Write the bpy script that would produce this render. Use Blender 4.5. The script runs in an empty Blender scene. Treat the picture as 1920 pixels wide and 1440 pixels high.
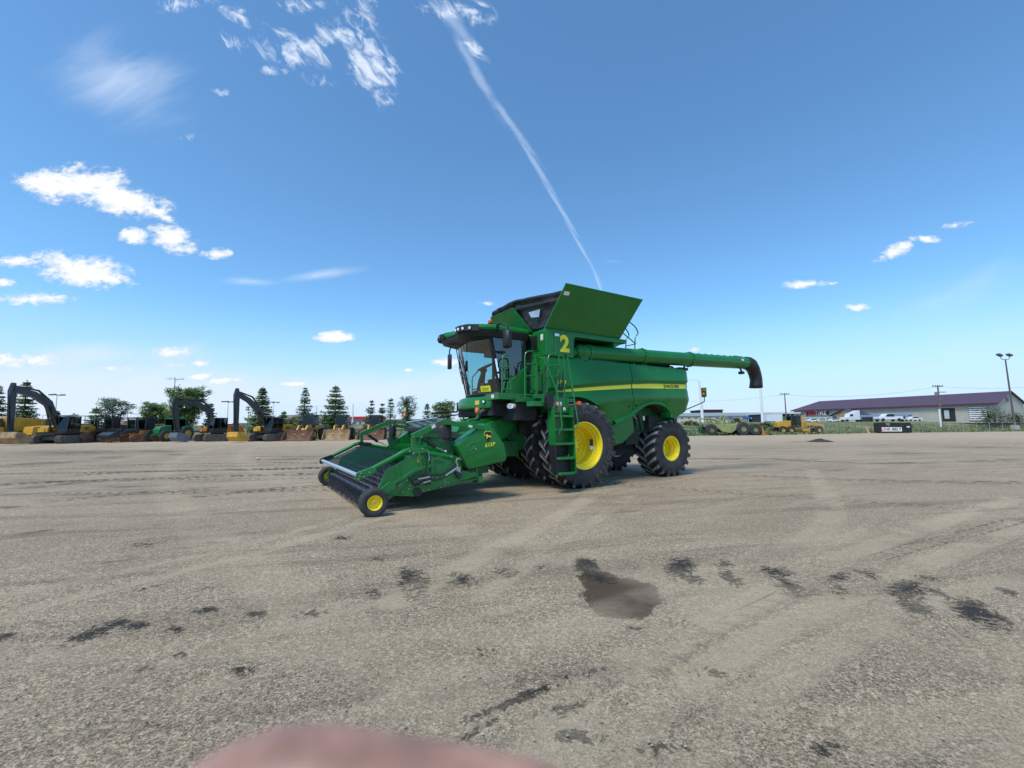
import bpy, bmesh, math, random
import numpy as np
from mathutils import Vector, Matrix, Euler, Quaternion
R = math.radians
rnd = random.Random(7)
S = bpy.context.scene
C = S.collection

# ------------------------------------------------------------------ camera, sky, sun, exposure
FPX, CAM_H = 805.0, 1.45
PITCH, ROLL = math.atan(81 / FPX), R(0.4)
fw = Vector((0, math.cos(PITCH), math.sin(PITCH)))
r0 = Vector((1, 0, 0)); u0 = r0.cross(fw)
rt = r0 * math.cos(ROLL) - u0 * math.sin(ROLL)
up = u0 * math.cos(ROLL) + r0 * math.sin(ROLL)
camd = bpy.data.cameras.new('camera'); cam = bpy.data.objects.new('camera', camd); C.objects.link(cam)
M = Matrix((rt, up, -fw)).transposed().to_4x4(); M.translation = Vector((0, 0, CAM_H)); cam.matrix_world = M
camd.sensor_width = 36; camd.lens = FPX / 1920 * 36; camd.clip_start = 0.01; camd.clip_end = 3000
camd.dof.use_dof = True; camd.dof.focus_distance = 12; camd.dof.aperture_fstop = 6.5
S.camera = cam

def ray(px, py):
    return (fw * FPX + rt * (px - 960) + up * (720 - py)).normalized()
def at(px, py, Y):
    d = ray(px, py); return Vector((0, 0, CAM_H)) + d * (Y / d.y)
def gnd(px, py, z=0.0):
    d = ray(px, py); return Vector((0, 0, CAM_H)) + d * ((z - CAM_H) / d.z)

SUN_AZ = Vector((-.60, -.80, 0)).normalized()      # towards the sun
SUN_EL = R(60)
sd = bpy.data.lights.new('sun', 'SUN'); sd.energy = 2.65; sd.angle = R(17); sd.color = (1, .95, .87)
so = bpy.data.objects.new('sun', sd); C.objects.link(so)
sv = SUN_AZ * math.cos(SUN_EL) + Vector((0, 0, math.sin(SUN_EL)))
so.rotation_euler = sv.to_track_quat('Z', 'Y').to_euler()
S.view_settings.view_transform = 'Standard'; S.view_settings.look = 'None'
S.view_settings.gamma = 1; S.view_settings.use_curve_mapping = False
S.view_settings.exposure = 0.24

W = bpy.data.worlds.new('World'); S.world = W; W.use_nodes = True
nt = W.node_tree; nt.nodes.clear()
class NT:                                            # tiny node-writing helper
    def __init__(s, t): s.t = t
    def n(s, kind, **kw):
        nd = s.t.nodes.new(kind)
        for k, v in kw.items(): setattr(nd, k, v)
        return nd
    def link(s, a, b): s.t.links.new(a, b)
    def put(s, sock, v):
        if isinstance(v, bpy.types.NodeSocket): s.t.links.new(v, sock)
        else: sock.default_value = v
    def m(s, op, a, b=None, c=None, clamp=False):
        nd = s.t.nodes.new('ShaderNodeMath'); nd.operation = op; nd.use_clamp = clamp
        s.put(nd.inputs[0], a)
        if b is not None: s.put(nd.inputs[1], b)
        if c is not None: s.put(nd.inputs[2], c)
        return nd.outputs[0]
    def noise(s, vec, scale, detail=6, rough=.55, dist=0, dim='3D'):
        nd = s.t.nodes.new('ShaderNodeTexNoise'); nd.noise_dimensions = dim
        s.put(nd.inputs['Vector'], vec); nd.inputs['Scale'].default_value = scale
        nd.inputs['Detail'].default_value = detail; nd.inputs['Roughness'].default_value = rough
        nd.inputs['Distortion'].default_value = dist
        return nd.outputs['Fac']
    def map(s, vec, loc, rot, scale):                # inverse mapping: (v-loc) turned back and divided by scale
        nd = s.t.nodes.new('ShaderNodeMapping'); nd.vector_type = 'TEXTURE'
        s.link(vec, nd.inputs['Vector']); nd.inputs['Location'].default_value = loc
        nd.inputs['Rotation'].default_value = rot; nd.inputs['Scale'].default_value = scale
        return nd.outputs[0]
    def vlen(s, v):
        nd = s.t.nodes.new('ShaderNodeVectorMath'); nd.operation = 'LENGTH'; s.link(v, nd.inputs[0]); return nd.outputs['Value']
    def ramp(s, v, a, b, lo=0, hi=1, mode='SMOOTHSTEP'):
        nd = s.t.nodes.new('ShaderNodeMapRange'); nd.interpolation_type = mode
        s.put(nd.inputs[0], v)
        for i, x in ((1, a), (2, b), (3, lo), (4, hi)): nd.inputs[i].default_value = x
        return nd.outputs[0]
    def mix(s, f, a, b, blend='MIX'):
        nd = s.t.nodes.new('ShaderNodeMix'); nd.data_type = 'RGBA'; nd.blend_type = blend
        s.put(nd.inputs[0], f); s.put(nd.inputs[6], a if isinstance(a, bpy.types.NodeSocket) else (*a, 1)); s.put(nd.inputs[7], b if isinstance(b, bpy.types.NodeSocket) else (*b, 1))
        return nd.outputs[2]
w = NT(nt)
sky = w.n('ShaderNodeTexSky', sky_type='NISHITA', sun_disc=False)
sky.sun_elevation = SUN_EL
sky.sun_rotation = math.atan2(SUN_AZ.x, SUN_AZ.y)
sky.altitude = 700; sky.air_density = 1.0; sky.dust_density = 0.6; sky.ozone_density = 2.2
tc = w.n('ShaderNodeTexCoord')
sep = w.n('ShaderNodeSeparateXYZ'); w.link(tc.outputs['Generated'], sep.inputs[0])
yy = w.m('MAXIMUM', sep.outputs[1], .02)
com = w.n('ShaderNodeCombineXYZ')
w.link(w.m('DIVIDE', sep.outputs[0], yy), com.inputs[0]); w.link(w.m('DIVIDE', sep.outputs[2], yy), com.inputs[1])
uv = com.outputs[0]
def dirn(px, py):
    d = ray(px, py); return (d.x / d.y, d.z / d.y, 0)
def blobs(lst, k=1.0):
    acc = None
    for (px, py, a, b, rot, st) in lst:
        mp = w.map(uv, dirn(px, py), (0, 0, -R(rot)), (a * k / FPX, b * k / FPX, 1))
        q = w.m('MULTIPLY', w.m('SUBTRACT', 1.0, w.vlen(mp)), st)
        acc = q if acc is None else w.m('MAXIMUM', acc, q)
    return acc
hard = blobs([(105, 350, 95, 24, 12, 1), (150, 345, 90, 38, 0, 1.1), (225, 372, 95, 32, 16, 1.1), (290, 395, 45, 12, 28, 1),
    (252, 443, 28, 17, 0, 1), (325, 448, 50, 24, 22, 1), (402, 475, 30, 11, 0, .9),
    (150, 505, 90, 32, 10, 1.1), (205, 520, 50, 16, 15, 1), (30, 490, 55, 13, 5, .9), (60, 560, 80, 13, 3, .8), (8, 532, 25, 9, 0, .7),
    (70, 678, 75, 17, 0, .9), (10, 672, 30, 12, 0, .8), (205, 690, 38, 7, 0, .6), (630, 631, 39, 10, 0, 1), (320, 661, 38, 11, 0, .8), (375, 681, 22, 7, 0, .8), (330, 684, 26, 6, 0, .6),
    (372, 706, 40, 7, -6, .8), (425, 712, 34, 8, -6, .9), (440, 697, 18, 5, -12, .7), (830, 680, 26, 9, 0, .8),
    (555, 720, 28, 5, 0, .7), (766, 694, 9, 4, 0, .7), (575, 695, 10, 4, 0, .6),
    (1672, 474, 40, 13, -24, .9), (1742, 448, 34, 8, 2, .7), (1790, 422, 40, 6, -6, .55), (1510, 532, 52, 9, 0, .9), (1605, 576, 26, 7, 0, .8), (912, 570, 16, 5, 0, .5), (1300, 655, 10, 5, 0, .5)], 1.32)
wisp = blobs([(560, 92, 75, 38, 12, 1), (700, 125, 42, 75, -18, 1.1), (650, 60, 60, 40, 0, .8), (450, 30, 60, 16, 30, .6), (335, 8, 55, 16, -8, .8), (440, 80, 40, 20, 20, .5),
    (680, 15, 30, 40, 0, .7), (575, 10, 60, 18, 0, .5), (515, 132, 25, 12, 0, .7), (855, 18, 75, 28, 10, .8), (893, 98, 18, 36, -35, .7), (430, 178, 34, 9, 22, .5), (355, 258, 34, 8, 3, .35), (600, 150, 40, 14, 20, .6)], 1.45)
trail = blobs([(848, 40, 150, 24, 52, 1), (890, 130, 190, 18, 63, 1), (955, 228, 170, 12, 56, 1), (1005, 310, 150, 9, 60, 1), (1050, 390, 140, 7, 60, 1), (1090, 465, 120, 5.5, 62, 1), (1122, 530, 80, 5, 72, .9)])
soft = blobs([(238, 155, 235, 145, 24, .40), (470, 528, 90, 14, 3, .3), (600, 515, 120, 16, -8, .35), (1730, 570, 330, 75, -22, .30), (1800, 640, 260, 60, -12, .22), (1150, 490, 55, 9, 2, .25),
    (120, 745, 700, 95, 0, 1.0), (650, 735, 520, 60, -2, .7), (200, 665, 420, 40, 0, .5), (1500, 780, 700, 40, 0, .3)])
# noise over the clouds: finer towards the horizon, as on a flat cloud layer
n1 = w.noise(w.map(uv, (0, 0, 0), (0, 0, 0), (1, .62, 1)), 10, 9, .6)
n2 = w.noise(w.map(uv, (3, 1, 0), (0, 0, R(-50)), (1, .45, 1)), 16, 9, .62, .8)
n3 = w.noise(w.map(uv, (1, 7, 0), (0, 0, R(25)), (1, .35, 1)), 3.5, 5, .55, .5)
n4 = w.noise(w.map(uv, (2, 5, 0), (0, 0, 0), (1, .6, 1)), 42, 6, .62, .4)
nm = w.m('ADD', w.m('MULTIPLY', n1, .62), w.m('MULTIPLY', n4, .38))
aH = w.ramp(w.m('ADD', hard, w.m('MULTIPLY', w.m('SUBTRACT', nm, .515), 3.6)), -.02, .62)
aH = w.m('MULTIPLY', aH, w.ramp(hard, 0.0, .12))
aW = w.ramp(w.m('ADD', wisp, w.m('MULTIPLY', w.m('SUBTRACT', n2, .53), 3.6)), .05, 1.15)
aW = w.m('MULTIPLY', w.m('MULTIPLY', aW, w.ramp(wisp, 0.0, .3)), .95)
aT = w.m('MULTIPLY', w.ramp(w.m('ADD', trail, w.m('MULTIPLY', w.m('SUBTRACT', n2, .5), 1.5)), .0, .9), w.m('MULTIPLY', w.ramp(trail, 0, .8), .27))
aS = w.m('MULTIPLY', w.ramp(w.m('ADD', soft, w.m('MULTIPLY', w.m('SUBTRACT', n3, .5), .9)), .02, .85), w.ramp(soft, 0, .3))
skc = w.mix(1.0, sky.outputs[0], (1.0, 1.46, 1.62), 'MULTIPLY')
SKY = .116
hz = w.ramp(w.m('MAXIMUM', sep.outputs[2], 0), 0.0, .26, .88, 0)
c0 = w.mix(hz, skc, (4.5, 5.45, 7.1))
cs = w.mix(aS, c0, (5.6, 6.5, 7.9))
ct = w.mix(aT, cs, (6.4, 7.5, 9.3))
cw = w.mix(w.m('MULTIPLY', aW, .85), ct, (6.6, 7.3, 8.4))
shade = w.ramp(w.m('ADD', w.m('MULTIPLY', hard, .30), nm), .50, .78)
cc = w.mix(shade, (4.9, 5.7, 6.7), (7.5, 7.7, 8.0))
ch = w.mix(aH, cw, cc)
bg = w.n('ShaderNodeBackground'); w.link(ch, bg.inputs[0]); bg.inputs[1].default_value = SKY
ow = w.n('ShaderNodeOutputWorld'); w.link(bg.outputs[0], ow.inputs[0])

# ------------------------------------------------------------------ mesh and object helpers
class B:
    def __init__(s): s.v = []; s.f = []; s.mi = []
    def add(s, vs, fs, m=0):
        o = len(s.v); s.v += [tuple(v) for v in vs]
        for f in fs: s.f.append(tuple(o + i for i in f)); s.mi.append(m)
        return s
    def box(s, a, b, m=0, rz=0, ry=0, piv=None):     # between two corners
        x0, y0, z0 = (min(p, q) for p, q in zip(a, b)); x1, y1, z1 = (max(p, q) for p, q in zip(a, b))
        vs = [Vector((x, y, z)) for z in (z0, z1) for (x, y) in ((x0, y0), (x1, y0), (x1, y1), (x0, y1))]
        if rz or ry:
            c = Vector(piv) if piv else Vector(((x0 + x1) / 2, (y0 + y1) / 2, (z0 + z1) / 2))
            q = Euler((0, ry, rz)).to_matrix(); vs = [c + q @ (v - c) for v in vs]
        return s.add(vs, [(3, 2, 1, 0), (4, 5, 6, 7), (0, 1, 5, 4), (1, 2, 6, 5), (2, 3, 7, 6), (3, 0, 4, 7)], m)
    def prism(s, poly, a, b, ax='y', m=0, mcap=None): # poly in the plane across ax, run from a to b
        def P(p, t): return (p[0], t, p[1]) if ax == 'y' else ((t, p[0], p[1]) if ax == 'x' else (p[0], p[1], t))
        n = len(poly); vs = [P(p, a) for p in poly] + [P(p, b) for p in poly]
        ar = sum(poly[i][0] * poly[(i + 1) % n][1] - poly[(i + 1) % n][0] * poly[i][1] for i in range(n))
        flip = (ar > 0) == (b > a)
        if ax == 'y': flip = not flip
        fs = [tuple(range(n)), tuple(range(2 * n - 1, n - 1, -1))] + [(i + n, (i + 1) % n + n, (i + 1) % n, i) for i in range(n)]
        if flip is False: fs = [tuple(reversed(f)) for f in fs]
        s.add(vs, fs[:2], m if mcap is None else mcap); o = len(s.v) - 2 * n
        for f in fs[2:]: s.f.append(tuple(o + i for i in f)); s.mi.append(m)
        return s
    def plate(s, pts, th, m=0):                      # a flat polygon in space with thickness
        P = [Vector(p) for p in pts]; n = (P[1] - P[0]).cross(P[2] - P[0]).normalized() * th / 2
        k = len(P); vs = [p + n for p in P] + [p - n for p in P]
        fs = [tuple(range(k)), tuple(range(2 * k - 1, k - 1, -1))] + [(i, i + k, (i + 1) % k + k, (i + 1) % k) for i in range(k)]
        return s.add(vs, fs, m)
    def tube(s, pts, r, n=8, m=0, closed=False, cap=True, flat=1.0):
        P = [Vector(p) for p in pts]; k = len(P); rs = r if isinstance(r, (list, tuple)) else [r] * k
        rings = []; nrm = None
        for i in range(k):
            if closed: t = P[(i + 1) % k] - P[i - 1]
            else: t = P[min(i + 1, k - 1)] - P[max(i - 1, 0)]
            if t.length < 1e-9: t = Vector((0, 0, 1))
            t.normalize()
            if nrm is None:
                nrm = Vector((0, 0, 1)) if abs(t.z) < .9 else Vector((0, 1, 0))
            nrm = (nrm - t * nrm.dot(t)).normalized(); bi = t.cross(nrm)
            rings.append([P[i] + (nrm * math.cos(2 * math.pi * j / n + math.pi / n) + bi * flat * math.sin(2 * math.pi * j / n + math.pi / n)) * rs[i] for j in range(n)])
        fs = []
        for i in range(k if closed else k - 1):
            a, b = i * n, ((i + 1) % k) * n
            for j in range(n): fs.append((a + j, a + (j + 1) % n, b + (j + 1) % n, b + j))
        if cap and not closed: fs += [tuple(range(n - 1, -1, -1)), tuple((k - 1) * n + j for j in range(n))]
        return s.add([v for g in rings for v in g], fs, m)
    def lathe(s, prof, c, ax='y', n=32, m=0, sgn=1):  # profile (radius, height along ax)
        c = Vector(c); vs = []
        for r, h in prof:
            for j in range(n):
                a = 2 * math.pi * j / n; x, y = r * math.cos(a), r * math.sin(a)
                vs.append(c + (Vector((x, h * sgn, y)) if ax == 'y' else (Vector((h * sgn, x, y)) if ax == 'x' else Vector((x, y, h * sgn)))))
        fs = []
        for i in range(len(prof) - 1):
            for j in range(n): fs.append((i * n + j, i * n + (j + 1) % n, (i + 1) * n + (j + 1) % n, (i + 1) * n + j))
        return s.add(vs, fs, m)
    def cyl(s, a, b, r, n=16, m=0): return s.tube([a, b], r, n, m)
    def grid(s, rows, m=0, closed=False):
        nr, nc = len(rows), len(rows[0]); fs = []
        for i in range(nr - 1):
            for j in range(nc - (0 if closed else 1)):
                fs.append((i * nc + j, i * nc + (j + 1) % nc, (i + 1) * nc + (j + 1) % nc, (i + 1) * nc + j))
        return s.add([v for r_ in rows for v in r_], fs, m)
    def sphere(s, c, r, m=0, n=12, k=8, sc=(1, 1, 1)):
        rows = [[(c[0] + sc[0] * r * math.sin(math.pi * i / k) * math.cos(2 * math.pi * j / n), c[1] + sc[1] * r * math.sin(math.pi * i / k) * math.sin(2 * math.pi * j / n), c[2] + sc[2] * r * math.cos(math.pi * i / k)) for j in range(n)] for i in range(k + 1)]
        return s.grid(rows, m, True)
    def build(s, name, mats, parent=None, smooth=True, bevel=0, recalc=True, ang=35):
        me = bpy.data.meshes.new(name); me.from_pydata(s.v, [], s.f)
        mats = mats if isinstance(mats, (list, tuple)) else [mats]
        for mt in mats: me.materials.append(mt)
        me.polygons.foreach_set('material_index', s.mi)
        if recalc:
            bm = bmesh.new(); bm.from_mesh(me); bmesh.ops.recalc_face_normals(bm, faces=bm.faces); bm.to_mesh(me); bm.free()
        if smooth:
            me.polygons.foreach_set('use_smooth', [True] * len(me.polygons)); me.set_sharp_from_angle(angle=R(ang))
        me.update()
        o = bpy.data.objects.new(name, me); C.objects.link(o); o.parent = parent
        if bevel:
            md = o.modifiers.new('bevel', 'BEVEL'); md.width = bevel; md.segments = 2; md.limit_method = 'ANGLE'; md.angle_limit = R(40); md.harden_normals = True
        return o
def thing(name, label, cat, loc=(0, 0, 0), rz=0, group=None, sc=1):
    o = bpy.data.objects.new(name, None); C.objects.link(o); o.location = loc; o.rotation_euler = (0, 0, rz); o.scale = (sc,) * 3
    o.empty_display_size = .3
    return tag(o, label, cat, group)
def tag(o, label, cat, group=None):
    o['label'] = label; o['category'] = cat
    if group: o['group'] = group
    return o
def kind(o, k): o['kind'] = k; return o
def copy_part(o, parent, M=None):                    # a copy of a part and its sub-parts, in a loop
    c = o.copy(); C.objects.link(c); c.parent = parent
    if M is not None: c.matrix_local = M
    for ch in [x for x in o.children]: copy_part(ch, c)
    return c
def text_part(name, s, size, M, mt, parent, depth=.002, bold=0, spacing=1.0, shear=0, align='CENTER'):
    cu = bpy.data.curves.new(name, 'FONT'); cu.body = s; cu.size = size; cu.extrude = depth; cu.offset = bold
    cu.space_character = spacing; cu.shear = shear; cu.align_x = align; cu.align_y = 'CENTER'; cu.resolution_u = 3
    t = bpy.data.objects.new(name, cu); C.objects.link(t)
    me = bpy.data.meshes.new_from_object(t.evaluated_get(bpy.context.evaluated_depsgraph_get()))
    bpy.data.objects.remove(t); me.name = name; me.materials.clear(); me.materials.append(mt)
    me.transform(M); o = bpy.data.objects.new(name, me); C.objects.link(o); o.parent = parent
    return o
def frame(o, x, y):                                  # matrix from origin, text-right and text-up vectors
    x = Vector(x).normalized(); y = Vector(y).normalized(); z = x.cross(y)
    m_ = Matrix((x, y, z)).transposed().to_4x4(); m_.translation = Vector(o); return m_

# ------------------------------------------------------------------ materials
def mat(name, col, rough=.5, metal=0, coat=0, var=.12, scale=3.0, bump=.0, bscale=60, dirt=0, dcol=(.20, .17, .13), spec=.5, sss=0):
    m_ = bpy.data.materials.new(name); m_.use_nodes = True; t = NT(m_.node_tree)
    p = m_.node_tree.nodes['Principled BSDF']
    tc_ = t.n('ShaderNodeTexCoord'); ob = tc_.outputs['Object']
    n_ = t.noise(ob, scale, 5, .6)
    c = t.mix(t.ramp(n_, .3, .7), tuple(x * (1 - var) for x in col), tuple(min(1, x * (1 + var)) for x in col))
    if dirt:
        d = t.ramp(t.noise(ob, scale * 2.3, 8, .7), .62 - dirt * .3, .8)
        c = t.mix(t.m('MULTIPLY', d, min(1, dirt * 1.6)), c, dcol)
        rr = t.ramp(d, 0, 1, rough, min(1, rough + .35)); t.put(p.inputs['Roughness'], rr)
    else:
        t.put(p.inputs['Roughness'], t.ramp(n_, .3, .7, max(.02, rough - .05), min(1, rough + .05)))
    t.put(p.inputs['Base Color'], c)
    p.inputs['Metallic'].default_value = metal; p.inputs['Coat Weight'].default_value = coat; p.inputs['Coat Roughness'].default_value = .08
    p.inputs['Specular IOR Level'].default_value = spec
    if sss: p.inputs['Subsurface Weight'].default_value = sss; p.inputs['Subsurface Radius'].default_value = (.004, .0015, .001); p.inputs['Subsurface Scale'].default_value = 1
    if bump:
        b_ = t.n('ShaderNodeBump'); b_.inputs['Strength'].default_value = bump; b_.inputs['Distance'].default_value = .01
        t.put(b_.inputs['Height'], t.noise(ob, bscale, 4, .6)); t.put(p.inputs['Normal'], b_.outputs[0])
    return m_
def glass(name, tint, refl=1.0, rough=.0, ior=1.45, base=.06):
    m_ = bpy.data.materials.new(name); m_.use_nodes = True; t = NT(m_.node_tree); m_.node_tree.nodes.clear()
    tr = t.n('ShaderNodeBsdfTransparent'); tr.inputs[0].default_value = (*tint, 1)
    gl = t.n('ShaderNodeBsdfGlossy'); gl.inputs['Roughness'].default_value = rough; gl.inputs[0].default_value = (refl, refl, refl, 1)
    fr = t.n('ShaderNodeFresnel'); fr.inputs[0].default_value = ior
    mx = t.n('ShaderNodeMixShader'); t.put(mx.inputs[0], t.m('MULTIPLY_ADD', fr.outputs[0], 1.0 - base, base)); t.link(tr.outputs[0], mx.inputs[1]); t.link(gl.outputs[0], mx.inputs[2])
    o_ = t.n('ShaderNodeOutputMaterial'); t.link(mx.outputs[0], o_.inputs[0]); return m_
GREEN = mat('harvester_green', (.008, .170, .027), .30, 0, .12, .07, 2.2, .02, 4, dirt=.06, dcol=(.05, .11, .05), spec=.38)
GREENM = mat('green_frame', (.009, .165, .032), .45, 0, .2, .12, 3, dirt=.2, dcol=(.10, .11, .06))
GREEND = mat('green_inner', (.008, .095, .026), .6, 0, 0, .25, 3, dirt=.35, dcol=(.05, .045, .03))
YEL = mat('rim_yellow', (.95, .74, .012), .35, 0, .4, .05, 3, dirt=.12, dcol=(.42, .33, .08))
YELS = mat('decal_yellow', (.95, .82, .02), .4, var=.02)
RUB = mat('tyre_rubber', (.034, .035, .037), .75, var=.3, scale=5, bump=.1, bscale=90, dirt=.25, dcol=(.075, .068, .058))
LUG = mat('lug_dusty_top', (.27, .26, .25), .85, var=.25, scale=8, dirt=.3, dcol=(.06, .055, .05))
BLK = mat('black_plastic', (.014, .015, .017), .5, var=.2, bump=.05)
BLKM = mat('black_metal', (.02, .02, .022), .45, .2, var=.3, dirt=.2, dcol=(.08, .07, .06))
DARK = mat('dark_machinery', (.022, .026, .024), .8, var=.4, scale=6)
TARP = mat('black_tarpaulin', (.022, .020, .022), .42, var=.3, scale=2, bump=.6, bscale=7)
STEEL = mat('bare_steel', (.45, .46, .47), .35, .9, var=.1)
GREY = mat('grey_paint', (.24, .27, .33), .4, var=.05)
WHT = mat('white_decal', (.78, .78, .76), .5, var=.03)
WLENS = mat('lamp_lens', (.85, .87, .88), .12, .3, .5, var=.02)
ORG = mat('orange_lens', (.85, .13, .015), .25, 0, .5, var=.08)
REDD = mat('red_decal', (.45, .03, .03), .5, var=.1)
ORD = mat('orange_decal', (.45, .12, .04), .5, var=.1)
SEAT = mat('seat_fabric', (.03, .031, .034), .9, var=.2, bump=.1)
CABIN = mat('cab_trim', (.05, .048, .044), .8, var=.2)
GLS = glass('cab_glass', (.66, .88, .89), .85, base=.09)
GLS2 = glass('side_glass', (.28, .38, .43), .8, base=.10)
FILM = mat('pale_blue_film', (.42, .55, .68), .25, var=.15, scale=6)  # on the tarpaulin window this blue stands for sky showing through
SKIN = mat('skin', (.38, .21, .15), .5, var=.3, scale=45, sss=.25)
NAIL = mat('nail', (.66, .38, .32), .3, var=.05)
BELT = mat('pickup_belt_rubber', (.035, .038, .05), .6, var=.3, scale=6)
SIL = mat('silver_paint', (.42, .47, .55), .3, .35, var=.05)

# ------------------------------------------------------------------ ground, bank, road
EDGE = [(-260, 46), (-70, 52), (-48, 56), (-20, 58), (10, 60), (38, 64), (60, 73), (92, 80), (140, 88), (280, 100)]
def pxl(lst):                                        # measured on the photograph, turned into ground positions
    out = []
    for (x, y, dx, dy, ang, st) in lst:
        g_ = gnd(x, y); l = (gnd(x + dx, y + ang) - gnd(x - dx, y - ang)) / 2; d = (gnd(x, y - dy) - gnd(x, y + dy)) / 2
        out.append((g_.x, g_.y, l.x, l.y, d.x, d.y, st))
    return out
MUD = pxl([(150, 848, 150, 5, -1, .8), (290, 846, 60, 3, 0, .8), (330, 852, 35, 2, 0, .7), (90, 868, 110, 3, -6, .8), (210, 857, 50, 2, -2, .7), (120, 907, 90, 3, -8, .8), (240, 912, 60, 3, -2, .8), (15, 950, 30, 3, 0, .7), (90, 937, 40, 2, 0, .6),
    (60, 1000, 40, 3, -6, .7), (1535, 827, 24, 1.6, 0, 1.3), (1490, 829, 20, 1.0, 0, .8), (380, 1020, 60, 7, -6, .5), (210, 1050, 70, 8, -4, .4), (540, 861, 70, 2, -1, .7), (560, 856, 60, 2, 0, .6), (700, 880, 40, 3, 0, .4), (1700, 850, 60, 2, 0, .6), (1830, 838, 70, 2, 0, .6), (1640, 835, 60, 1.5, 0, .6), (1420, 840, 60, 1.5, 0, .5), (1350, 860, 80, 2, 0, .5), (1560, 880, 100, 3, 0, .4)])
BLACK = pxl([(776, 1086, 32, 24, 8, 1.1), (780, 1115, 25, 10, 0, .8), (862, 1083, 30, 16, 6, .9), (700, 1113, 13, 14, 0, .8), (948, 1070, 26, 12, 3, .6), (1015, 1062, 30, 8, 0, .5),
    (1100, 1058, 24, 16, 4, 1.1), (1118, 1078, 34, 12, 8, 1.0), (1275, 1062, 28, 20, 0, 1.2), (1300, 1083, 24, 10, 4, .9), (1358, 1056, 20, 8, 0, .9), (1370, 1080, 24, 14, 8, 1.0), (1455, 1070, 36, 12, 4, .9), (1480, 1095, 30, 18, 10, .9),
    (1570, 1080, 30, 10, 0, .9), (1573, 1103, 18, 13, 4, .8), (1620, 1072, 36, 6, 10, .7), (1700, 1105, 36, 22, 4, 1.2), (1715, 1135, 36, 16, 10, 1.1), (1740, 1082, 36, 5, 8, .7), (1830, 1145, 56, 22, 22, 1.2), (1850, 1160, 40, 10, 14, 1.0), (1890, 1108, 24, 7, 8, 1.0), (1755, 1108, 24, 7, 4, .8),
    (175, 1185, 52, 12, -20, 1.1), (215, 1167, 28, 7, -8, 1.1), (257, 1170, 26, 9, -4, 1.0), (330, 1177, 20, 8, 0, .7), (387, 1142, 28, 7, -3, .9), (485, 1148, 24, 8, -4, .9), (585, 1145, 36, 8, -4, .7), (10, 1193, 26, 8, -5, 1.0), (275, 1020, 36, 5, -3, .7), (640, 1008, 20, 5, -2, .9), (710, 1045, 22, 9, -3, .6),
    (455, 1250, 26, 16, 0, .7), (1345, 1258, 24, 9, 9, .8), (1400, 1262, 16, 5, 4, .6), (335, 1222, 20, 6, 0, .8), (965, 1310, 110, 9, -40, 1.0), (1100, 1258, 60, 5, -14, .8), (890, 1368, 50, 8, -30, .9), (1060, 1320, 50, 16, -14, .8), (1080, 1375, 60, 16, 0, .6), (270, 1250, 50, 8, -12, .5), (1545, 1395, 40, 16, 0, .7), (300, 1098, 50, 3, -12, .7),
    (560, 1262, 60, 6, -12, .4), (380, 1105, 26, 4, -1, .6), (905, 1220, 30, 14, 0, .5), (1190, 1178, 20, 4, 0, .7), (283, 1355, 20, 8, 0, .5), (1240, 1395, 60, 20, 0, .5)])
WET = pxl([(1165, 1114, 66, 35, 4, 1.0), (1130, 1090, 44, 20, 6, 1.0), (1100, 1060, 22, 14, 2, .6)])
TRACKS = [(-4, -58, 74, .30, 84, 120, .9), (-4, -58, 77.2, .30, 84, 120, .9), (6, -66, 85.5, .26, 84, 118, .8), (-12, -40, 63, .3, 75, 115, .7), (-10, 44, 34, .28, 190, 290, .5), (-10, 44, 31.4, .28, 190, 290, .5), (30, -22, 33, .28, 110, 170, .5), (30, -22, 30.6, .28, 110, 170, .5), (24, 40, 36, .3, 210, 290, .4)]
LINES = [(40, -60, 70.5, .35, .9), (40, -60, 72.5, .35, .8), (-30, -30, 39, .3, .6), (-30, -30, 41.1, .3, .5), (60, 70, 88, .5, .5), (60, 70, 90.6, .4, .5), (14, -14, 17.6, .3, .7), (14, -14, 19.2, .3, .7), (14, -14, 22, .25, .6), (-3, 30, 28.2, .22, .6), (-3, 30, 27, .2, .5)]
def axis_coords(lim, d0, g_, start=0):
    xs = [start]; d = d0
    while xs[-1] < lim: xs.append(xs[-1] + d); d = max(d0, g_ * (xs[-1] - start))
    return xs
xp = axis_coords(900, .045, .0125); X1 = np.array([-x for x in reversed(xp[1:])] + xp); Y1 = np.array([-300, -40, -5] + [1.2 + y for y in axis_coords(1500, .03, .0125)])
GX, GY = np.meshgrid(X1, Y1); GX = GX.ravel(); GY = GY.ravel()
def ell(lst):
    acc = np.zeros(len(GX))
    for (x, y, ax_, ay_, bx_, by_, st_) in lst:
        ax_, ay_, bx_, by_ = (q_ * 1.42 for q_ in (ax_, ay_, bx_, by_)); dx, dy = GX - x, GY - y; det = ax_ * by_ - ay_ * bx_
        u = (dx * by_ - dy * bx_) / det; v_ = (dy * ax_ - dx * ay_) / det
        acc = np.maximum(acc, (1 - np.sqrt(u * u + v_ * v_)) * st_)
    return np.maximum(acc, 0)
def ss(e0, e1, x): t_ = np.clip((x - e0) / (e1 - e0), 0, 1); return t_ * t_ * (3 - 2 * t_)
trk = np.zeros(len(GX)); tph = np.zeros(len(GX)); lin = np.zeros(len(GX))
for (cx, cy, rad, half, a0, a1, st_) in TRACKS:
    rr_ = np.hypot(GX - cx, GY - cy); an = np.degrees(np.arctan2(GY - cy, GX - cx)) % 360
    q = (1 - ss(half * .6, half * 1.2, np.abs(rr_ - rad))) * ss(a0, a0 + 6, an) * (1 - ss(a1 - 6, a1, an)) * st_
    near = np.abs(rr_ - rad) < half * 2.5; tph = np.where(near & (q >= trk), np.radians(an) * rad + np.abs(rr_ - rad) * .7, tph); trk = np.maximum(trk, q)
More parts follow.
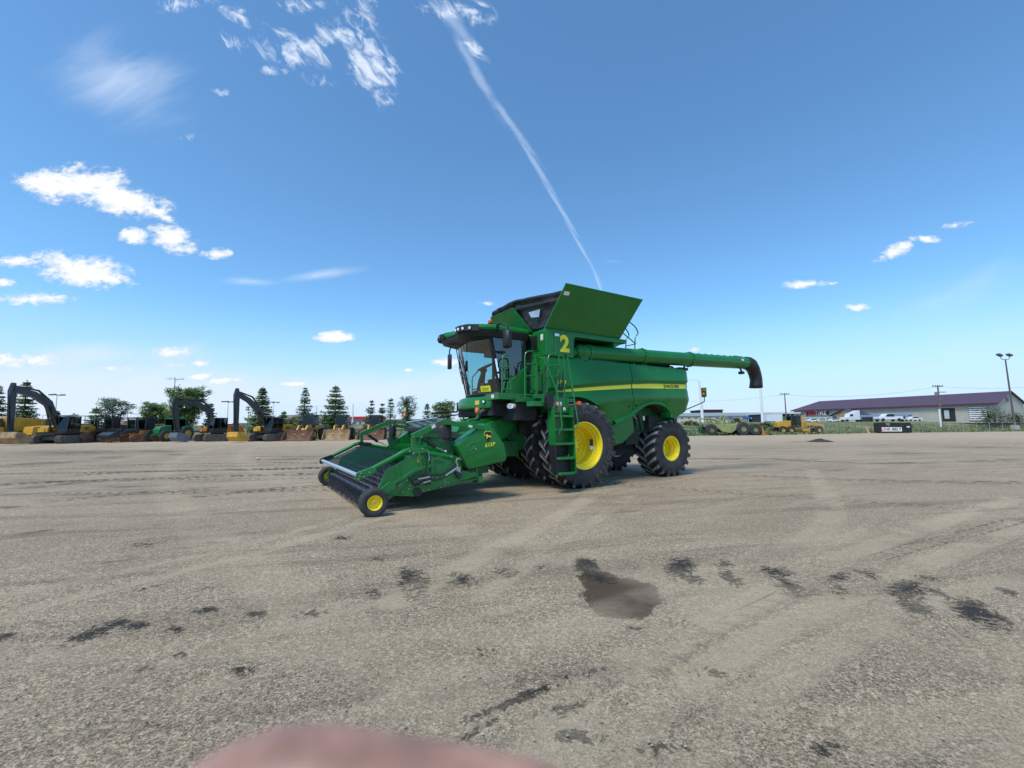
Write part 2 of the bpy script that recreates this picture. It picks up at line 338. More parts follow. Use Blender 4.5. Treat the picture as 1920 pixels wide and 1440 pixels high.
def poly_field(pts, half, extra=0):                  # strength and arc length round a polyline measured on the photograph
    P_ = [gnd(x, y) for x, y in pts]; P_ = curve2(P_); best = np.full(len(GX), 1e9); arc = np.zeros(len(GX)); s0 = 0
    for a_, b_ in zip(P_, P_[1:]):
        d_ = b_ - a_; L_ = d_.length; tt = np.clip(((GX - a_.x) * d_.x + (GY - a_.y) * d_.y) / (L_ * L_), 0, 1); dd = np.hypot(GX - a_.x - tt * d_.x, GY - a_.y - tt * d_.y)
        m_ = dd < best; arc = np.where(m_, s0 + tt * L_ + .7 * dd, arc); best = np.where(m_, dd, best); s0 += L_
    return 1 - ss(half * .5, half * 1.1, best), arc
def curve2(K):
    out = []
    for i in range(len(K) - 1):
        a, b, c_, d = K[max(i - 1, 0)], K[i], K[i + 1], K[min(i + 2, len(K) - 1)]
        for j in range(4): t_ = j / 4; out.append(.5 * ((2 * b) + (c_ - a) * t_ + (2 * a - 5 * b + 4 * c_ - d) * t_ ** 2 + (3 * b - a - 3 * c_ + d) * t_ ** 3))
    return out + [K[-1]]
for pts, half, st_ in (([(20, 908), (200, 899), (333, 896), (457, 892), (580, 888)], .26, 1), ([(150, 890), (283, 884), (413, 881), (520, 878), (640, 875)], .28, 1), ([(380, 930), (483, 918), (567, 912), (640, 908)], .2, .9), ([(100, 940), (250, 925), (400, 915)], .2, .6), ([(1450, 860), (1600, 868), (1800, 866), (1920, 860)], .3, .7), ([(1400, 890), (1600, 900), (1920, 905)], .25, .5), ([(1200, 1290), (1420, 1140), (1640, 1045), (1910, 975)], .10, .18)):
    q, ar_ = poly_field(pts, half); q = q * st_; tph = np.where(q > trk, ar_, tph); trk = np.maximum(trk, q)
for pts, half, st_ in (([(0, 1150), (250, 1090), (450, 1042), (640, 990), (830, 940)], .16, 1), ([(0, 1115), (250, 1066), (450, 1022), (640, 972)], .12, .8), ([(740, 1125), (900, 1040), (1010, 985), (1130, 918)], .22, 1), ([(900, 1120), (1010, 1040), (1100, 985), (1180, 930)], .14, .7), ([(1900, 935), (1640, 1020), (1420, 1120), (1240, 1210), (1100, 1310), (1000, 1440)], .20, 1), ([(1920, 985), (1700, 1070), (1480, 1165), (1330, 1250), (1200, 1340), (1120, 1440)], .18, 1), ([(1330, 1440), (1430, 1300), (1570, 1205), (1780, 1115), (1920, 1080)], .16, .8), ([(1520, 880), (1560, 950), (1500, 1020), (1380, 1100), (1250, 1170)], .25, .7), ([(0, 1330), (300, 1240), (520, 1180), (760, 1110)], .10, .7), ([(330, 1300), (560, 1235), (760, 1190), (1000, 1130)], .08, .5)):
    q, ar_ = poly_field(pts, half); lin = np.maximum(lin, q * st_)
for (cx, cy, rad, half, st_) in LINES: lin = np.maximum(lin, (1 - ss(half * .4, half, np.abs(np.hypot(GX - cx, GY - cy) - rad))) * st_)
fl = np.clip((45 - GY) / 15, 0, 1) * np.clip((40 - np.abs(GX)) / 10, 0, 1)
GZ = fl * (.004 * np.sin(GX * 1.3 + 2 * np.sin(GY * .7)) + .004 * np.sin(GY * 2.1 + 1.7 * np.sin(GX * .9)) + .003 * np.sin(GX * 3.7 - GY * 2.9) - .014 * lin - .012 * trk - .004)
def ground_material():
    m_ = bpy.data.materials.new('gravel'); m_.use_nodes = True; t = NT(m_.node_tree)
    p = m_.node_tree.nodes['Principled BSDF']; tc_ = t.n('ShaderNodeTexCoord'); ob = tc_.outputs['Object']
    A = lambda n_: t.n('ShaderNodeAttribute', attribute_name=n_).outputs['Fac']
    big = t.noise(ob, .22, 6, .65); mid = t.noise(ob, .8, 6, .62, .4); fine = t.noise(ob, 30, 6, .8); grit = t.noise(ob, 70, 4, .8)
    streak = t.noise(t.map(ob, (0, 0, 0), (0, 0, R(12)), (9, .55, 1)), 1.0, 7, .66, .3)
    streak2 = t.noise(t.map(ob, (4, 2, 0), (0, 0, R(38)), (6, .35, 1)), 1.0, 6, .62, .2)
    c = t.mix(t.ramp(big, .38, .62), (0.336, 0.258, 0.167), (0.427, 0.332, 0.218))
    c = t.mix(t.m('MULTIPLY', t.ramp(mid, .35, .75), .5), c, (0.455, 0.353, 0.236))
    c = t.mix(t.m('MULTIPLY', t.ramp(streak, .50, .62), .60), c, (0.201, 0.149, 0.101))
    c = t.mix(t.m('MULTIPLY', t.ramp(streak2, .52, .64), .45), c, (0.482, 0.379, 0.25))
    gm = t.ramp(t.noise(ob, 1.7, 5, .65, .5), .42, .60)
    c = t.mix(t.ramp(fine, .38, .52, .55, 0), c, (0.17, 0.136, 0.097))
    c = t.mix(t.ramp(fine, .52, .66, 0, .6), c, (0.544, 0.43, 0.3))
    c = t.mix(t.m('MULTIPLY', t.ramp(grit, .36, .50, .85, 0), t.m('MULTIPLY_ADD', gm, .30, .50)), c, (0.1, 0.085, 0.065))
    c = t.mix(t.m('MULTIPLY', t.ramp(grit, .54, .68, 0, .75), t.m('MULTIPLY_ADD', gm, .30, .50)), c, (0.618, 0.507, 0.364))
    for vs_, lo_, hi_ in ((130, .56, 1.42), (52, .80, 1.19)):
        vo = t.n('ShaderNodeTexVoronoi'); t.link(ob, vo.inputs['Vector']); vo.inputs['Scale'].default_value = vs_; pk = t.n('ShaderNodeSeparateColor'); t.link(vo.outputs['Color'], pk.inputs[0])
        k_ = t.n('ShaderNodeVectorMath'); k_.operation = 'SCALE'; t.link(c, k_.inputs[0]); t.link(t.ramp(pk.outputs[0], 0, 1, lo_, hi_), k_.inputs['Scale']); c = k_.outputs[0]
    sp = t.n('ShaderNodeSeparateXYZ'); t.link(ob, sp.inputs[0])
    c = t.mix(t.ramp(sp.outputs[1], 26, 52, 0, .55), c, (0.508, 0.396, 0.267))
    mud = A('mud'); bn = t.noise(t.map(ob, (0, 0, 0), (0, 0, R(14)), (2.2, .7, 1)), 3.2, 8, .7)
    c = t.mix(t.m('MULTIPLY', t.ramp(t.m('ADD', mud, t.m('MULTIPLY', t.m('SUBTRACT', bn, .5), 3.4)), .15, .7), t.ramp(mud, 0, .2, 0, .75)), c, (0.117, 0.088, 0.059))
    wet = A('wet'); wfac = t.ramp(t.m('ADD', wet, t.m('MULTIPLY', t.m('SUBTRACT', t.noise(ob, 4.5, 7, .7, .6), .5), .9)), .16, .26)
    c = t.mix(t.m('MULTIPLY', wfac, t.ramp(mid, .3, .7, .98, .93)), c, (0.085, 0.055, 0.032))
    bs = A('stain'); bnn = t.noise(ob, 9.5, 9, .78, 1.6)
    bfac = t.m('MULTIPLY', t.ramp(t.m('ADD', bs, t.m('MULTIPLY', t.m('SUBTRACT', bnn, .545), 4.6)), .15, .85), t.ramp(bs, 0, .3))
    c = t.mix(t.m('MULTIPLY', bfac, .93), c, (0.022, 0.023, 0.027))
    cl = t.ramp(t.m('SINE', t.m('MULTIPLY', A('phase'), 26)), -.1, .7)
    trf = t.m('MULTIPLY', t.m('MULTIPLY', cl, A('track')), t.ramp(mid, .36, .52))
    c = t.mix(t.m('MULTIPLY', trf, .85), c, (0.085, 0.072, 0.058))
    ln = t.m('MULTIPLY', A('line'), t.ramp(mid, .33, .55)); c = t.mix(t.m('MULTIPLY', ln, .6), c, (0.49, 0.389, 0.259))
    t.put(p.inputs['Base Color'], c)
    t.put(p.inputs['Roughness'], t.ramp(wfac, 0, 1, .95, .62)); p.inputs['Specular IOR Level'].default_value = .25
    hgt = t.m('ADD', t.m('MULTIPLY', fine, .7), t.m('MULTIPLY', grit, .35)); hgt = t.m('ADD', hgt, t.m('MULTIPLY', bfac, .8))
    hgt = t.m('SUBTRACT', hgt, t.m('MULTIPLY', trf, 3.0)); hgt = t.m('ADD', hgt, t.m('MULTIPLY', streak, 1.6)); hgt = t.m('SUBTRACT', hgt, t.m('MULTIPLY', ln, .5))
    b_ = t.n('ShaderNodeBump'); b_.inputs['Strength'].default_value = .9; b_.inputs['Distance'].default_value = .022
    t.put(b_.inputs['Height'], hgt); t.put(p.inputs['Normal'], b_.outputs[0])
    return m_
GRAVEL = ground_material()
nx, ny = len(X1), len(Y1); ii = (np.arange(ny - 1)[:, None] * nx + np.arange(nx - 1)[None, :]).ravel()
quads = np.stack([ii, ii + 1, ii + nx + 1, ii + nx], 1)
me = bpy.data.meshes.new('ground'); me.vertices.add(len(GX)); me.vertices.foreach_set('co', np.stack([GX, GY, GZ], 1).ravel())
me.loops.add(quads.size); me.loops.foreach_set('vertex_index', quads.ravel()); me.polygons.add(len(quads)); me.polygons.foreach_set('loop_start', np.arange(len(quads)) * 4)
me.update(calc_edges=True); me.validate()
for n_, arr in (('stain', ell(BLACK)), ('wet', ell(WET)), ('mud', ell(MUD)), ('track', trk), ('phase', tph), ('line', lin)):
    me.attributes.new(n_, 'FLOAT', 'POINT').data.foreach_set('value', arr.astype(np.float32))
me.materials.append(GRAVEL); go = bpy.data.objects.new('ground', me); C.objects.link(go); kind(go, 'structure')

def noisy(name, c1, c2, scale, rough=.9, c3=None, s3=.4, bump=0):
    m_ = bpy.data.materials.new(name); m_.use_nodes = True; t = NT(m_.node_tree); p = m_.node_tree.nodes['Principled BSDF']
    ob = t.n('ShaderNodeTexCoord').outputs['Object']
    c = t.mix(t.ramp(t.noise(ob, scale, 8, .7), .3, .7), c1, c2)
    if c3: c = t.mix(t.ramp(t.noise(ob, s3, 4, .6), .45, .7), c, c3)
    t.put(p.inputs['Base Color'], c); p.inputs['Roughness'].default_value = rough; p.inputs['Specular IOR Level'].default_value = .3
    if bump:
        b_ = t.n('ShaderNodeBump'); b_.inputs['Strength'].default_value = bump; b_.inputs['Distance'].default_value = .1; t.put(b_.inputs['Height'], t.noise(ob, scale, 6, .7)); t.put(p.inputs['Normal'], b_.outputs[0])
    return m_
GRASSB = noisy('grass_bank', (.09, .11, .04), (.20, .21, .09), 1.4, .95, (.28, .25, .14), .15, .6)
PLAT = 2.2
def bank_z(d): return 0.004 + PLAT * max(0, min(1, (d - 2) / 26)) ** 1.3
bk = B(); rows = []
for d in (0, 1, 2, 6, 11, 16, 21, 26, 28, 40, 90, 220, 600, 1400):
    rows.append([(x, y + d, bank_z(d) if d else -.02) for x, y in EDGE])
# densify
def dens(row, k=6):
    out = []
    for a, b in zip(row, row[1:]):
        for i in range(k): out.append(tuple(a[j] + (b[j] - a[j]) * i / k for j in range(3)))
    return out + [row[-1]]
rows = [dens(r_) for r_ in rows]; rows[0] = [(x, y + rnd.uniform(-.5, .6), z) for x, y, z in rows[0]]
bk.grid(rows); kind(bk.build('grass_bank', GRASSB), 'structure')
def edge_y(x):
    for (a, b), (c_, d) in zip(EDGE, EDGE[1:]):
        if a <= x <= c_: return b + (d - b) * (x - a) / (c_ - a)
    return 60
def terr(x, y): return bank_z(max(0, y - edge_y(x)))
ROADM = noisy('road_asphalt', (.17, .16, .15), (.24, .23, .21), 2, .9)
rd = B(); rd.grid([dens([(x, y + dd, PLAT + .012) for x, y in EDGE]) for dd in (30, 38)]); kind(rd.build('road', ROADM), 'structure')
# grass blades and weeds along the yard edge, and gravel stones near the camera
GRS = [noisy('grass_blade', (.10, .13, .045), (.25, .25, .11), .8)]
gb = B(); N = 9000
for i in range(N):
    x = rnd.uniform(-75, 118); d = abs(rnd.gauss(0, 7)) + .1; y = edge_y(x) + d; z = terr(x, y); h = rnd.uniform(.12, .34) * (1 if d > 1.5 else .5); a = rnd.uniform(0, math.pi); ww = rnd.uniform(.06, .22)
    dx, dy = math.cos(a) * ww, math.sin(a) * ww; lx, ly = rnd.uniform(-.15, .15), rnd.uniform(-.15, .15)
    gb.add([(x - dx, y - dy, z), (x + dx, y + dy, z), (x + dx * .3 + lx, y + dy * .3 + ly, z + h), (x - dx * .6 + lx, y - dy * .6 + ly, z + h * .8)], [(0, 1, 2, 3)])
kind(gb.build('long_grass', GRS, smooth=False, recalc=False), 'stuff')
STN = noisy('loose_stone', (.26, .225, .165), (.46, .41, .33), 3, .9, (.13, .12, .11), 1.2)
st = B(); ico = [(0, 0, 1), (.9, 0, .3), (.28, .85, .3), (-.72, .53, .3), (-.72, -.53, .3), (.28, -.85, .3)]
for i in range(9000):
    y = 1.6 + 9 * rnd.random() ** 1.8; x = rnd.uniform(-1.35, 1.35) * (y + .5); s_ = rnd.choice((.002, .0025, .003, .003, .004, .005, .006)) * rnd.uniform(.7, 1.4) * (1 + y * .06)
    a = rnd.uniform(0, 6.28); sx, sy, sz = rnd.uniform(.8, 1.5), rnd.uniform(.7, 1.1), rnd.uniform(.4, .9)
    st.add([(x + s_ * (sx * p_[0] * math.cos(a) - sy * p_[1] * math.sin(a)), y + s_ * (sx * p_[0] * math.sin(a) + sy * p_[1] * math.cos(a)), s_ * sz * p_[2] - s_ * .15) for p_ in ico], [(0, 1, 2), (0, 2, 3), (0, 3, 4), (0, 4, 5), (0, 5, 1)])
kind(st.build('loose_gravel', STN, smooth=False, recalc=False), 'stuff')

# ------------------------------------------------------------------ the combine harvester
# local frame: x forward, y to its left side (towards the camera), z up, origin on the ground under the front axle
CO = (.732, 11.94, 0); CRZ = R(211.6)
H = thing('combine_harvester', 'big green combine harvester with yellow rims, a yellow 2 on its side and lowered header', 'combine harvester', CO, CRZ)
def curve(ks, n=4):                                  # smooth points through knots
    out = []
    K = [Vector(k) for k in ks]
    for i in range(len(K) - 1):
        a, b, c_, d = K[max(i - 1, 0)], K[i], K[i + 1], K[min(i + 2, len(K) - 1)]
        for j in range(n):
            t_ = j / n; out.append(.5 * ((2 * b) + (c_ - a) * t_ + (2 * a - 5 * b + 4 * c_ - d) * t_ ** 2 + (3 * b - a - 3 * c_ + d) * t_ ** 3))
    return out + [K[-1]]
def interp(xs, ys, x): return float(np.interp(x, xs, ys))
# --- driven wheels
def ag_tyre(Rr, wd, rimr, nl, lugw=.045, skew=.42):
    b = B(); hw = wd / 2; rc = Rr - .055
    prof = [(rimr, hw * .80), (rimr + .03, hw * .86), (rimr + .10, hw * .97), ((rimr + rc) / 2, hw * 1.0), (rc - .12, hw * .99), (rc - .05, hw * .93), (rc - .012, hw * .78), (rc, hw * .5), (rc + .004, 0)]
    prof = prof + [(r_, -h_) for r_, h_ in reversed(prof[:-1])]
    b.lathe(prof, (0, 0, 0), 'y', 72, 0)
    def pt(phi, y, r_): return (r_ * math.cos(phi), y, r_ * math.sin(phi))
    for side in (1, -1):
        for k in range(nl):
            base = 2 * math.pi * (k + (.5 if side < 0 else 0)) / nl
            rowt, rowb = [], []
            for i in range(9):
                u = i / 8; y = side * (-.02 + u * (hw * 1.02 + .02)); ph = base + skew * (u ** .75) * .62 / max(Rr, .6)
                if u < .9: top = Rr
                else: top = Rr - .035
                wv = lugw * (1 - .15 * (1 - u)) / Rr; bot = rc - .02 if u < .85 else rc - .09
                rowt.append((pt(ph - wv * .5, y, top), pt(ph + wv * .5, y, top))); rowb.append((pt(ph - wv * .85, y, bot), pt(ph + wv * .85, y, bot)))
            # down the shoulder
            ph = base + skew * .64 / max(Rr, .6); wv = lugw / Rr
            rowt.append((pt(ph - wv * .5, side * hw * 1.03, rc - .10), pt(ph + wv * .5, side * hw * 1.03, rc - .10))); rowb.append((pt(ph - wv * .8, side * hw * .93, rc - .13), pt(ph + wv * .8, side * hw * .93, rc - .13)))
            n_ = len(rowt); vs = [v_ for r_ in rowt for v_ in r_] + [v_ for r_ in rowb for v_ in r_]; o = 2 * n_
            for i in range(n_ - 1):
                q = [(2 * i, 2 * i + 1, 2 * i + 3, 2 * i + 2)]
                b.add([vs[j] for j in q[0]], [(0, 1, 2, 3)], 1 if i < n_ - 2 else 0)
                b.add([vs[2 * i], vs[2 * i + 2], vs[o + 2 * i + 2], vs[o + 2 * i]], [(0, 1, 2, 3)], 0)
                b.add([vs[2 * i + 1], vs[2 * i + 3], vs[o + 2 * i + 3], vs[o + 2 * i + 1]], [(3, 2, 1, 0)], 0)
            b.add([vs[0], vs[1], vs[o + 1], vs[o]], [(0, 1, 2, 3)], 0); b.add([vs[2 * n_ - 2], vs[2 * n_ - 1], vs[o + 2 * n_ - 1], vs[o + 2 * n_ - 2]], [(0, 1, 2, 3)], 0)
    return b
def ag_rim(rr_, hw, deep, bolts=10):
    b = B(); o = hw * .80
    b.lathe([(rr_ - .005, o + .005), (rr_ + .012, o + .012), (rr_ + .012, o + .022), (rr_ - .02, o + .02), (rr_ - .035, o - .01), (rr_ - .045, o - .06), (rr_ - .075, o - .075), (rr_ - .08, o - .15), (rr_ - .105, o - .17), (rr_ - .11, o - deep),
        (rr_ - .16, o - deep - .02), (rr_ * .55, o - deep + .005), (rr_ * .5, o - deep + .03), (rr_ * .42, o - deep + .035), (rr_ * .40, o - deep + .0), (.02, o - deep), (0, o - deep)], (0, 0, 0), 'y', 64, 0)
    b.lathe([(rr_ - .005, -o), (rr_ + .012, -o - .02), (rr_ - .05, -o - .01), (rr_ - .09, -o + .12), (rr_ - .11, o - deep - .02)], (0, 0, 0), 'y', 48, 0)
    for k in range(bolts):
        a = 2 * math.pi * k / bolts; c_ = Vector((rr_ * .32 * math.cos(a), o - deep, rr_ * .32 * math.sin(a)))
        b.tube([c_, c_ + Vector((0, .035, 0))], .017, 6, 1)
    b.lathe([(rr_ * .22, o - deep), (rr_ * .21, o - deep + .06), (rr_ * .12, o - deep + .07), (0, o - deep + .07)], (0, 0, 0), 'y', 24, 0)
    return b
def wheel(name, c_, Rr, wd, rimr, nl, deep, flip=False, lugw=.045, parts=True, src=None):
    w_ = bpy.data.objects.new(name, None); C.objects.link(w_); w_.parent = H; w_.location = c_
    if flip: w_.rotation_euler = (0, 0, 0); w_.scale = (1, -1, 1)
    if src:
        for ch in src.children: copy_part(ch, w_)
    else:
        ag_tyre(Rr, wd, rimr, nl, lugw).build('tyre', [RUB, LUG], w_, ang=40)
        ag_rim(rimr, wd / 2, deep).build('rim', [YEL, STEEL], w_, ang=30)
    return w_
FW = wheel('front_wheel', (-.05, 1.61, 1.0), 1.025, .53, .56, 22, .42, lugw=.085)
wheel('front_wheel', (-.05, .79, 1.0), 0, 0, 0, 0, 0, src=FW)
wheel('front_wheel', (-.05, -.79, 1.0), 0, 0, 0, 0, 0, True, src=FW)
wheel('front_wheel', (-.05, -1.61, 1.0), 0, 0, 0, 0, 0, True, src=FW)
RW = wheel('rear_wheel', (-3.75, 1.10, .80), .83, .72, .355, 20, .30, lugw=.10)
wheel('rear_wheel', (-3.75, -1.10, .80), 0, 0, 0, 0, 0, True, src=RW)
# raised lettering on the sidewall, one mesh
def arc_text(s, cen, rad, a0, da, size, y, name, mt, parent, inward=False):
    bb = B()
    for i, ch in enumerate(s):
        if ch == ' ': continue
        a = a0 + da * i
        tx = Vector((math.sin(a), 0, -math.cos(a))) if not inward else Vector((-math.sin(a), 0, math.cos(a)))
        # seen from +y with x to the left: text right is chosen so letters read outwards
        rad_v = Vector((math.cos(a), 0, math.sin(a)))
        upv = rad_v if not inward else -rad_v
        o_ = Vector(cen) + rad_v * rad; o_.y += y
        t_ = text_part('l', ch, size, frame(o_, upv.cross(Vector((0, 1, 0))), upv), mt, None, .004, .004)
        me_ = t_.data; off = len(bb.v)
        bb.add([v_.co for v_ in me_.vertices], [tuple(p_.vertices) for p_ in me_.polygons]); bpy.data.objects.remove(t_)
    o = bb.build(name, mt, parent, smooth=False, recalc=False); return o
RUBT = mat('tyre_lettering', (.085, .08, .072), .7, var=.1)
# viewed from the machine's left, +x points left: angles run clockwise on screen as they increase from +x up over the top
arc_text('GOODYEAR', (0, 0, 0), .79, R(172), R(10.5), .155, .268, 'tyre_lettering', RUBT, FW.children[0])
arc_text('TRAC', (0, 0, 0), .80, R(78), R(8.5), .14, .268, 'tyre_lettering', RUBT, FW.children[0])
b = B(); b.plate([(-.36, .0, -.02), (-.42, .05, -.02), (-.42, .05, .14), (-.36, 0, .14)], .004, 0); b.plate([(-.37, .0, -.12), (-.43, .05, -.12), (-.43, .05, -.03), (-.37, 0, -.03)], .004, 1)
b.build('rim_sticker', [BLK, WHT], FW.children[1])

# --- body side panels (front section, rear door), left side and mirrored right side
ZTOP = lambda x: 3.17
sx_ = [.56, 0, -.89, -2, -2.79, -4.5]
st_top = lambda x: interp([-4.6, -2.79, -2, -.89, 0, .56, .85], [2.71, 2.65, 2.59, 2.49, 2.40, 2.32, 2.28], x)
st_bot = lambda x: interp([-4.6, -2.04, -.89, 0, .56, .85], [2.575, 2.48, 2.39, 2.32, 2.28, 2.26], x)
gr_top = lambda x: interp([-4.6, -2.05, -.29, .56, .85], [2.81, 2.71, 2.52, 2.40, 2.36], x)
crease = lambda x: interp([-4.6, -3.21, -2.02, -1.13, -.57, 0, .85], [2.25, 2.23, 2.18, 2.08, 1.98, 1.93, 1.92], x)
def bottom(x):
    f_ = 1.0 ** 2
    arch = lambda cx, cz, rr_: cz + math.sqrt(max(rr_ * rr_ - (x - cx) ** 2, 0)) if abs(x - cx) < rr_ else 0
    z = interp([-4.6, -4.42, -4.0, -3.72, -3.6, -1.95, -1.3, -1.05], [2.02, 1.90, 1.75, 1.68, 1.70, 1.70, 1.50, 1.50], x)
    za = interp([-3.66, -3.5, -3.31, -3.1, -2.87, -2.6, -2.39, -2.15, -1.96, -1.3], [0, 1.86, 2.0, 2.06, 2.08, 2.05, 1.97, 1.85, 1.72, 1.50], x) if -3.66 < x < -1.3 else 0
    zf = arch(-.05, 1.0, 1.18)
    return max(z, za, zf)
def side_panel(x0, x1, name, sgn, n):
    rows = []
    xs = list(np.linspace(x0, x1, n))
    for x in xs:
        zb = bottom(x); cr = max(crease(x), zb + .01); cur = .05 * math.sin(max(0, min(1, (x + 4.6) / 5.4)) * math.pi)
        e = .12 * max(0, (-4.25 - x) / .35) ** 2
        ys = [(ZTOP(x), 1.50), (3.10, 1.535), (gr_top(x), 1.56 + cur), (st_top(x) + .02, 1.50 + cur), (st_top(x), 1.50 + cur), (st_bot(x), 1.515 + cur), (max(st_bot(x) - .03, cr), 1.53 + cur), (cr, 1.57 + cur), (max(cr - .03, zb), 1.56 + cur), (max(zb + (cr - zb) * .5, zb), 1.525 + cur), (zb, 1.47 + cur), (zb, 1.28)]
        rows.append([(x, sgn * (y - e), z) for z, y in ys])
    bb = B(); bb.grid(rows)
    # end caps
    for r_ in (rows[0], rows[-1]):
        bb.add(r_ + [(r_[0][0], sgn * 1.25, r_[0][2])], [tuple(range(len(r_) + 1))])
    o = bb.build(name, GREEN, H, ang=28); return o
for sg in (1, -1):
    side_panel(.84 if sg > 0 else .10, -2.0, 'front_side_panel', sg, 46)
    side_panel(-2.025, -4.60, 'rear_side_panel', sg, 44)
for (xa, xb) in ((.55, -1.995), (-2.03, -4.46)):
    bb = B(); rows = []
    for x in np.linspace(xa, xb, 24):
        cur = .05 * math.sin(max(0, min(1, (x + 4.6) / 5.4)) * math.pi); e = .12 * max(0, (-4.25 - x) / .35) ** 2
        k_ = min(1, (.58 - x) / .5)
        zt, zb = st_top(x) - .004, st_bot(x) + .004
        rows.append([(x, 1.504 + cur - e, zt), (x, 1.518 + cur - e, zb)])
    bb.grid(rows); bb.build('yellow_stripe', YELS, H)
cy = lambda x: 1.512 + .05 * math.sin(max(0, min(1, (x + 4.6) / 5.4)) * math.pi) + .004
TXM = mat('decal_dark_green', (.015, .06, .02), .5, var=.05)
for s_, size, x in (('J', .15, -3.36), ('OHN', .115, -3.50), ('D', .15, -3.72), ('EERE', .115, -3.92)):
    text_part('stripe_lettering', s_, size, frame((x, cy(x) + .003, st_bot(x) + .065), (-1, 0, .01), (0, -.1, 1)), TXM, H, .002, .001)
text_part('model_lettering', 'S790', .125, frame((.43, 1.592, 2.525), (-1, 0, .04), (0, 0, 1)), YELS, H, .002, .003, 1.1, .2)
text_part('number_two', '2', .56, frame((.275, 1.556, 3.475), (-1, 0, 0), (0, 0, 1)), YELS, H, .002, .024)
for sg in (1, -1):
    rws = []
    for x in np.linspace(-1.32, -3.60, 40):
        z = bottom(x); rws.append([(x, sg * 1.50, z + .13), (x, sg * 1.60, z + .06), (x, sg * 1.615, z + .02), (x, sg * 1.60, z - .012), (x, sg * 1.40, z - .012)])
    b = B(); b.grid(rws); b.build('wheel_arch_lip', GREEN, H, ang=40)
b = B()
for x, z in ((-1.86, 1.98), (-2.14, 2.02)): b.tube([(x, 1.55, z), (x + .01, 1.605, z)], .028, 10)
b.build('panel_latch', BLK, H)
b = B(); b.tube([(.80, 1.565, 2.23), (.2, 1.60, 2.26)], .006, 4); b.tube([(.62, 1.553, 3.2), (.62, 1.553, 3.75)], .003, 4); b.build('panel_seam', DARK, H)
# body core, engine deck, underside, rear hood
b = B()
b.box((.05, -.80, 2.0), (.80, 1.44, 3.12)); b.prism([(.06, 2.0), (.06, 3.12), (-4.5, 3.12), (-4.55, 2.3), (-4.3, 1.95), (-3.7, 1.75), (-2.9, 2.1), (-1.9, 1.75), (-1.2, 1.6), (-.6, 1.9)], -1.44, 1.44)
b.build('body_core', DARK, H)
b = B(); b.prism([(.5, 1.2), (.5, 2.0), (-4.3, 2.0), (-4.5, 1.75), (-3.9, 1.55), (-3.2, 1.5), (-2.4, 1.0), (-1.7, .95), (-.5, .7)], -1.12, 1.12)
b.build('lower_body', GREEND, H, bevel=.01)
for sg in (1, -1): b = B(); b.prism([(-.7, 1.1), (-.9, 1.80), (-2.15, 1.90), (-2.2, 1.30), (-1.78, 1.02), (-1.2, .90)], sg * 1.14, sg * 1.42); b.build('lower_side_panel', GREEN, H, bevel=.015)
b = B(); b.box((-.3, -1.2, .85), (.2, 1.2, 1.15)); b.box((-3.9, -.75, .72), (-3.6, .75, .92)); b.box((-3.9, -.12, .9), (-3.5, .12, 1.6)); b.box((-1.6, .55, .62), (-3.4, .75, .80)); b.box((-1.6, -.75, .62), (-3.4, -.55, .80)); b.box((-1.7, -.7, .75), (-2.9, .7, 1.05))
b.box((-2.1, 1.0, .95), (-2.6, 1.2, 1.45)); b.box((-3.0, .9, 1.3), (-3.4, 1.25, 1.75)); b.cyl((-3.75, -.8, .8), (-3.75, .8, .8), .11, 14)
for k in range(8): b.tube([(-1.9 - .2 * k, 1.13, 1.9 - .03 * k), (-2.0 - .2 * k, 1.16, 1.5 - .05 * k), (-2.3 - .2 * k, 1.13, 1.3)], .022, 6)
for y0, y1 in ((.42, .72), (-.42, -.72), (1.10, 1.30), (-1.10, -1.30)): b.cyl((-.05, y0, 1.0), (-.05, y1, 1.0), .50, 20)  # dark discs added over the inner rims to stand in for shade
b.build('axles_frame_shade_discs', DARK, H)
b = B(); b.tube(curve([(-2.35, 1.2, 1.95), (-2.42, 1.24, 1.85), (-2.38, 1.26, 1.74), (-2.5, 1.24, 1.66)]), .018, 6); b.build('grab_handle', STEEL, H)
b = B(); b.plate([(-2.72, 1.285, 1.62), (-2.80, 1.285, 1.62), (-2.80, 1.285, 1.74), (-2.72, 1.285, 1.74)], .004); b.build('frame_decal', WHT, H)
b = B(); b.prism([(-4.5, 3.12), (-4.62, 2.9), (-4.66, 2.3), (-4.45, 1.9), (-3.95, 1.62), (-3.9, 2.6), (-3.9, 3.12)], -1.38, 1.38); b.build('rear_hood', GREEN, H, bevel=.02)
b = B()
for y in (.9, .45, 0, -.45, -.9): b.tube(curve([(-4.15, y, 1.75), (-4.5, y, 1.62), (-4.78, y + .05, 1.45), (-4.6, y + .08, 1.28), (-4.3, y, 1.3)]), .03, 6)
b.box((-4.2, -1.1, 1.35), (-4.45, 1.1, 1.7)); b.build('chopper_tailboard', BLKM, H)
b = B(); b.box((-1.35, -1.2, 3.10), (-4.1, 1.2, 3.33)); b.box((-2.1, -.9, 3.33), (-3.6, .8, 3.52)); b.box((-.1, -1.3, 3.1), (-1.9, 1.02, 3.74))
for k in range(6): b.tube([(-2.0 - .38 * k, 1.2, 3.22), (-2.1 - .38 * k, 1.24, 3.27), (-2.3 - .38 * k, 1.24, 3.24)], .03, 6)
b.build('engine_deck', DARK, H, bevel=.01)
b = B(); b.sphere((-2.42, 1.3, 3.22), .035, 0); b.sphere((-2.9, 1.3, 3.2), .03, 0); b.build('deck_fitting', STEEL, H)
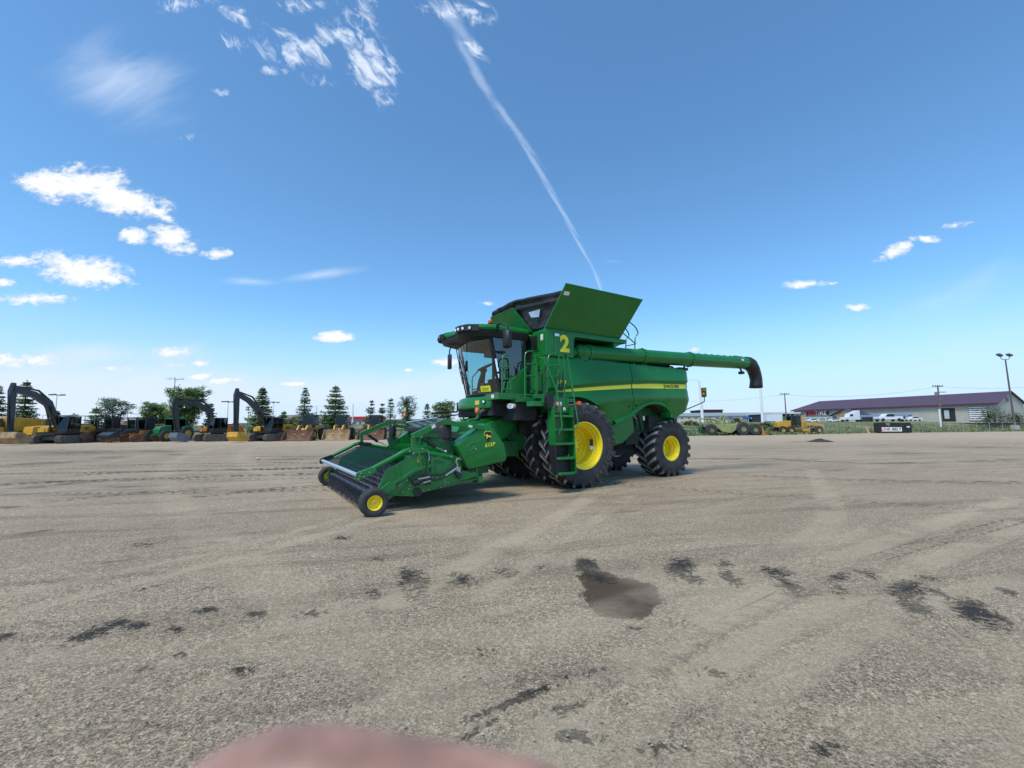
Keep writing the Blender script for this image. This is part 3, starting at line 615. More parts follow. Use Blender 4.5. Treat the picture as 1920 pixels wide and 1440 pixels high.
# --- grain tank box with the number
b = B()
b.prism([(.85, 3.16), (.85, 3.80), (-.02, 3.78), (-.02, 3.16)], 1.0, 1.55); b.build('tank_side_box', GREEN, H, bevel=.018)
b = B(); b.prism([(-.02, 3.155), (-.02, 3.78), (-.2, 3.78), (-.2, 3.74), (-.09, 3.715), (-.045, 3.66), (-.03, 3.58)], 1.30, 1.548); b.build('recess_frame', GREEN, H)
b = B(); b.box((.84, -1.55, 3.76), (-1.95, 1.50, 3.83)); b.box((.0, 1.2, 3.70), (-1.85, 1.555, 3.78)); b.prism([(-1.45, 3.55), (-1.85, 3.74), (-1.45, 3.74)], 1.0, 1.5); b.box((.83, 1.40, 3.80), (-1.70, 1.492, 3.90)); b.build('tank_rim', GREEN, H, bevel=.01)
b = B(); b.box((.845, -.85, 3.62), (.70, 1.0, 3.8)); b.box((.845, -.80, 3.16), (.70, 1.0, 3.62)); b.box((.10, -1.5, 3.16), (-1.9, -1.0, 3.78)); b.box((.78, .80, 2.2), (.70, 1.02, 3.8)); b.build('tank_front_wall', GREEN, H)
b = B(); b.box((.853, .88, 3.16), (.862, 1.50, 3.76)); b.box((.862, 1.0, 3.33), (.885, 1.3, 3.74)); b.build('service_panel', GREEN, H, bevel=.012)
b = B(); b.box((.886, 1.04, 3.37), (.905, 1.26, 3.70)); b.build('black_screen', BLK, H, bevel=.02)
b = B(); b.plate([(.895, .90, 3.62), (.895, .96, 3.62), (.895, .96, 3.76), (.895, .90, 3.76)], .006, 0); b.plate([(.866, 1.36, 3.56), (.866, 1.46, 3.56), (.866, 1.46, 3.70), (.866, 1.36, 3.70)], .006, 0); b.plate([(.866, 1.36, 3.52), (.866, 1.46, 3.52), (.866, 1.46, 3.555), (.866, 1.36, 3.555)], .006, 1); b.build('warning_decal', [WHT, ORD], H)
b = B(); b.box((.59, 1.55, 3.655), (.45, 1.575, 3.725)); b.build('side_work_light', WLENS, H, bevel=.008)
# column below the box, front facing
b = B(); b.prism([(.80, 2.05), (.93, 2.05), (.93, 2.6), (.87, 3.15), (.80, 3.15)], .86, 1.54); b.build('front_column', GREEN, H, bevel=.012)
b = B(); b.box((.95, 1.18, 2.35), (1.0, 1.36, 3.05)); b.box((.93, .9, 2.28), (.96, 1.5, 2.34)); b.box((.945, 1.40, 2.3), (1.0, 1.5, 2.75)); b.build('column_ribs', GREENM, H, bevel=.006)
# flaps of the grain tank extension
b = B(); b.plate([(.83, 1.50, 3.86), (-1.69, 1.50, 3.85), (-1.71, 2.30, 4.71), (.81, 2.30, 4.71)], .03)
b.tube([(.82, 2.31, 4.71), (-1.71, 2.31, 4.71)], .018, 6); b.tube([(.82, 1.9, 4.30), (-1.69, 1.9, 4.29)], .012, 5)
b.build('tank_extension_side', GREEN, H)
b = B(); b.plate([(.86, -.98, 3.84), (.86, .98, 3.84), (1.17, .60, 4.50), (1.17, -.60, 4.50)], .025); b.tube([(1.18, .6, 4.51), (1.18, -.6, 4.51)], .015, 6); b.build('tank_extension_front', GREEN, H)
b = B(); b.plate([(.76, 2.17, 4.60), (.60, 2.17, 4.60), (.60, 2.105, 4.53), (.76, 2.105, 4.53)], .006)
o = b.build('flap_decal', WHT, H); o.location = (0, .025, -.02)
# tarpaulin over the tank, with folds
rows = []
low = [(.88, -.98, 3.84), (.885, -.5, 3.84), (.89, 0, 3.84), (.88, 1.0, 3.84), (.88, 1.25, 3.84), (.85, 1.48, 3.86)]
topl = [(1.15, -.62, 4.70), (1.155, -.3, 4.705), (1.155, 0, 4.71), (1.15, .62, 4.715), (.98, 1.38, 4.66), (.80, 2.16, 4.61)]
def lerp(a, b_, t_): return tuple(a[i] + (b_[i] - a[i]) * t_ for i in range(3))
def resample(pl, n):
    out = []
    for i in range(n):
        t_ = i / (n - 1) * (len(pl) - 1); k = min(int(t_), len(pl) - 2); out.append(lerp(pl[k], pl[k + 1], t_ - k))
    return out
L0, T0 = resample(low, 61), resample(topl, 61)
from mathutils import noise as mnoise
for j in range(19):
    t_ = j / 18; row = []
    for i in range(61):
        p_ = Vector(lerp(L0[i], T0[i], t_)); edge_ = 1 if 0 < i < 60 else 0
        f_ = mnoise.noise(Vector((i * .10, t_ * 4.5, 1))) * .035 + mnoise.noise(Vector((i * .25, t_ * 12, 4))) * .018
        if t_ > .68: f_ += .035 * math.sin((t_ - .68) * 28)
        p_.x += -.035 + f_ * edge_; p_.y += f_ * .4 * edge_; row.append(p_)
    rows.append(row)
b = B(); b.grid(rows)
roof = []
for j in range(13):
    t_ = j / 12; x = 1.13 - t_ * 2.8; row = []
    wdt = .62 + 1.2 * min(1, t_ * 3)
    for i in range(25):
        s_ = i / 24 * 2 - 1; y = s_ * (wdt if s_ > 0 else .62 + .5 * t_); z = 4.64 - .25 * abs(math.sin(s_ * 1.57)) * min(1, t_ * 4) * (s_ > 0) + .05 * math.sin(i * 1.7 + j) * .3 + .02 - .12 * abs(s_) * min(1, t_ * 3) + .04 * mnoise.noise(Vector((i * .3, j * .5, 0)))
        row.append((x, y, z))
    roof.append(row)
b.grid(roof); b.grid([[r_[0] for r_ in roof], [(r_[0][0] - .1, -1.0, 3.82) for r_ in roof]]); o = b.build('tank_tarpaulin', TARP, H, ang=60)
so_ = o.modifiers.new('thickness', 'SOLIDIFY'); so_.thickness = .006
# opaque window patch, sky seen through put into its colour (right of the front flap), sewn on the fabric
def on_tarp(u, v_, off=.03):
    p_ = Vector(lerp(lerp(low[3], low[5], u), lerp(topl[3], topl[5], u), v_)); return (p_.x + off + .01, p_.y, p_.z)
b = B(); b.plate([on_tarp(.30, .38), on_tarp(.62, .34), on_tarp(.62, .56), on_tarp(.26, .54)], .008); b.build('tarpaulin_window', FILM, H)
# ladder rails at the tank's rear
b = B()
for y in (.9, 1.25): b.tube(curve([(-2.52, y, 3.35), (-2.56, y, 3.98), (-2.69, y, 4.14), (-2.57, y, 4.33), (-2.3, y, 4.45)], 3), .018, 6)
b.tube([(-2.58, 1.25, 3.82), (-2.0, 1.25, 4.12)], .016, 6); b.tube([(-2.58, .9, 3.82), (-2.58, 1.25, 3.82)], .014, 6)
b.build('deck_handrail', GREENM, H)
# --- unloading auger
P0, P1 = Vector((-.42, 1.36, 3.36)), Vector((-8.0, 1.47, 3.615))
b = B(); D_ = (P1 - P0)
at_ = lambda x: P0 + D_ * ((x - P0.x) / D_.x)
b.tube([at_(-.35), at_(-7.9)], .205, 28)
b.build('auger_tube', GREEN, H, ang=40)
b = B()
for x in (-.62, -2.62, -4.72): b.tube([at_(x + .03), at_(x - .03)], .228, 28); 
for x in (-2.62, -4.72):
    for k in range(14):
        a = 2 * math.pi * k / 14; p_ = at_(x) + Vector((0, math.cos(a) * .232, math.sin(a) * .232)); b.tube([p_ + Vector((.045, 0, 0)), p_ - Vector((.045, 0, 0))], .012, 6)
for k in range(9): p_ = at_(-4.9 - .33 * k) + Vector((0, 0, .205)); b.box(p_ - Vector((.05, .02, .01)), p_ + Vector((.05, .02, .014)))
p_ = at_(-7.15); b.box(p_ + Vector((-.35, -.06, .19)), p_ + Vector((.1, .06, .225)))
b.build('auger_flange', GREENM, H)
b = B(); b.sphere((-.36, 1.34, 3.36), .215, 0, 20, 12, (.8, 1, 1)); b.tube([(-.30, 1.30, 3.36), (-.12, 1.22, 3.3), (-.05, 1.1, 3.2)], .16, 16); b.tube([(-.42, 1.36, 3.2), (-.42, 1.38, 3.1)], .17, 18); b.build('auger_elbow', GREEN, H)
b = B(); b.box((-.1, 1.43, 3.17), (-1.5, 1.5, 3.2)); b.box((-2.5, 1.25, 3.16), (-2.75, 1.5, 3.2)); b.tube([(-4.6, 1.3, 3.17), (-4.62, 1.35, 3.37)], .03, 6); b.box((-4.3, 1.1, 3.16), (-4.7, 1.4, 3.24)); b.build('auger_cradle', DARK, H)
# rubber spout
rows = []
sp_ = [((-7.72, 1.47, 3.605), (0, 1), .215), ((-7.92, 1.47, 3.60), (.05, 1), .225), ((-8.08, 1.47, 3.55), (.35, .95), .225), ((-8.20, 1.475, 3.42), (.75, .7), .21), ((-8.28, 1.48, 3.24), (.95, .3), .20), ((-8.33, 1.48, 3.06), (1, .12), .195), ((-8.31, 1.48, 2.88), (1, .0), .205), ((-8.28, 1.48, 2.77), (1, -.05), .215)]
for c_, (dx, dz), r_ in sp_:
    c_ = Vector(c_); n_ = Vector((-dx, 0, dz)).normalized() if False else Vector((-dx, 0, dz)).normalized()
    rows.append([c_ + n_ * math.cos(a) * r_ * 1.05 + Vector((0, 1, 0)) * math.sin(a) * r_ for a in [2 * math.pi * k / 22 for k in range(22)]])
b = B(); b.grid(rows, 0, True); o = b.build('auger_spout', BLK, H, ang=50); o.modifiers.new('thickness', 'SOLIDIFY').thickness = .012
b = B(); b.tube([(-7.4, 1.47, 3.40), (-7.42, 1.5, 3.30), (-7.5, 1.52, 3.22)], .03, 7); b.box((-7.36, 1.42, 3.2), (-7.50, 1.56, 3.29)); b.build('auger_camera', BLK, H)
b = B(); b.plate([(-7.18, 1.672, 3.62), (-7.32, 1.672, 3.62), (-7.32, 1.668, 3.69), (-7.18, 1.668, 3.69)], .004); b.build('auger_decal', WHT, H)
# rear warning lamp on its bent arm
b = B(); b.tube(curve([(-4.55, 1.2, 1.90), (-5.0, 1.32, 2.06), (-5.38, 1.38, 2.19), (-5.46, 1.38, 2.24), (-5.46, 1.38, 2.42)], 3), .017, 6); b.plate([(-5.46, 1.30, 2.36), (-5.46, 1.46, 2.36), (-5.46, 1.47, 2.66), (-5.46, 1.29, 2.66)], .02); b.build('rear_lamp_arm', GREENM, H)
b = B(); b.sphere((-5.42, 1.38, 2.45), .06, 0, 14, 8, (.7, 1, 1)); b.sphere((-5.50, 1.38, 2.45), .06, 0, 14, 8, (.7, 1, 1)); b.build('rear_lamp_lens', ORG, H)
b = B(); b.plate([(-5.445, 1.31, 2.55), (-5.445, 1.45, 2.55), (-5.445, 1.45, 2.64), (-5.445, 1.31, 2.64)], .006); b.build('rear_reflector', mat('rear_reflector_olive', (.42, .40, .06), .4), H)

# --- cab
CABO = bpy.data.objects.new('cab', None); C.objects.link(CABO); CABO.parent = H
def ring(z):                                         # cab glass outline at height z, from rear right round the front to rear left
    t_ = (z - 2.28) / 1.36
    xa = 1.76 + .30 * t_; xc = 2.03 + .27 * t_; ya = .88 - .0 * t_
    rear = 1.08
    pts = [(rear, -.95), (xa - .12, -.95), (xa, -ya)]
    for k in range(1, 12): s_ = k / 12 * 2 - 1; pts.append((xa + (xc - xa) * math.cos(s_ * math.pi / 2) ** .8, ya * s_))
    pts += [(xa, ya), (xa - .12, .95), (rear, .95)]
    return [(x, y, z) for x, y in pts]
zs = np.linspace(2.28, 3.58, 9)
b = B(); b.grid([[p_ for p_ in ring(z)[2:15]] for z in zs]); b.build('windshield', GLS, CABO, ang=60)
b = B(); b.plate([(1.70, .945, 2.30), (1.10, .965, 2.30), (1.10, .965, 3.60), (1.98, .945, 3.60)], .006); b.build('side_window', GLS2, CABO)
b = B(); b.plate([(1.70, -.945, 2.30), (.90, -.965, 2.30), (.90, -.965, 3.60), (1.98, -.945, 3.60)], .006); b.build('side_window', GLS, CABO)
b = B()
for sg in (1, -1):
    b.tube([(1.74, sg * .90, 2.24), (1.90, sg * .90, 2.9), (2.04, sg * .88, 3.70)], .042, 6); xr = 1.05 if sg > 0 else .86; b.box((xr, sg * .93, 2.2), (xr + .07, sg * .985, 3.75)); b.box((xr, sg * .93, 2.2), (1.75, sg * .97, 2.30)); 
b.tube([p_ for p_ in ring(2.26)[2:15]], .035, 6); b.tube([p_ for p_ in ring(3.60)[2:15]], .04, 6)
b.box((.86, -.96, 2.2), (.90, .96, 2.55)); b.box((.86, -.96, 3.45), (.90, .96, 3.75)); b.box((.86, .6, 2.5), (.90, .96, 3.5))
b.build('cab_pillars', BLK, CABO)
b = B(); b.box((1.0, -.94, 2.10), (1.75, .94, 2.27)); b.prism([(1.7, -.9), (1.95, -.6), (2.02, 0), (1.95, .6), (1.7, .9)], 2.10, 2.27, 'z'); b.build('cab_floor', CABIN, CABO)
b = B(); b.box((1.06, -.93, 3.54), (1.95, .93, 3.58)); b.box((1.06, -.5, 3.35), (1.45, .5, 3.62)); b.build('headliner', mat('headliner', (.14, .125, .10), .9), CABO)
# roof
def roof_ring(off, z):
    half = [(1.0, 1.06), (1.8, 1.07), (2.10, 1.05), (2.30, .98), (2.44, .90), (2.60, .80), (2.66, .62), (2.68, .45), (2.60, .30), (2.57, .12)]
    pts = [(x + (off if x > 1.2 else 0), max(y + off, .05)) for x, y in half]; pts += [(x, -y) for x, y in reversed(pts)]
    return [(x, y, z) for x, y in pts]
b = B()
rs_ = [roof_ring(-.06, 3.745), roof_ring(.0, 3.755), roof_ring(.02, 3.80), roof_ring(.0, 3.86), roof_ring(-.05, 3.89), roof_ring(-.35, 3.93)]
# brow rises towards the middle rear
b.grid(rs_, 0, True); b.add(rs_[-1], [tuple(range(len(rs_[-1])))]); b.add(rs_[0], [tuple(reversed(range(len(rs_[0]))))])
b.build('cab_roof', GREEN, CABO, ang=40)
b = B(); b.grid([roof_ring(-.42, 3.56), roof_ring(-.20, 3.55), roof_ring(-.07, 3.60), roof_ring(-.02, 3.70), roof_ring(-.03, 3.76)], 0, True); b.add(roof_ring(-.42, 3.56), [tuple(range(20))]); b.build('roof_underside', BLK, CABO)
b = B(); b.box((1.88, 1.045, 3.75), (1.93, 1.095, 3.89)); b.build('roof_seam', BLK, CABO)
for sg in (1, -1):
    b = B(); pl = [(2.36, .985), (2.47, .93), (2.63, .83), (2.70, .63), (2.715, .44), (2.66, .36)]
    rr_ = [[(x + .012, sg * (y + .012), z) for x, y in pl] for z in (3.70, 3.725, 3.81, 3.85)]; b.grid(rr_); b.build('lamp_recess', BLK, CABO, ang=50)
    for (x, y) in ((2.55, .905), (2.665, .775), (2.712, .635), (2.725, .505)):
        n_ = Vector(((x - 2.0) * 1.2, sg * y * .55, -.12)).normalized(); c_ = Vector((x + .012, sg * (y + .0), 3.765)); b = B(); b.tube([c_ - n_ * .03, c_ + n_ * .012], .042, 16, 1); b.tube([c_ + n_ * .012, c_ + n_ * .018], .034, 16, 0); b.build('roof_work_light', [WLENS, BLK], CABO)
b = B(); b.lathe([(.0, 0), (.062, 0), (.06, .05), (.05, .055)], (1.80, .50, 4.00), 'z', 16, 0); b.lathe([(.05, .05), (.056, .06), (.056, .12), (.04, .145), (0, .15)], (1.80, .50, 4.00), 'z', 16, 1); b.tube([(1.8, .5, 3.9), (1.8, .5, 4.02)], .04, 8); b.build('beacon', [BLK, ORG], CABO)
# mirrors
def mirror(sg, xc, yc, z0, z1, w_, d_):
    b = B(); pr = [(w_ * math.cos(a) * .5 * (1 if abs(math.cos(a)) < .8 else .96), d_ * math.sin(a) * .5) for a in np.linspace(0, 2 * math.pi, 17)[:-1]]
    b.grid([[(xc + x * k, yc + y * k, z) for x, y in pr] for z, k in ((z0, .8), (z0 + .02, 1), (z1 - .02, 1), (z1, .8))], 0, True); b.add([(xc + x * .8, yc + y * .8, z1) for x, y in pr], [tuple(range(16))]); b.add([(xc + x * .8, yc + y * .8, z0) for x, y in pr], [tuple(range(16))])
    b.tube(curve([(1.92, sg * 1.04, 3.80), (2.0, sg * 1.3, 3.85), (xc, yc, z1 + .12), (xc, yc, z1 - .02)], 4), .02, 8); b.build('mirror', BLKM if sg < 0 else BLK, CABO, ang=50)
mirror(1, 1.90, 1.5, 3.26, 3.65, .20, .26); mirror(-1, 2.06, -1.42, 3.10, 3.52, .10, .20)
b = B(); b.tube([(2.32, -.45, 3.62), (2.26, -.30, 3.0), (2.10, .0, 2.45)], .012, 5); b.tube([(2.14, -.55, 3.6), (2.16, -.55, 3.0), (2.02, -.62, 2.6)], .010, 5); b.tube([(2.12, .0, 2.42), (2.20, -.4, 2.9)], .008, 5); b.build('wiper', BLK, CABO)
b = B(); b.tube([(1.74, -.80, 2.27), (1.88, -.82, 2.9), (2.02, -.82, 3.58)], .058, 6); b.build('inner_pillar_trim', mat('brown_trim', (.11, .085, .065), .8), CABO)
# inside: seat, column, steering wheel, console, monitor
b = B(); b.box((1.10, -.12, 2.56), (1.55, .36, 2.70)); b.box((1.06, -.10, 2.70), (1.18, .34, 3.12)); b.box((1.08, 0, 3.12), (1.16, .24, 3.26)); b.box((1.2, -.05, 2.27), (1.5, .30, 2.56)); b.box((1.2, .38, 2.8), (1.55, .46, 2.86)); b.build('driver_seat', SEAT, CABO, bevel=.03)
b = B(); b.tube([(1.84, .12, 2.27), (1.84, .10, 2.6), (1.77, .12, 2.94)], [.15, .09, .05], 10); b.box((1.74, .04, 2.86), (1.84, .22, 2.94)); b.tube([(1.9, .1, 2.27), (1.8, .12, 2.55)], .1, 8); b.build('steering_column', CABIN, CABO)
b = B(); q = Euler((0, R(28), 0)).to_matrix()
b.tube([Vector((1.74, .12, 2.99)) + q @ Vector((.20 * math.cos(a), .20 * math.sin(a), 0)) for a in np.linspace(0, 2 * math.pi, 25)[:-1]], .018, 8, 0, True)
for a in (0, 2.1, 4.2): b.tube([Vector((1.74, .12, 2.97)), Vector((1.74, .12, 2.99)) + q @ Vector((.19 * math.cos(a), .19 * math.sin(a), 0))], .014, 6)
b.build('steering_wheel', BLK, CABO)
b = B(); b.box((1.15, -.45, 2.27), (1.55, -.2, 2.62)); b.box((1.1, .50, 2.27), (1.6, .80, 2.58)); b.build('console', CABIN, CABO, bevel=.03)
b = B(); b.box((1.84, -.80, 2.97), (1.87, -.68, 3.26)); b.tube([(1.93, -.86, 3.1), (1.86, -.76, 3.1)], .02, 6); b.build('monitor', BLK, CABO, bevel=.01)
b = B(); b.tube([(1.80, -.50, 2.27), (1.80, -.50, 2.78), (1.86, .0, 2.92)], .014, 6); b.tube([(1.80, -.50, 2.45), (1.85, .0, 2.45)], .012, 6); b.build('inner_rail', BLKM, CABO)
b = B()
def ws(s_, z, off=.012):
    t_ = (z - 2.28) / 1.36; xa = 1.76 + .30 * t_; xc = 2.03 + .27 * t_; return Vector((xa + (xc - xa) * math.cos(s_ * math.pi / 2) ** .8 + off, .88 * s_, z))
b.plate([ws(.45, 2.315), ws(.80, 2.315), ws(.80, 2.46), ws(.45, 2.46)], .006); b.build('yellow_notice', YELS, CABO, bevel=.01)
xx = (ws(.80, 2.4) - ws(.45, 2.4)).normalized(); cc_ = (ws(.45, 2.39, .02) + ws(.80, 2.39, .02)) / 2
for k, s_ in enumerate(('DO NOT', 'OPERATE', 'MACHINE')): 
    b = B()
    for j in range(len(s_)): b.plate([cc_ + xx * (-.10 + j * .03) + Vector((0, 0, .035 - k * .035)), cc_ + xx * (-.08 + j * .03) + Vector((0, 0, .035 - k * .035)), cc_ + xx * (-.08 + j * .03) + Vector((0, 0, .048 - k * .035)), cc_ + xx * (-.10 + j * .03) + Vector((0, 0, .048 - k * .035))], .002)
    b.build('notice_print', BLK, CABO)
b = B(); b.cyl((1.86, -.22, 2.33), (1.92, .12, 2.33), .07, 14, 0); b.cyl((1.9, .16, 2.33), (1.89, .28, 2.33), .07, 14, 1); b.box((1.84, .18, 2.4), (1.90, .24, 2.56), 1); b.build('windshield_items', [REDD, FILM], CABO)
b = B(); b.tube([(1.955, .90, 3.25), (1.955, 1.0, 3.25), (1.75, 1.0, 3.25)], .02, 6); b.box((1.80, .98, 3.22), (1.66, 1.01, 3.28)); b.build('door_hinge', BLK, CABO)
# skirt below the windshield
rows = []
for z, off in ((1.90, -.02), (1.93, .05), (2.08, .07), (2.16, .03), (2.20, -.04)):
    row = []
    for k in range(17):
        s_ = k / 16 * 2 - 1; x = 1.80 + .27 * math.cos(s_ * math.pi / 2) ** .8 + off + .10; row.append((x, s_ * 1.0, z - .02 * s_))
    rows.append(row)
b = B(); b.grid(rows); b.grid([rows[0], [(1.5, p_[1], 1.92) for p_ in rows[0]]]); b.grid([rows[-1], [(1.6, p_[1], 2.22) for p_ in rows[-1]]]); b.build('cab_skirt', GREEN, CABO, ang=45)
b = B(); b.tube([(2.11, .52, 2.05), (2.17, .53, 2.05)], .05, 14); b.build('skirt_cap', GREEN, CABO)
b = B(); b.tube([(2.07, .72, 2.06), (2.115, .74, 2.06)], .055, 14, 1); b.tube([(2.115, .74, 2.06), (2.12, .742, 2.06)], .032, 12, 0); b.build('skirt_lamp', [WLENS, BLK], CABO)
# green panel behind the door
b = B(); b.prism([(1.66, 2.26), (1.05, 2.26), (1.05, 2.95), (1.12, 2.90), (1.60, 2.52)], .97, 1.03); b.build('door_side_panel', GREEN, H, bevel=.01)
b = B(); b.box((1.05, .97, 2.2), (.96, 1.0, 3.1)); b.build('hose_gap', DARK, H)
# platform and beams
b = B(); b.box((2.16, .95, 2.075), (1.2, 1.52, 2.215)); b.build('cab_platform', GREENM, H, bevel=.006)
b = B(); b.box((1.70, 1.30, 2.02), (.95, 1.64, 2.12)); b.box((1.30, 1.6, 2.10), (.95, 1.75, 2.20)); b.build('platform_beam', GREENM, H, bevel=.006)
b = B(); b.box((1.56, 1.75, 1.91), (1.15, 2.02, 2.02)); b.box((1.15, 1.2, 2.02), (.4, 2.05, 2.10)); b.box((.95, 1.55, 2.10), (.30, 1.60, 2.2)); b.build('ladder_arm', GREENM, H, bevel=.006)
b = B(); b.plate([(2.165, 1.22, 2.11), (2.165, 1.34, 2.11), (2.165, 1.34, 2.19), (2.165, 1.22, 2.19)], .004); b.build('platform_decal', WHT, H)
b = B(); b.box((1.25, 2.0, 1.85), (1.08, 2.13, 2.15)); b.tube([(1.2, 2.05, 2.15), (1.2, 2.05, 2.22)], .03, 8)
for z in (1.9, 1.97, 2.08): b.tube([(1.25, 2.06, z), (1.28, 2.06, z)], .02, 8)
b.build('pivot_bracket', BLKM, H)
# rails
def rail(name, loops, r_=.017, chain=None):
    b = B()
    for l in loops: b.tube(l, r_, 7)
    return b.build(name, GREENM, H)
rail('front_handrail', [curve([(2.05, 1.5, 2.1), (2.03, 1.5, 2.95), (1.99, 1.5, 3.06), (1.93, 1.5, 3.09), (1.88, 1.5, 3.03), (1.84, 1.5, 2.88), (1.80, 1.5, 2.1)], 3), [(2.03, 1.5, 2.81), (1.85, 1.5, 2.81)], [(2.04, 1.5, 2.54), (1.82, 1.5, 2.54)], [(2.04, 1.5, 2.30), (1.81, 1.5, 2.30)], [(1.97, 1.5, 2.54), (1.97, 1.5, 2.78)]])
rail('gate_handrail', [[(1.50, 1.6, 2.05), (1.49, 1.6, 3.08), (1.46, 1.6, 3.16), (1.40, 1.6, 3.20), (1.28, 1.6, 3.22), (1.22, 1.6, 3.18), (1.20, 1.6, 3.10), (1.21, 1.6, 2.05)], [(1.49, 1.6, 2.62), (1.21, 1.6, 2.64)], [(1.49, 1.6, 2.90), (1.21, 1.6, 2.92)], [(1.49, 1.6, 2.18), (1.21, 1.6, 2.19)]])
rail('rear_gate_handrail', [[(.93, 1.68, 2.1), (.91, 1.68, 2.95), (.87, 1.68, 3.12), (.80, 1.68, 3.17), (.62, 1.68, 3.22), (.57, 1.68, 3.18), (.56, 1.68, 3.05), (.66, 1.68, 2.12)], [(.92, 1.68, 2.62), (.60, 1.68, 2.66)], [(.92, 1.68, 2.86), (.58, 1.68, 2.94)]])
rail('ladder_handrail', [[(1.30, 1.9, 3.02), (1.24, 2.0, 3.0), (1.10, 2.22, 2.35), (1.02, 2.27, 1.9), (.99, 2.30, 1.47), (1.06, 2.27, 1.30)], [(1.30, 1.9, 3.02), (1.22, 1.7, 2.95), (1.20, 1.65, 2.2)]])
rail('ladder_handrail', [[(.46, 2.1, 2.12), (.76, 2.1, 3.10), (.70, 2.17, 3.05), (.52, 2.28, 1.55), (.60, 2.27, 1.40)], [(.44, 1.75, 2.1), (.46, 1.75, 3.12), (.76, 2.1, 3.10)]][:1] + [[(.44, 1.72, 2.15), (.45, 1.72, 3.20), (.40, 1.8, 3.16)]])
b = B()
for (a_, c_, sag) in (((2.0, 1.5, 2.70), (1.49, 1.6, 2.95), .22), ((1.49, 1.6, 2.62), (.92, 1.68, 2.62), .35), ((1.21, 1.6, 3.0), (.92, 1.68, 2.95), .22), ((1.2, 1.62, 2.95), (.92, 1.68, 3.0), .35), ((.6, 1.68, 3.0), (.45, 1.72, 3.1), .75), ((.6, 1.68, 2.9), (.45, 1.72, 2.9), .75)):
    a_, c_ = Vector(a_), Vector(c_); b.tube([a_.lerp(c_, t_) - Vector((0, 0, sag * 4 * t_ * (1 - t_))) for t_ in np.linspace(0, 1, 13)], .009, 5)
b.build('safety_chain', BLKM, H)
# ladder
LADX0, LADX1, LY = 1.14, .60, 2.17
b = B()
b.prism([(1.97, 1.90), (2.20, 1.90), (2.24, 1.10), (2.22, 1.05), (2.0, 1.05)], LADX0, LADX0 - .03, 'x')
b.prism([(1.97, 1.90), (2.20, 1.90), (2.24, 1.10), (2.27, .42), (2.10, .42), (2.0, 1.05)], LADX1 - .02, LADX1 + .01, 'x', 0)
b.box((LADX0, 1.97, 1.42), (LADX1, 2.0, 2.05)); b.box((1.14, 2.0, 1.72), (.66, 2.21, 1.90)) if False else None
b.box((1.14, 2.06, 1.76), (.62, 2.09, 2.06)); b.box((LADX0, 2.0, 1.10), (LADX1, 2.03, 1.42))
b.build('ladder_frame', GREEN, H, bevel=.004)
b = B(); b.prism([(2.02, 1.05), (2.23, 1.05), (2.28, .42), (2.12, .42)], LADX0, LADX0 - .02, 'x'); b.box((LADX0, 2.0, .80), (LADX1, 2.02, 1.08)); b.prism([(2.04, .78), (2.06, .78), (2.10, .46), (2.08, .46)], LADX0, LADX1, 'x'); b.build('lower_ladder_frame', BLKM, H)
for z, xo in ((1.71, .0), (1.41, .0), (1.10, .0)):
    b = B(); b.box((LADX0 - .005, 2.03, z - .05), (LADX1 + .012, 2.25, z + .005)); b.build('ladder_step', GREENM, H, bevel=.008)
for z in (.79, .46):
    b = B(); b.prism([(1.13, 2.06), (.62, 2.06), (.60, 2.24), (.66, 2.31), (1.06, 2.31), (1.12, 2.24)], z - .055, z, 'z'); b.build('ladder_step', GREENM, H, bevel=.008)
b = B()
for (x0, x1, z0, z1, m_) in ((1.03, .97, 1.93, 2.02, 1), (1.09, 1.05, 1.90, 1.99, 0), (.98, .84, 1.94, 2.01, 0), (.97, .84, 1.92, 1.935, 2), (.97, .85, 1.80, 1.91, 3), (.80, .73, 1.82, 1.89, 0)):
    b.plate([(x0, 2.105, z0), (x1, 2.105, z0), (x1, 2.105, z1), (x0, 2.105, z1)], .006, m_)
b.build('ladder_decal', [WHT, ORD, ORG, mat('decal_brown', (.18, .12, .07), .6)], H)
b = B(); b.box((.47, 2.2, 1.95), (.40, 2.26, 2.03)); b.tube([(.5, 2.2, 1.99), (.40, 2.18, 1.99)], .02, 6); b.build('side_marker', ORG, H)
# --- feeder house, gear under the cab
b = B(); b.prism([(2.95, .50), (2.90, 1.42), (1.85, 1.70), (.70, 2.10), (.35, 2.1), (.4, 1.1), (1.5, .72)], -.68, .68); b.build('feeder_house', GREEN, H, bevel=.01)
b = B(); b.prism([(2.35, 1.0), (2.38, 1.40), (1.92, 1.60), (1.42, 1.71), (1.32, 1.46), (1.52, 1.22), (1.9, 1.05)], .69, .86); b.build('feeder_side_shield', GREEN, H, bevel=.02)
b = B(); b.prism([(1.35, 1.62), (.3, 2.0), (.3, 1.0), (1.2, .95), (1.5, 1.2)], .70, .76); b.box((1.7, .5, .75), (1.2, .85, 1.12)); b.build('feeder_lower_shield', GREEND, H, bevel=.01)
b = B()
for (x, y, z, s_, m_) in ((2.02, .875, 1.38, .07, 0), (1.94, .875, 1.34, .06, 1), (1.86, .875, 1.27, .07, 0), (1.97, .875, 1.27, .06, 1), (1.90, .875, 1.18, .06, 0), (1.80, .875, 1.20, .05, 0)):
    b.plate([(x + s_ * .6, y, z - s_ * .4), (x - s_ * .5, y, z - s_ * .6), (x - s_ * .6, y, z + s_ * .4), (x + s_ * .5, y, z + s_ * .6)], .006, m_)
b.build('feeder_decal', [WHT, mat('decal_rust', (.22, .09, .05), .6)], H)
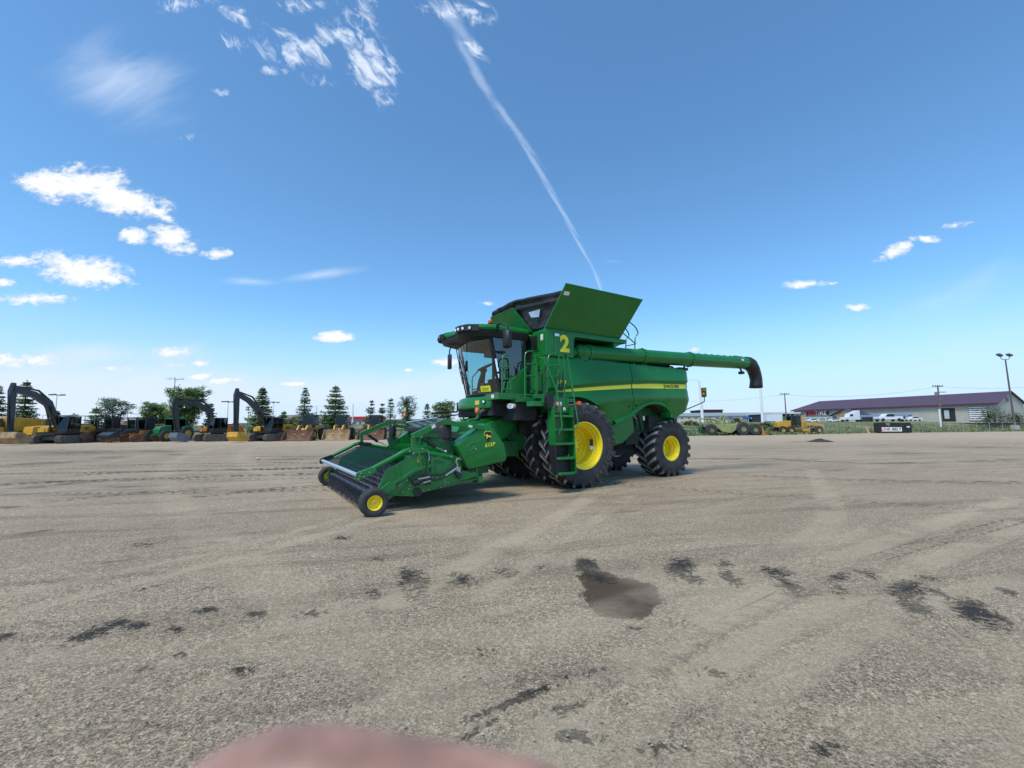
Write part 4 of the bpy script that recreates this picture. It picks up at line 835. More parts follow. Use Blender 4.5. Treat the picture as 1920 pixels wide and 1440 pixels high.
b = B(); b.box((2.0, -.95, 1.72), (.7, 1.0, 2.12)); b.box((1.7, .8, 1.6), (1.1, 1.5, 2.03)); b.box((1.2, -.9, 1.3), (.6, .95, 1.9)); b.box((1.9, -1.3, 1.9), (.8, -.9, 2.15))
b.build('underfloor_gear', DARK, H, bevel=.02)
b = B(); b.tube(curve([(2.15, .55, 1.45), (2.2, .6, 1.65), (2.05, .66, 1.85), (1.7, .75, 1.92), (1.4, .8, 1.9)]), .065, 10); b.tube(curve([(1.75, .75, 1.68), (1.72, .8, 1.8), (1.6, .85, 1.92)]), .04, 8)
b.tube([(2.75, -1.0, 1.83), (2.0, -1.0, 1.88)], .025, 6); b.tube([(2.6, -1.0, 1.72), (2.0, -.9, 1.8)], .02, 6); b.build('hydraulic_hose', BLK, H)
b = B(); b.tube([(1.72, 1.42, 1.93), (1.80, 1.44, 1.93)], .065, 16, 0, flat=1.6); b.build('step_lamp', WLENS, H)
# --- front marker lamps on arms
def marker(sg, x, y):
    b = B(); b.tube(curve([(x + .22, y * 1.0, 1.50), (x + .20, y, 1.60), (x + .02, y + .03, 1.64), (x, y + .03, 1.74), (x, y + .03, 1.86)], 3), .022, 6)
    b.prism([(y - .07, 1.76), (y - .02, 1.70), (y + .06, 1.70), (y + .11, 1.76), (y + .13, 2.04), (y - .09, 2.04)], x - .012, x + .0, 'x'); o = b.build('marker_arm', GREENM, H)
    b = B(); b.sphere((x + .015, y + .02, 1.80), .068, 0, 14, 10, (.6, .9, 1.1)); b.build('marker_lens', ORG, H)
    b = B(); b.plate([(x + .008, y - .075, 1.93), (x + .008, y + .115, 1.93), (x + .008, y + .115, 2.02), (x + .008, y - .075, 2.02)], .006); b.build('marker_reflector', mat('reflector', (.75, .55, .08), .4), H)
marker(1, 2.72, 1.60); marker(-1, 3.05, -2.30)

# --- pickup header
XS = [(4.73, .20), (4.89, .41), (4.77, .71), (4.56, .81), (4.28, .97), (4.05, .96), (3.6, .86), (3.46, .82), (3.30, .62), (3.05, .60), (2.95, .5), (3.38, .42), (3.72, .37), (4.26, .22), (4.61, .26)]
for sg in (1, -1):
    b = B(); b.prism(XS, sg * 2.06, sg * 2.12)
    b.prism([(4.61, .27), (4.30, .60), (4.32, .63), (4.66, .40), (4.75, .30)], sg * 2.12, sg * 2.15); b.prism([(4.80, .36), (4.84, .40), (4.25, .72), (3.95, .78), (3.95, .73), (4.22, .67)], sg * 2.12, sg * 2.17)
    b.prism([(4.62, .80), (4.56, .82), (4.50, .55), (4.56, .52)], sg * 2.12, sg * 2.14); b.tube([(4.18, sg * 2.13, 1.0), (4.10, sg * 2.13, .62)], .03, 8)
    b.prism([(3.96, .88), (3.90, .88), (3.88, .60), (3.94, .60)], sg * 2.12, sg * 2.15); b.prism([(3.98, .84), (3.90, .90), (3.74, .93), (3.70, .80), (3.82, .84)], sg * 2.12, sg * 2.14)
    b.build('header_side_sheet', GREENM, H, bevel=.004)
b = B()                                               # platform floor, back wall, top beam
b.prism([(4.4, .22), (3.5, .34), (2.95, .42), (2.95, .46), (3.5, .40), (4.4, .28)], -2.06, 2.06)
b.box((2.93, -2.06, .45), (2.98, -.70, 1.25)); b.box((2.93, .70, .45), (2.98, 2.06, 1.25)); b.box((2.93, -.70, 1.2), (2.98, .70, 1.42)); b.box((2.86, -2.1, 1.22), (3.04, 2.1, 1.36)); b.box((2.82, -2.08, .36), (2.95, 2.08, .48))
b.prism([(2.98, 1.36), (3.10, 1.36), (3.02, 1.50), (2.95, 1.50)], -1.9, 1.4); b.box((2.98, -2.0, .95), (3.02, 1.9, 1.0))
for y in (-1.75, -1.05, .95, 1.6): b.box((2.96, y, .45), (3.05, y + .06, 1.25))
b.build('header_frame', GREENM, H, bevel=.006)
b = B(); rr_ = .19; b.tube([(3.42, -1.98, .72), (3.42, 1.98, .72)], rr_, 20)
for (y0, y1, sgn) in ((-1.98, -.35, 1), (1.98, .35, -1)):
    n_ = 96; rin, rout = [], []
    for k in range(n_ + 1):
        t_ = k / n_; a = t_ * 2 * math.pi * 3.4 * sgn; y = y0 + (y1 - y0) * t_
        rin.append((3.42 + rr_ * math.cos(a), y, .72 + rr_ * math.sin(a))); rout.append((3.42 + .33 * math.cos(a), y, .72 + .33 * math.sin(a)))
    b.grid([rin, rout])
b.build('cross_auger', GREEN, H, ang=50)
SLAT = mat('belt_slat', (.13, .14, .18), .5, var=.15)
# pickup deck: seven belts with rows of tines
def deck(t_): return Vector((4.98 - .98 * t_, 0, .27 + .27 * t_))
for k in range(7):
    y0 = -1.95 + k * .558; y1 = y0 + .52; b = B()
    prof = [(4.98, .235), (5.015, .26), (5.01, .30), (4.97, .32), (4.02, .585), (3.97, .58), (3.95, .54), (3.98, .50), (4.93, .225)]
    b.prism(prof, y0, y1)
    for j in range(8):
        p_ = deck(j / 7.3); b.box((p_.x - .022, y0, p_.z + .035), (p_.x + .022, y1, p_.z + .062), 1)
        for i in range(9):
            y = y0 + .03 + i * .0575; b.tube([(p_.x, y, p_.z + .05), (p_.x - .01, y, p_.z + .10), (p_.x + .02, y, p_.z + .16)], .006, 4, cap=False)
    for (x, z, dx, dz) in ((5.03, .28, .17, .05), (5.03, .24, .20, -.12), (5.02, .20, .15, -.17), (4.96, .17, .09, -.15), (4.86, .17, .05, -.155), (4.72, .20, .03, -.17), (4.55, .24, .01, -.17)):
        for i in range(5):
            y = y0 + .06 + i * .10; b.tube([(x, y, z), (x + dx * .6, y, z + dz * .5), (x + dx * .8 - .02, y, z + dz * 1.0)], .009, 4, cap=False)
    b.build('pickup_belt', [BELT, SLAT], H, smooth=False)
b = B(); b.tube([(4.95, -2.0, .24), (4.95, 2.0, .24)], .05, 12); b.tube([(4.03, -2.0, .52), (4.03, 2.0, .52)], .06, 12); b.build('belt_roller', BLKM, H)
# front cross tube, side tubes, upper arms, links, struts, air springs
b = B(); b.tube([(5.22, -2.1, .645), (5.22, 2.1, .645)], .038, 12); b.build('front_cross_tube', SIL, H)
for sg in (1, -1):
    Y2 = sg * 2.1
    b = B(); b.tube(curve([(5.10, Y2, .70), (4.62, Y2, .93), (4.45, Y2, 1.02), (4.33, Y2, 1.045), (4.2, Y2, 1.03)], 4), .045, 12); b.tube([(4.28, Y2, 1.045), (4.05, Y2, .995), (3.58, Y2, .90), (3.50, Y2, .89)], .045, 12); b.build('wind_guard_tube', GREEN, H, ang=50)
    b = B(); b.prism([(5.26, .56), (5.29, .62), (5.26, .70), (5.02, .78), (4.94, .76), (4.96, .68), (5.14, .60)], Y2 - .025, Y2 + .045); b.prism([(4.36, 1.10), (4.02, 1.06), (4.0, 1.0), (4.3, .98)], Y2 - .05, Y2 + .05); b.build('tube_bracket', GREENM if sg > 0 else BLKM, H, bevel=.006)
    b = B()
    for (x, z) in ((5.22, .645), (5.2, .69), (5.16, .63), (5.24, .60), (5.06, .70), (4.36, 1.03), (4.29, .99), (4.12, 1.07), (3.55, .895), (4.30, 1.29), (4.0, .86), (3.97, .60), (3.86, .50)): b.tube([(x, Y2 + sg * .045, z), (x, Y2 + sg * .065, z)], .014, 7)
    b.build('bolt_head', STEEL, H)
    b = B(); arm = [(4.33, 1.33), (4.30, 1.27), (4.20, 1.27), (3.68, 1.52), (3.40, 1.47), (2.85, 1.40), (2.85, 1.49), (3.38, 1.555), (3.60, 1.60), (3.72, 1.60), (3.82, 1.56)]
    b.prism(arm, Y2 - .035, Y2 + .035); b.build('lift_arm', GREEN, H, bevel=.006)
    b = B(); b.prism([(4.32, 1.28), (4.24, 1.28), (4.22, 1.03), (4.30, 1.03)], Y2 - .03, Y2 + .03); b.build('arm_link', GREENM, H, bevel=.004)
    b = B(); b.tube([(4.10, Y2 - .0, 1.27), (3.85, Y2, 1.09)], .038, 12, 0); b.tube([(3.85, Y2, 1.09), (3.64, Y2, 1.0)], .012, 8, 1); b.sphere((4.13, Y2, 1.285), .03, 1); b.sphere((3.64, Y2, 1.0), .03, 1); b.build('gas_strut', [BLK, STEEL], H)
    ya = sg * 1.86
    b = B(); b.lathe([(.02, 1.50), (.088, 1.50), (.092, 1.485), (.096, 1.42), (.093, 1.36), (.096, 1.30), (.09, 1.24), (.075, 1.225), (.075, 1.21), (.10, 1.20), (.10, 1.18), (.0, 1.18)], (3.52, ya, 0), 'z', 22, 0); b.lathe([(0, 1.51), (.03, 1.51), (.03, 1.55), (0, 1.55)], (3.52, ya, 0), 'z', 10, 1); b.build('air_spring', [BLK, STEEL], H)
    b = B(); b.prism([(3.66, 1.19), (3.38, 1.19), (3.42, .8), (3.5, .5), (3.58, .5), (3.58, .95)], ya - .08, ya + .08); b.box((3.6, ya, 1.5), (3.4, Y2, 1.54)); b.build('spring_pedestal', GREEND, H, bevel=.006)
    # gauge wheels
    gw = bpy.data.objects.new('gauge_wheel', None); C.objects.link(gw); gw.parent = H; gw.location = (5.03, sg * 2.36, .225); gw.scale = (1, sg, 1)
    if sg > 0:
        b = B(); pr = [(.115, .085), (.13, .095), (.17, .108), (.205, .105), (.225, .09), (.234, .06), (.2345, .03), (.228, .028), (.228, .018), (.2355, .015), (.2355, 0)]; pr += [(r_, -h_) for r_, h_ in reversed(pr[:-1])]; b.lathe(pr, (0, 0, 0), 'y', 48); b.build('tyre', RUB, gw, ang=40)
        b = B(); b.lathe([(.118, .085), (.125, .09), (.122, .097), (.112, .09), (.105, .06), (.085, .035), (.06, .03), (.05, .05), (.028, .055), (.026, .075), (0, .078)], (0, 0, 0), 'y', 32, 0); b.lathe([(.118, -.085), (.125, -.09), (.105, -.06), (.085, .0), (0, 0)], (0, 0, 0), 'y', 24, 0); b.tube([(0, .078, 0), (0, .084, 0)], .016, 10, 1); b.build('rim', [YEL, STEEL], gw); GW0 = gw
    else:
        for ch in GW0.children: copy_part(ch, gw)
    b = B(); b.tube([(5.03, sg * 2.36, .225), (5.03, sg * 2.17, .225)], .03, 8); b.prism([(5.07, .17), (4.99, .17), (4.86, .42), (4.72, .52), (4.60, .5), (4.62, .38), (4.80, .30)], sg * 2.13, sg * 2.19); b.prism([(5.06, .18), (5.0, .18), (5.0, .40), (5.06, .42)], sg * 2.13, sg * 2.2); b.build('wheel_bracket', GREENM, H, bevel=.006)
    # hood
    hd = [(3.45, 1.11), (2.80, 1.53), (2.70, 1.525), (2.60, 1.46), (2.33, 1.11), (2.27, .84), (2.30, .76), (3.12, .62), (3.20, .66)]
    hd2 = [(3.41, 1.10), (2.80, 1.50), (2.71, 1.495), (2.62, 1.43), (2.36, 1.10), (2.30, .84), (2.33, .79), (3.12, .65), (3.18, .68)]
    b = B(); n_ = len(hd); rws = [[(x, sg * 1.80, z) for x, z in hd], [(x, sg * 2.06, z) for x, z in hd], [(x, sg * 2.105, z) for x, z in hd2]]; b.grid(rws, 0, True)
    cx_, cz_ = 2.83, 1.02; b.grid([rws[2], [(cx_ + (x - cx_) * .5, sg * 2.125, cz_ + (z - cz_) * .5) for x, z in hd2]], 0, True); b.add([(cx_ + (x - cx_) * .5, sg * 2.125, cz_ + (z - cz_) * .5) for x, z in hd2], [tuple(range(n_))]); b.add(rws[0], [tuple(range(n_))])
    b.tube(curve([(3.24, sg * 2.108, .90), (2.95, sg * 2.122, .99), (2.60, sg * 2.116, 1.08), (2.50, sg * 2.105, 1.13), (2.50, sg * 2.10, 1.2)]), .011, 6); b.build('header_hood', GREEN, H, ang=25, smooth=True)
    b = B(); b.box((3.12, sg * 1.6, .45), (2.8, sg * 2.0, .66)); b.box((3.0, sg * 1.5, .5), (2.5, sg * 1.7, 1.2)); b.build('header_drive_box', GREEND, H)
b = B(); b.tube(curve([(3.12, 2.118, 1.13), (3.20, 2.114, 1.07), (3.22, 2.11, .98), (3.10, 2.118, 1.02), (3.02, 2.12, 1.10), (3.06, 2.12, 1.15), (3.12, 2.118, 1.13)]), .012, 6); b.build('hood_handle', GREENM, H)
b = B(); b.tube([(3.02, 2.12, 1.03), (3.02, 2.135, 1.03)], .018, 8); b.build('hood_latch', STEEL, H)
# emblem: dark rounded shield, yellow border, leaping deer
def shield(k): return [(x * k, z * k) for x, z in ((-.075, .07), (-.05, .092), (.05, .092), (.075, .07), (.08, .0), (.055, -.07), (.02, -.092), (-.02, -.092), (-.055, -.07), (-.08, .0))]
EMC = Vector((2.74, 2.0, 1.27))
def em(pl, y0, y1, mt, name): b = B(); b.prism([(EMC.x - x, EMC.z + z) for x, z in pl], y0, y1); b.build(name, mt, H)
em(shield(1.12), 2.11, 2.124, YELS, 'emblem_border'); em(shield(1.02), 2.12, 2.130, BLK, 'emblem_field')
deer = [(-.062, .012), (-.05, .03), (-.035, .026), (-.03, .045), (-.022, .03), (-.01, .02), (.02, .012), (.045, .012), (.056, .022), (.052, .004), (.066, -.012), (.05, -.01), (.036, -.03), (.034, -.016), (.02, -.008), (-.008, -.012), (-.03, -.04), (-.062, -.046), (-.036, -.03), (-.022, -.006), (-.05, .0)]
deer = [(x * 1.0, z * 1.15) for x, z in deer]; em(deer, 2.129, 2.136, YELS, 'emblem_deer')
text_part('hood_lettering', '615P', .105, frame((2.70, 2.128, 1.10), (-1, 0, .12), (.12, 0, 1)), YELS, H, .002, .002, 1.1, .2)
# wind guard rods over the pickup
b = B()
for k in range(24):
    y = -1.98 + k * .172; b.tube([(5.19, y, .615), (4.75, y, .80), (4.42, y, .965), (4.28, y, .985), (3.95, y, .93), (3.65, y, .82)], .0095, 5, cap=False)
for (x, z) in ((4.9, .70), (4.42, .945), (3.95, .90)): b.tube([(x, -2.05, z), (x, 2.05, z)], .014, 6)
o = b.build('wind_guard_rods', mat('dark_green_rod', (.006, .045, .022), .4), H); kind(o, 'stuff')
# deflector screen behind the guard (far side), light plastic sheet with battens
SCR = mat('screen_sheet', (.15, .27, .25), .2, 0, .3, .1)
SQ = [Vector(p_) for p_ in ((3.10, -1.98, 1.60), (3.04, .12, 1.68), (3.00, .50, 1.65), (3.06, -1.10, 1.45))]
b = B(); b.plate(SQ, .012); b.build('deflector_screen', SCR, H)
b = B(); b.tube([SQ[0], SQ[1]], .022, 6, 1)
for t_ in (.25, .5, .75): b.tube([SQ[0].lerp(SQ[1], t_) + Vector((.012, 0, 0)), SQ[3].lerp(SQ[2], t_) + Vector((.012, 0, 0))], .013, 5, 0)
b.build('deflector_batten', [BLKM, SIL], H)
b = B(); b.prism([(3.15, 1.36), (3.15, 1.44), (2.95, 1.50)], -2.0, .9); b.box((3.06, .4, 1.24), (3.12, 1.7, 1.31)); b.build('rubber_curtain', BLK, H)
# hydraulics on the near side sheet
b = B(); b.tube(curve([(4.33, 2.2, .50), (4.36, 2.2, .58), (4.26, 2.2, .62), (4.05, 2.2, .60), (3.8, 2.2, .58), (3.6, 2.18, .68), (3.45, 2.16, .78)]), .018, 7); b.tube(curve([(4.1, 2.2, .52), (3.8, 2.2, .50), (3.5, 2.18, .62), (3.3, 2.15, .64)]), .016, 7); b.tube(curve([(3.45, 2.16, .86), (3.36, 2.2, .86), (3.25, 2.2, .70), (3.15, 2.17, .60), (3.05, 2.15, .62)]), .018, 7); b.tube([(4.04, 2.16, 1.0), (4.05, 2.18, .75), (4.07, 2.2, .6)], .010, 5)
b.build('hydraulic_hose', BLK, H)
b = B(); b.tube([(4.30, 2.2, .46), (4.14, 2.2, .49)], .05, 10, 0); b.box((4.1, 2.15, .42), (3.98, 2.22, .54), 0); b.tube([(4.22, 2.22, .53), (4.0, 2.22, .56)], .02, 6, 1); b.tube([(4.18, 2.22, .45), (3.98, 2.22, .49)], .016, 6, 1); b.tube([(4.2, 2.13, .30), (4.2, 2.19, .30)], .075, 14, 0); b.tube([(3.45, 2.16, .62), (3.38, 2.2, .50)], .045, 8, 0); b.build('hydraulic_motor', [BLKM, STEEL], H)
b = B(); b.tube(curve([(3.58, 2.2, .60), (3.44, 2.2, .70), (3.47, 2.2, .82), (3.42, 2.2, .86), (3.36, 2.2, .84)]), .013, 6); b.tube([(3.68, 2.2, .56), (3.44, 2.2, .70)], .016, 6); b.box((3.46, 2.16, .60), (3.38, 2.2, .70)); b.tube([(4.05, 2.14, 1.02), (4.0, 2.14, 1.02), (3.99, 2.16, .86)], .012, 6); b.build('steel_fitting', STEEL, H)
b = B(); rnd2 = random.Random(3)
for i in range(22):
    x = 4.55 - i * .045 + rnd2.uniform(-.02, .02); z = .30 + rnd2.uniform(0, .26) + .03 * (4.5 - x); b.tube([(x, 2.12, z), (x, 2.16, z)], .011, 6)
b.build('bolt_head', STEEL, H)
b = B(); b.plate([(4.20, 2.124, .93), (4.11, 2.124, .92), (4.13, 2.124, .80), (4.21, 2.124, .83)], .004, 0); b.build('side_sheet_decal', mat('decal_olive', (.35, .36, .06), .6), H)
b = B(); b.plate([(3.93, 2.14, 1.43), (3.86, 2.14, 1.465), (3.88, 2.14, 1.52), (3.95, 2.14, 1.485)], .005, 0); b.plate([(3.855, 2.14, 1.47), (3.74, 2.14, 1.52), (3.75, 2.14, 1.575), (3.87, 2.14, 1.525)], .005, 1); b.plate([(3.18, 2.14, 1.455), (3.10, 2.14, 1.445), (3.10, 2.14, 1.49), (3.18, 2.14, 1.50)], .005, 0); b.build('arm_decal', [WHT, mat('decal_dark_rust', (.16, .06, .03), .6)], H)

# ------------------------------------------------------------------ the machines lined up along the far edge
YLW = mat('machine_yellow', (.62, .32, .02), .45, 0, .2, .15, 1.2, dirt=.35, dcol=(.20, .13, .06))
ORJ = mat('machine_orange', (.50, .17, .02), .5, 0, .1, .2, 1.2, dirt=.4, dcol=(.14, .08, .04))
CHAR = mat('charcoal_paint', (.020, .023, .026), .45, 0, .2, .2, 1.2, dirt=.25, dcol=(.10, .09, .08))
RUST = mat('rusty_steel', (.17, .085, .05), .8, 0, 0, .45, 1.6, dirt=.5, dcol=(.34, .19, .09))
SANDY = mat('worn_bucket_steel', (.36, .24, .12), .75, 0, 0, .35, 1.8, dirt=.4, dcol=(.12, .07, .04))
GRYB = mat('grey_bucket_paint', (.12, .14, .18), .6, var=.25, scale=1.5, dirt=.3, dcol=(.10, .07, .05))
TRK = mat('track_steel', (.12, .10, .085), .8, 0, 0, .4, 3, dirt=.5, dcol=(.22, .17, .12))
MGLS = glass('machine_glass', (.22, .33, .36), .45, base=.04)
OLV = mat('scraper_green', (.25, .28, .11), .6, 0, 0, .25, 1, dirt=.3, dcol=(.16, .13, .08))
TGRN = mat('tractor_green', (.010, .16, .055), .4, 0, .3, .1)
ORIM = mat('ochre_rim', (.52, .36, .06), .5, var=.15)
def place(px, Y, z=0.0): p_ = at(px, 800, Y); return (p_.x, p_.y, z)
def trackshoe(b, x0, x1, y0, y1, h, m=0):
    r_ = h / 2; n = 10; prof = [(x1 - r_ + r_ * math.sin(math.pi * k / n), r_ - r_ * math.cos(math.pi * k / n)) for k in range(n + 1)] + [(x0 + r_ - r_ * math.sin(math.pi * k / n), r_ + r_ * math.cos(math.pi * k / n)) for k in range(n + 1)]
    b.prism(prof, y0, y1, 'y', m)
    pts = prof + [prof[0]]
    for (xa, za), (xb, zb) in zip(pts, pts[1:]):
        L_ = math.hypot(xb - xa, zb - za); k = max(1, int(L_ / .19))
        for i in range(k):
            t_ = (i + .5) / k; x, z = xa + (xb - xa) * t_, za + (zb - za) * t_; nx_, nz = (zb - za) / L_, -(xb - xa) / L_
            cx, cz = (x0 + x1) / 2, r_; s_ = 1 if (x - cx) * nx_ + (z - cz) * nz > 0 else -1
            b.tube([(x + nx_ * s_ * .0, y0 - .02, z + nz * s_ * .0), (x, y1 + .02, z)], .035, 4, m)
def beam(b, pts, w_, y, h, m=0):                     # tapered box girder through xz points
    P = [Vector((p_[0], 0, p_[1])) for p_ in pts]; hs = h if isinstance(h, (list, tuple)) else [h] * len(P); up_, dn = [], []
    for i, p_ in enumerate(P):
        t_ = (P[min(i + 1, len(P) - 1)] - P[max(i - 1, 0)]).normalized(); n_ = Vector((-t_.z, 0, t_.x)); up_.append(p_ + n_ * hs[i] / 2); dn.append(p_ - n_ * hs[i] / 2)
    pl = [(p_.x, p_.z) for p_ in up_] + [(p_.x, p_.z) for p_ in reversed(dn)]
    b.prism(pl, y - w_ / 2, y + w_ / 2, 'y', m)
def excavator(label, px, Y, ang, sc, body, boom_m, bk_m, J, hs, buck, rails=False, cabside=1):
    t = thing('excavator', label, 'excavator', place(px, Y), R(ang), 'machines parked along the far edge of the yard', sc)
    for s_ in (1, -1):
        b = B(); trackshoe(b, -2.0, 2.0, s_ * 1.0, s_ * 1.55, .85); b.build('track', TRK, t, smooth=False)
    b = B(); b.box((-1.2, -1.0, .35), (1.2, 1.0, .75)); b.tube([(0, 0, .7), (0, 0, 1.0)], .7, 16); b.build('undercarriage', CHAR, t, smooth=False)
    b = B(); b.prism([(1.3, 1.0), (1.35, 1.18), (-1.6, 1.18), (-1.6, 1.0)], -1.35, 1.35); b.build('deck', CHAR, t)
    b = B(); b.prism([(-.4, 1.18), (-.5, 1.95), (-1.9, 1.98), (-2.35, 1.75), (-2.4, 1.05), (-1.5, 1.02)], -1.4, 1.4); b.prism([(1.0, 1.18), (.95, 1.75), (-.4, 1.85), (-.4, 1.18)], -1.4, -.55); b.build('body', body, t, bevel=.06)
    b = B()
    for s_ in (1, -1):
        for k in range(4): b.box((-.9 - .16 * k, s_ * 1.40, 1.4), (-1.0 - .16 * k, s_ * 1.41, 1.75))
    b.box((-1.0, -1.0, 1.95), (-2.0, 1.0, 2.1)); b.tube([(-1.3, -.6, 2.0), (-1.3, -.6, 2.45)], .07, 8); b.build('engine_cover', CHAR, t, bevel=.02)
    y0, y1 = (.45, 1.35) if cabside > 0 else (-1.35, -.45)
    b = B(); b.box((1.15, y0, 1.18), (-.45, y1, 1.55))
    for (x, y) in ((1.15, y0), (1.15, y1), (.35, y1), (.35, y0), (-.42, y0), (-.42, y1)):
        b.tube([(x, y, 1.5), (x - (.18 if x > 1 else 0), y, 2.75)], .055, 4)
    b.box((1.02, y0 - .03, 2.72), (-.47, y1 + .03, 2.84)); b.box((.0, y0 + .2, 1.5), (-.25, y1 - .2, 2.3)); c_ = b.build('cab', CHAR, t)
    b = B(); g0 = .012; b.plate([(1.15, y0, 1.55), (1.15, y1, 1.55), (.98, y1, 2.72), (.98, y0, 2.72)], .01); b.build('window', MGLS, c_)
    for yy_ in (y0 - g0, y1 + g0):
        b = B(); b.plate([(1.1, yy_, 1.55), (-.4, yy_, 1.55), (-.4, yy_, 2.7), (.95, yy_, 2.7)], .01); b.build('window', MGLS, c_)
    # boom, stick, bucket
    b = B(); beam(b, J[:-1], .34, 0, [q_ * .8 for q_ in hs[:len(J) - 1]]); b.build('boom', boom_m, t)
    b = B(); tx, tz = J[-2]; bx, bz = J[-1]; b.prism([(tx - .12, tz + .55), (tx + .10, tz + .58), (tx + .33, tz - .2), (bx + .17, bz), (bx - .13, bz), (tx - .26, tz - .3)], -.14, .14); b.prism([(J[-3][0], J[-3][1] + .12), (J[-3][0] + .05, J[-3][1] - .2), (J[-2][0] + .1, J[-2][1] - .3), (J[-2][0] + .3, J[-2][1] + .1), (J[-2][0], J[-2][1] + .35)], -.15, .15) if False else None
    b.build('stick', boom_m, t)
    b = B(); k = len(J) // 2
    for s_ in (1, -1): b.tube([(.9, s_ * .30, 1.25), (J[1][0] * .9 + .1, s_ * .30, J[1][1] - .25)], .085, 8)
    b.build('boom_cylinder', boom_m, t); b = B(); b.tube([(J[1][0] - .1, 0, J[1][1] + .35), (J[-3][0] - .5, 0, J[-3][1] + .42), (J[-2][0] + .25, 0, J[-2][1] + .35)], [.11, .10, .05], 8); b.build('stick_cylinder', boom_m, t)
    b = B(); b.tube([(J[-2][0] + .28, 0, J[-2][1] - .6), (J[-1][0] + .32, 0, J[-1][1] + .25)], [.1, .06], 8); b.prism([(J[-1][0] - .1, J[-1][1] + .3), (J[-1][0] + .45, J[-1][1] + .3), (J[-1][0] + .3, J[-1][1] - .15), (J[-1][0] - .2, J[-1][1] - .15)], -.2, .2); b.build('linkage', boom_m, t)
    bw, bl, bh = buck; x, z = J[-1]
    b = B(); pr = [(x + .45, z), (x + .55, z - bh * .5), (x + .2, z - bh * .95), (x - bl * .5, z - bh), (x - bl, z - bh * .85)]; inn = [(a - .0, c2 + .09) for a, c2 in pr]
    b.prism(pr + list(reversed([(x + .30, z - .02), (x + .40, z - bh * .5), (x + .12, z - bh * .82), (x - bl * .5, z - bh * .9), (x - bl, z - bh * .80)])), -bw / 2, bw / 2)
    for s_ in (1, -1): b.prism([(x + .45, z), (x + .55, z - bh * .5), (x + .2, z - bh * .95), (x - bl, z - bh * .85), (x - bl * .7, z - bh * .35), (x, z)], s_ * bw / 2 - .03, s_ * bw / 2 + .03)
    for k in range(6): yk = -bw / 2 + .1 + k * (bw - .2) / 5; b.prism([(x - bl, z - bh * .80), (x - bl - .22, z - bh * .88), (x - bl, z - bh * .88)], yk - .05, yk + .05)
    b.build('bucket', bk_m, t)
    if rails:
        for (xa, xb) in ((-.4, .9), (-2.3, -1.0)):
            b = B()
            for y in (-1.25, .3, 1.25):
                b.tube([(xa, y, 2.0), (xa, y, 2.95), (xb, y, 2.95), (xb, y, 2.0)], .025, 5); b.tube([(xa, y, 2.5), (xb, y, 2.5)], .02, 5)
            b.tube([(xa, -1.25, 2.95), (xa, 1.25, 2.95)], .025, 5); b.tube([(xb, -1.25, 2.95), (xb, 1.25, 2.95)], .025, 5); b.build('guard_rail', mat('rail_grey', (.3, .3, .3), .5), t)
    b = B(); b.box((1.36, -1.2, 1.2), (1.30, -.6, 1.6)); b.build('side_box', body, t); 
    return t
excavator('large dark-boomed excavator with muddy bucket lowered, at the left edge of the photo', 118, 49, 276, 1.06, YLW, CHAR, SANDY,
    [(.5, 1.7), (1.9, 4.15), (3.5, 4.95), (5.5, 5.35), (5.3, 1.25)], [.55, .95, .75, .7, .5], (1.9, 1.2, 1.15), rails=True)
excavator('excavator with a folded black boom and grey smooth bucket beside the green tractor', 408, 53, 240, 1.0, ORJ, CHAR, GRYB,
    [(.5, 1.6), (1.0, 3.6), (2.4, 4.5), (4.6, 4.6), (4.1, 1.1)], [.5, .8, .75, .6, .5], (1.9, 1.0, 1.05))
excavator('excavator with a steep charcoal boom and bright yellow bucket, parked beside a wheel loader', 508, 52, 252, 1.0, YLW, CHAR, YLW,
    [(.5, 1.6), (1.9, 3.7), (3.2, 4.7), (4.7, 5.4), (4.5, 1.15)], [.5, .85, .65, .6, .5], (1.5, 1.0, 1.05))
# articulated dump truck behind the first excavator
t = thing('dump_truck', 'yellow dump truck body behind the large excavator at the left edge', 'dump truck', place(48, 58, 0), R(255), 'machines parked along the far edge of the yard')
b = B(); b.prism([(2.4, 1.4), (2.6, 3.2), (-3.2, 2.9), (-3.4, 2.5), (-2.2, 1.4)], -1.4, 1.4); b.build('dump_body', YLW, t, bevel=.04)
b = B(); b.box((2.6, -1.2, 1.2), (5.2, 1.2, 1.9)); b.box((4.0, -1.15, 1.2), (5.4, 1.15, 2.2)); b.build('hood', YLW, t, bevel=.05)
b = B(); b.box((2.7, -1.1, 1.9), (4.0, 1.1, 3.0)); b.build('cab', CHAR, t, bevel=.05)
for x in (-2.4, -.6, 3.8):
    for s_ in (1, -1): b = B(); b.lathe([(0, .28), (.4, .3), (.45, .3), (.8, .25), (.85, 0), (.8, -.25), (0, -.28)], (x, s_ * 1.15, .82), 'y', 24); b.build('wheel', RUB, t)
t = thing('crawler_dozer', 'yellow crawler partly hidden behind the bent boom of the large excavator', 'bulldozer', place(86, 57), R(255), 'machines parked along the far edge of the yard')
b = B(); b.prism([(1.8, .9), (1.7, 1.9), (.2, 2.1), (-1.6, 2.0), (-1.8, .9)], -.9, .9); b.build('body', YLW, t, bevel=.05)
b = B(); b.box((-.3, -.8, 2.0), (-1.5, .8, 3.0)); b.build('cab', CHAR, t, bevel=.04)
for s_ in (1, -1): b = B(); trackshoe(b, -1.9, 1.9, s_ * .9, s_ * 1.4, .95); b.build('track', TRK, t, smooth=False)
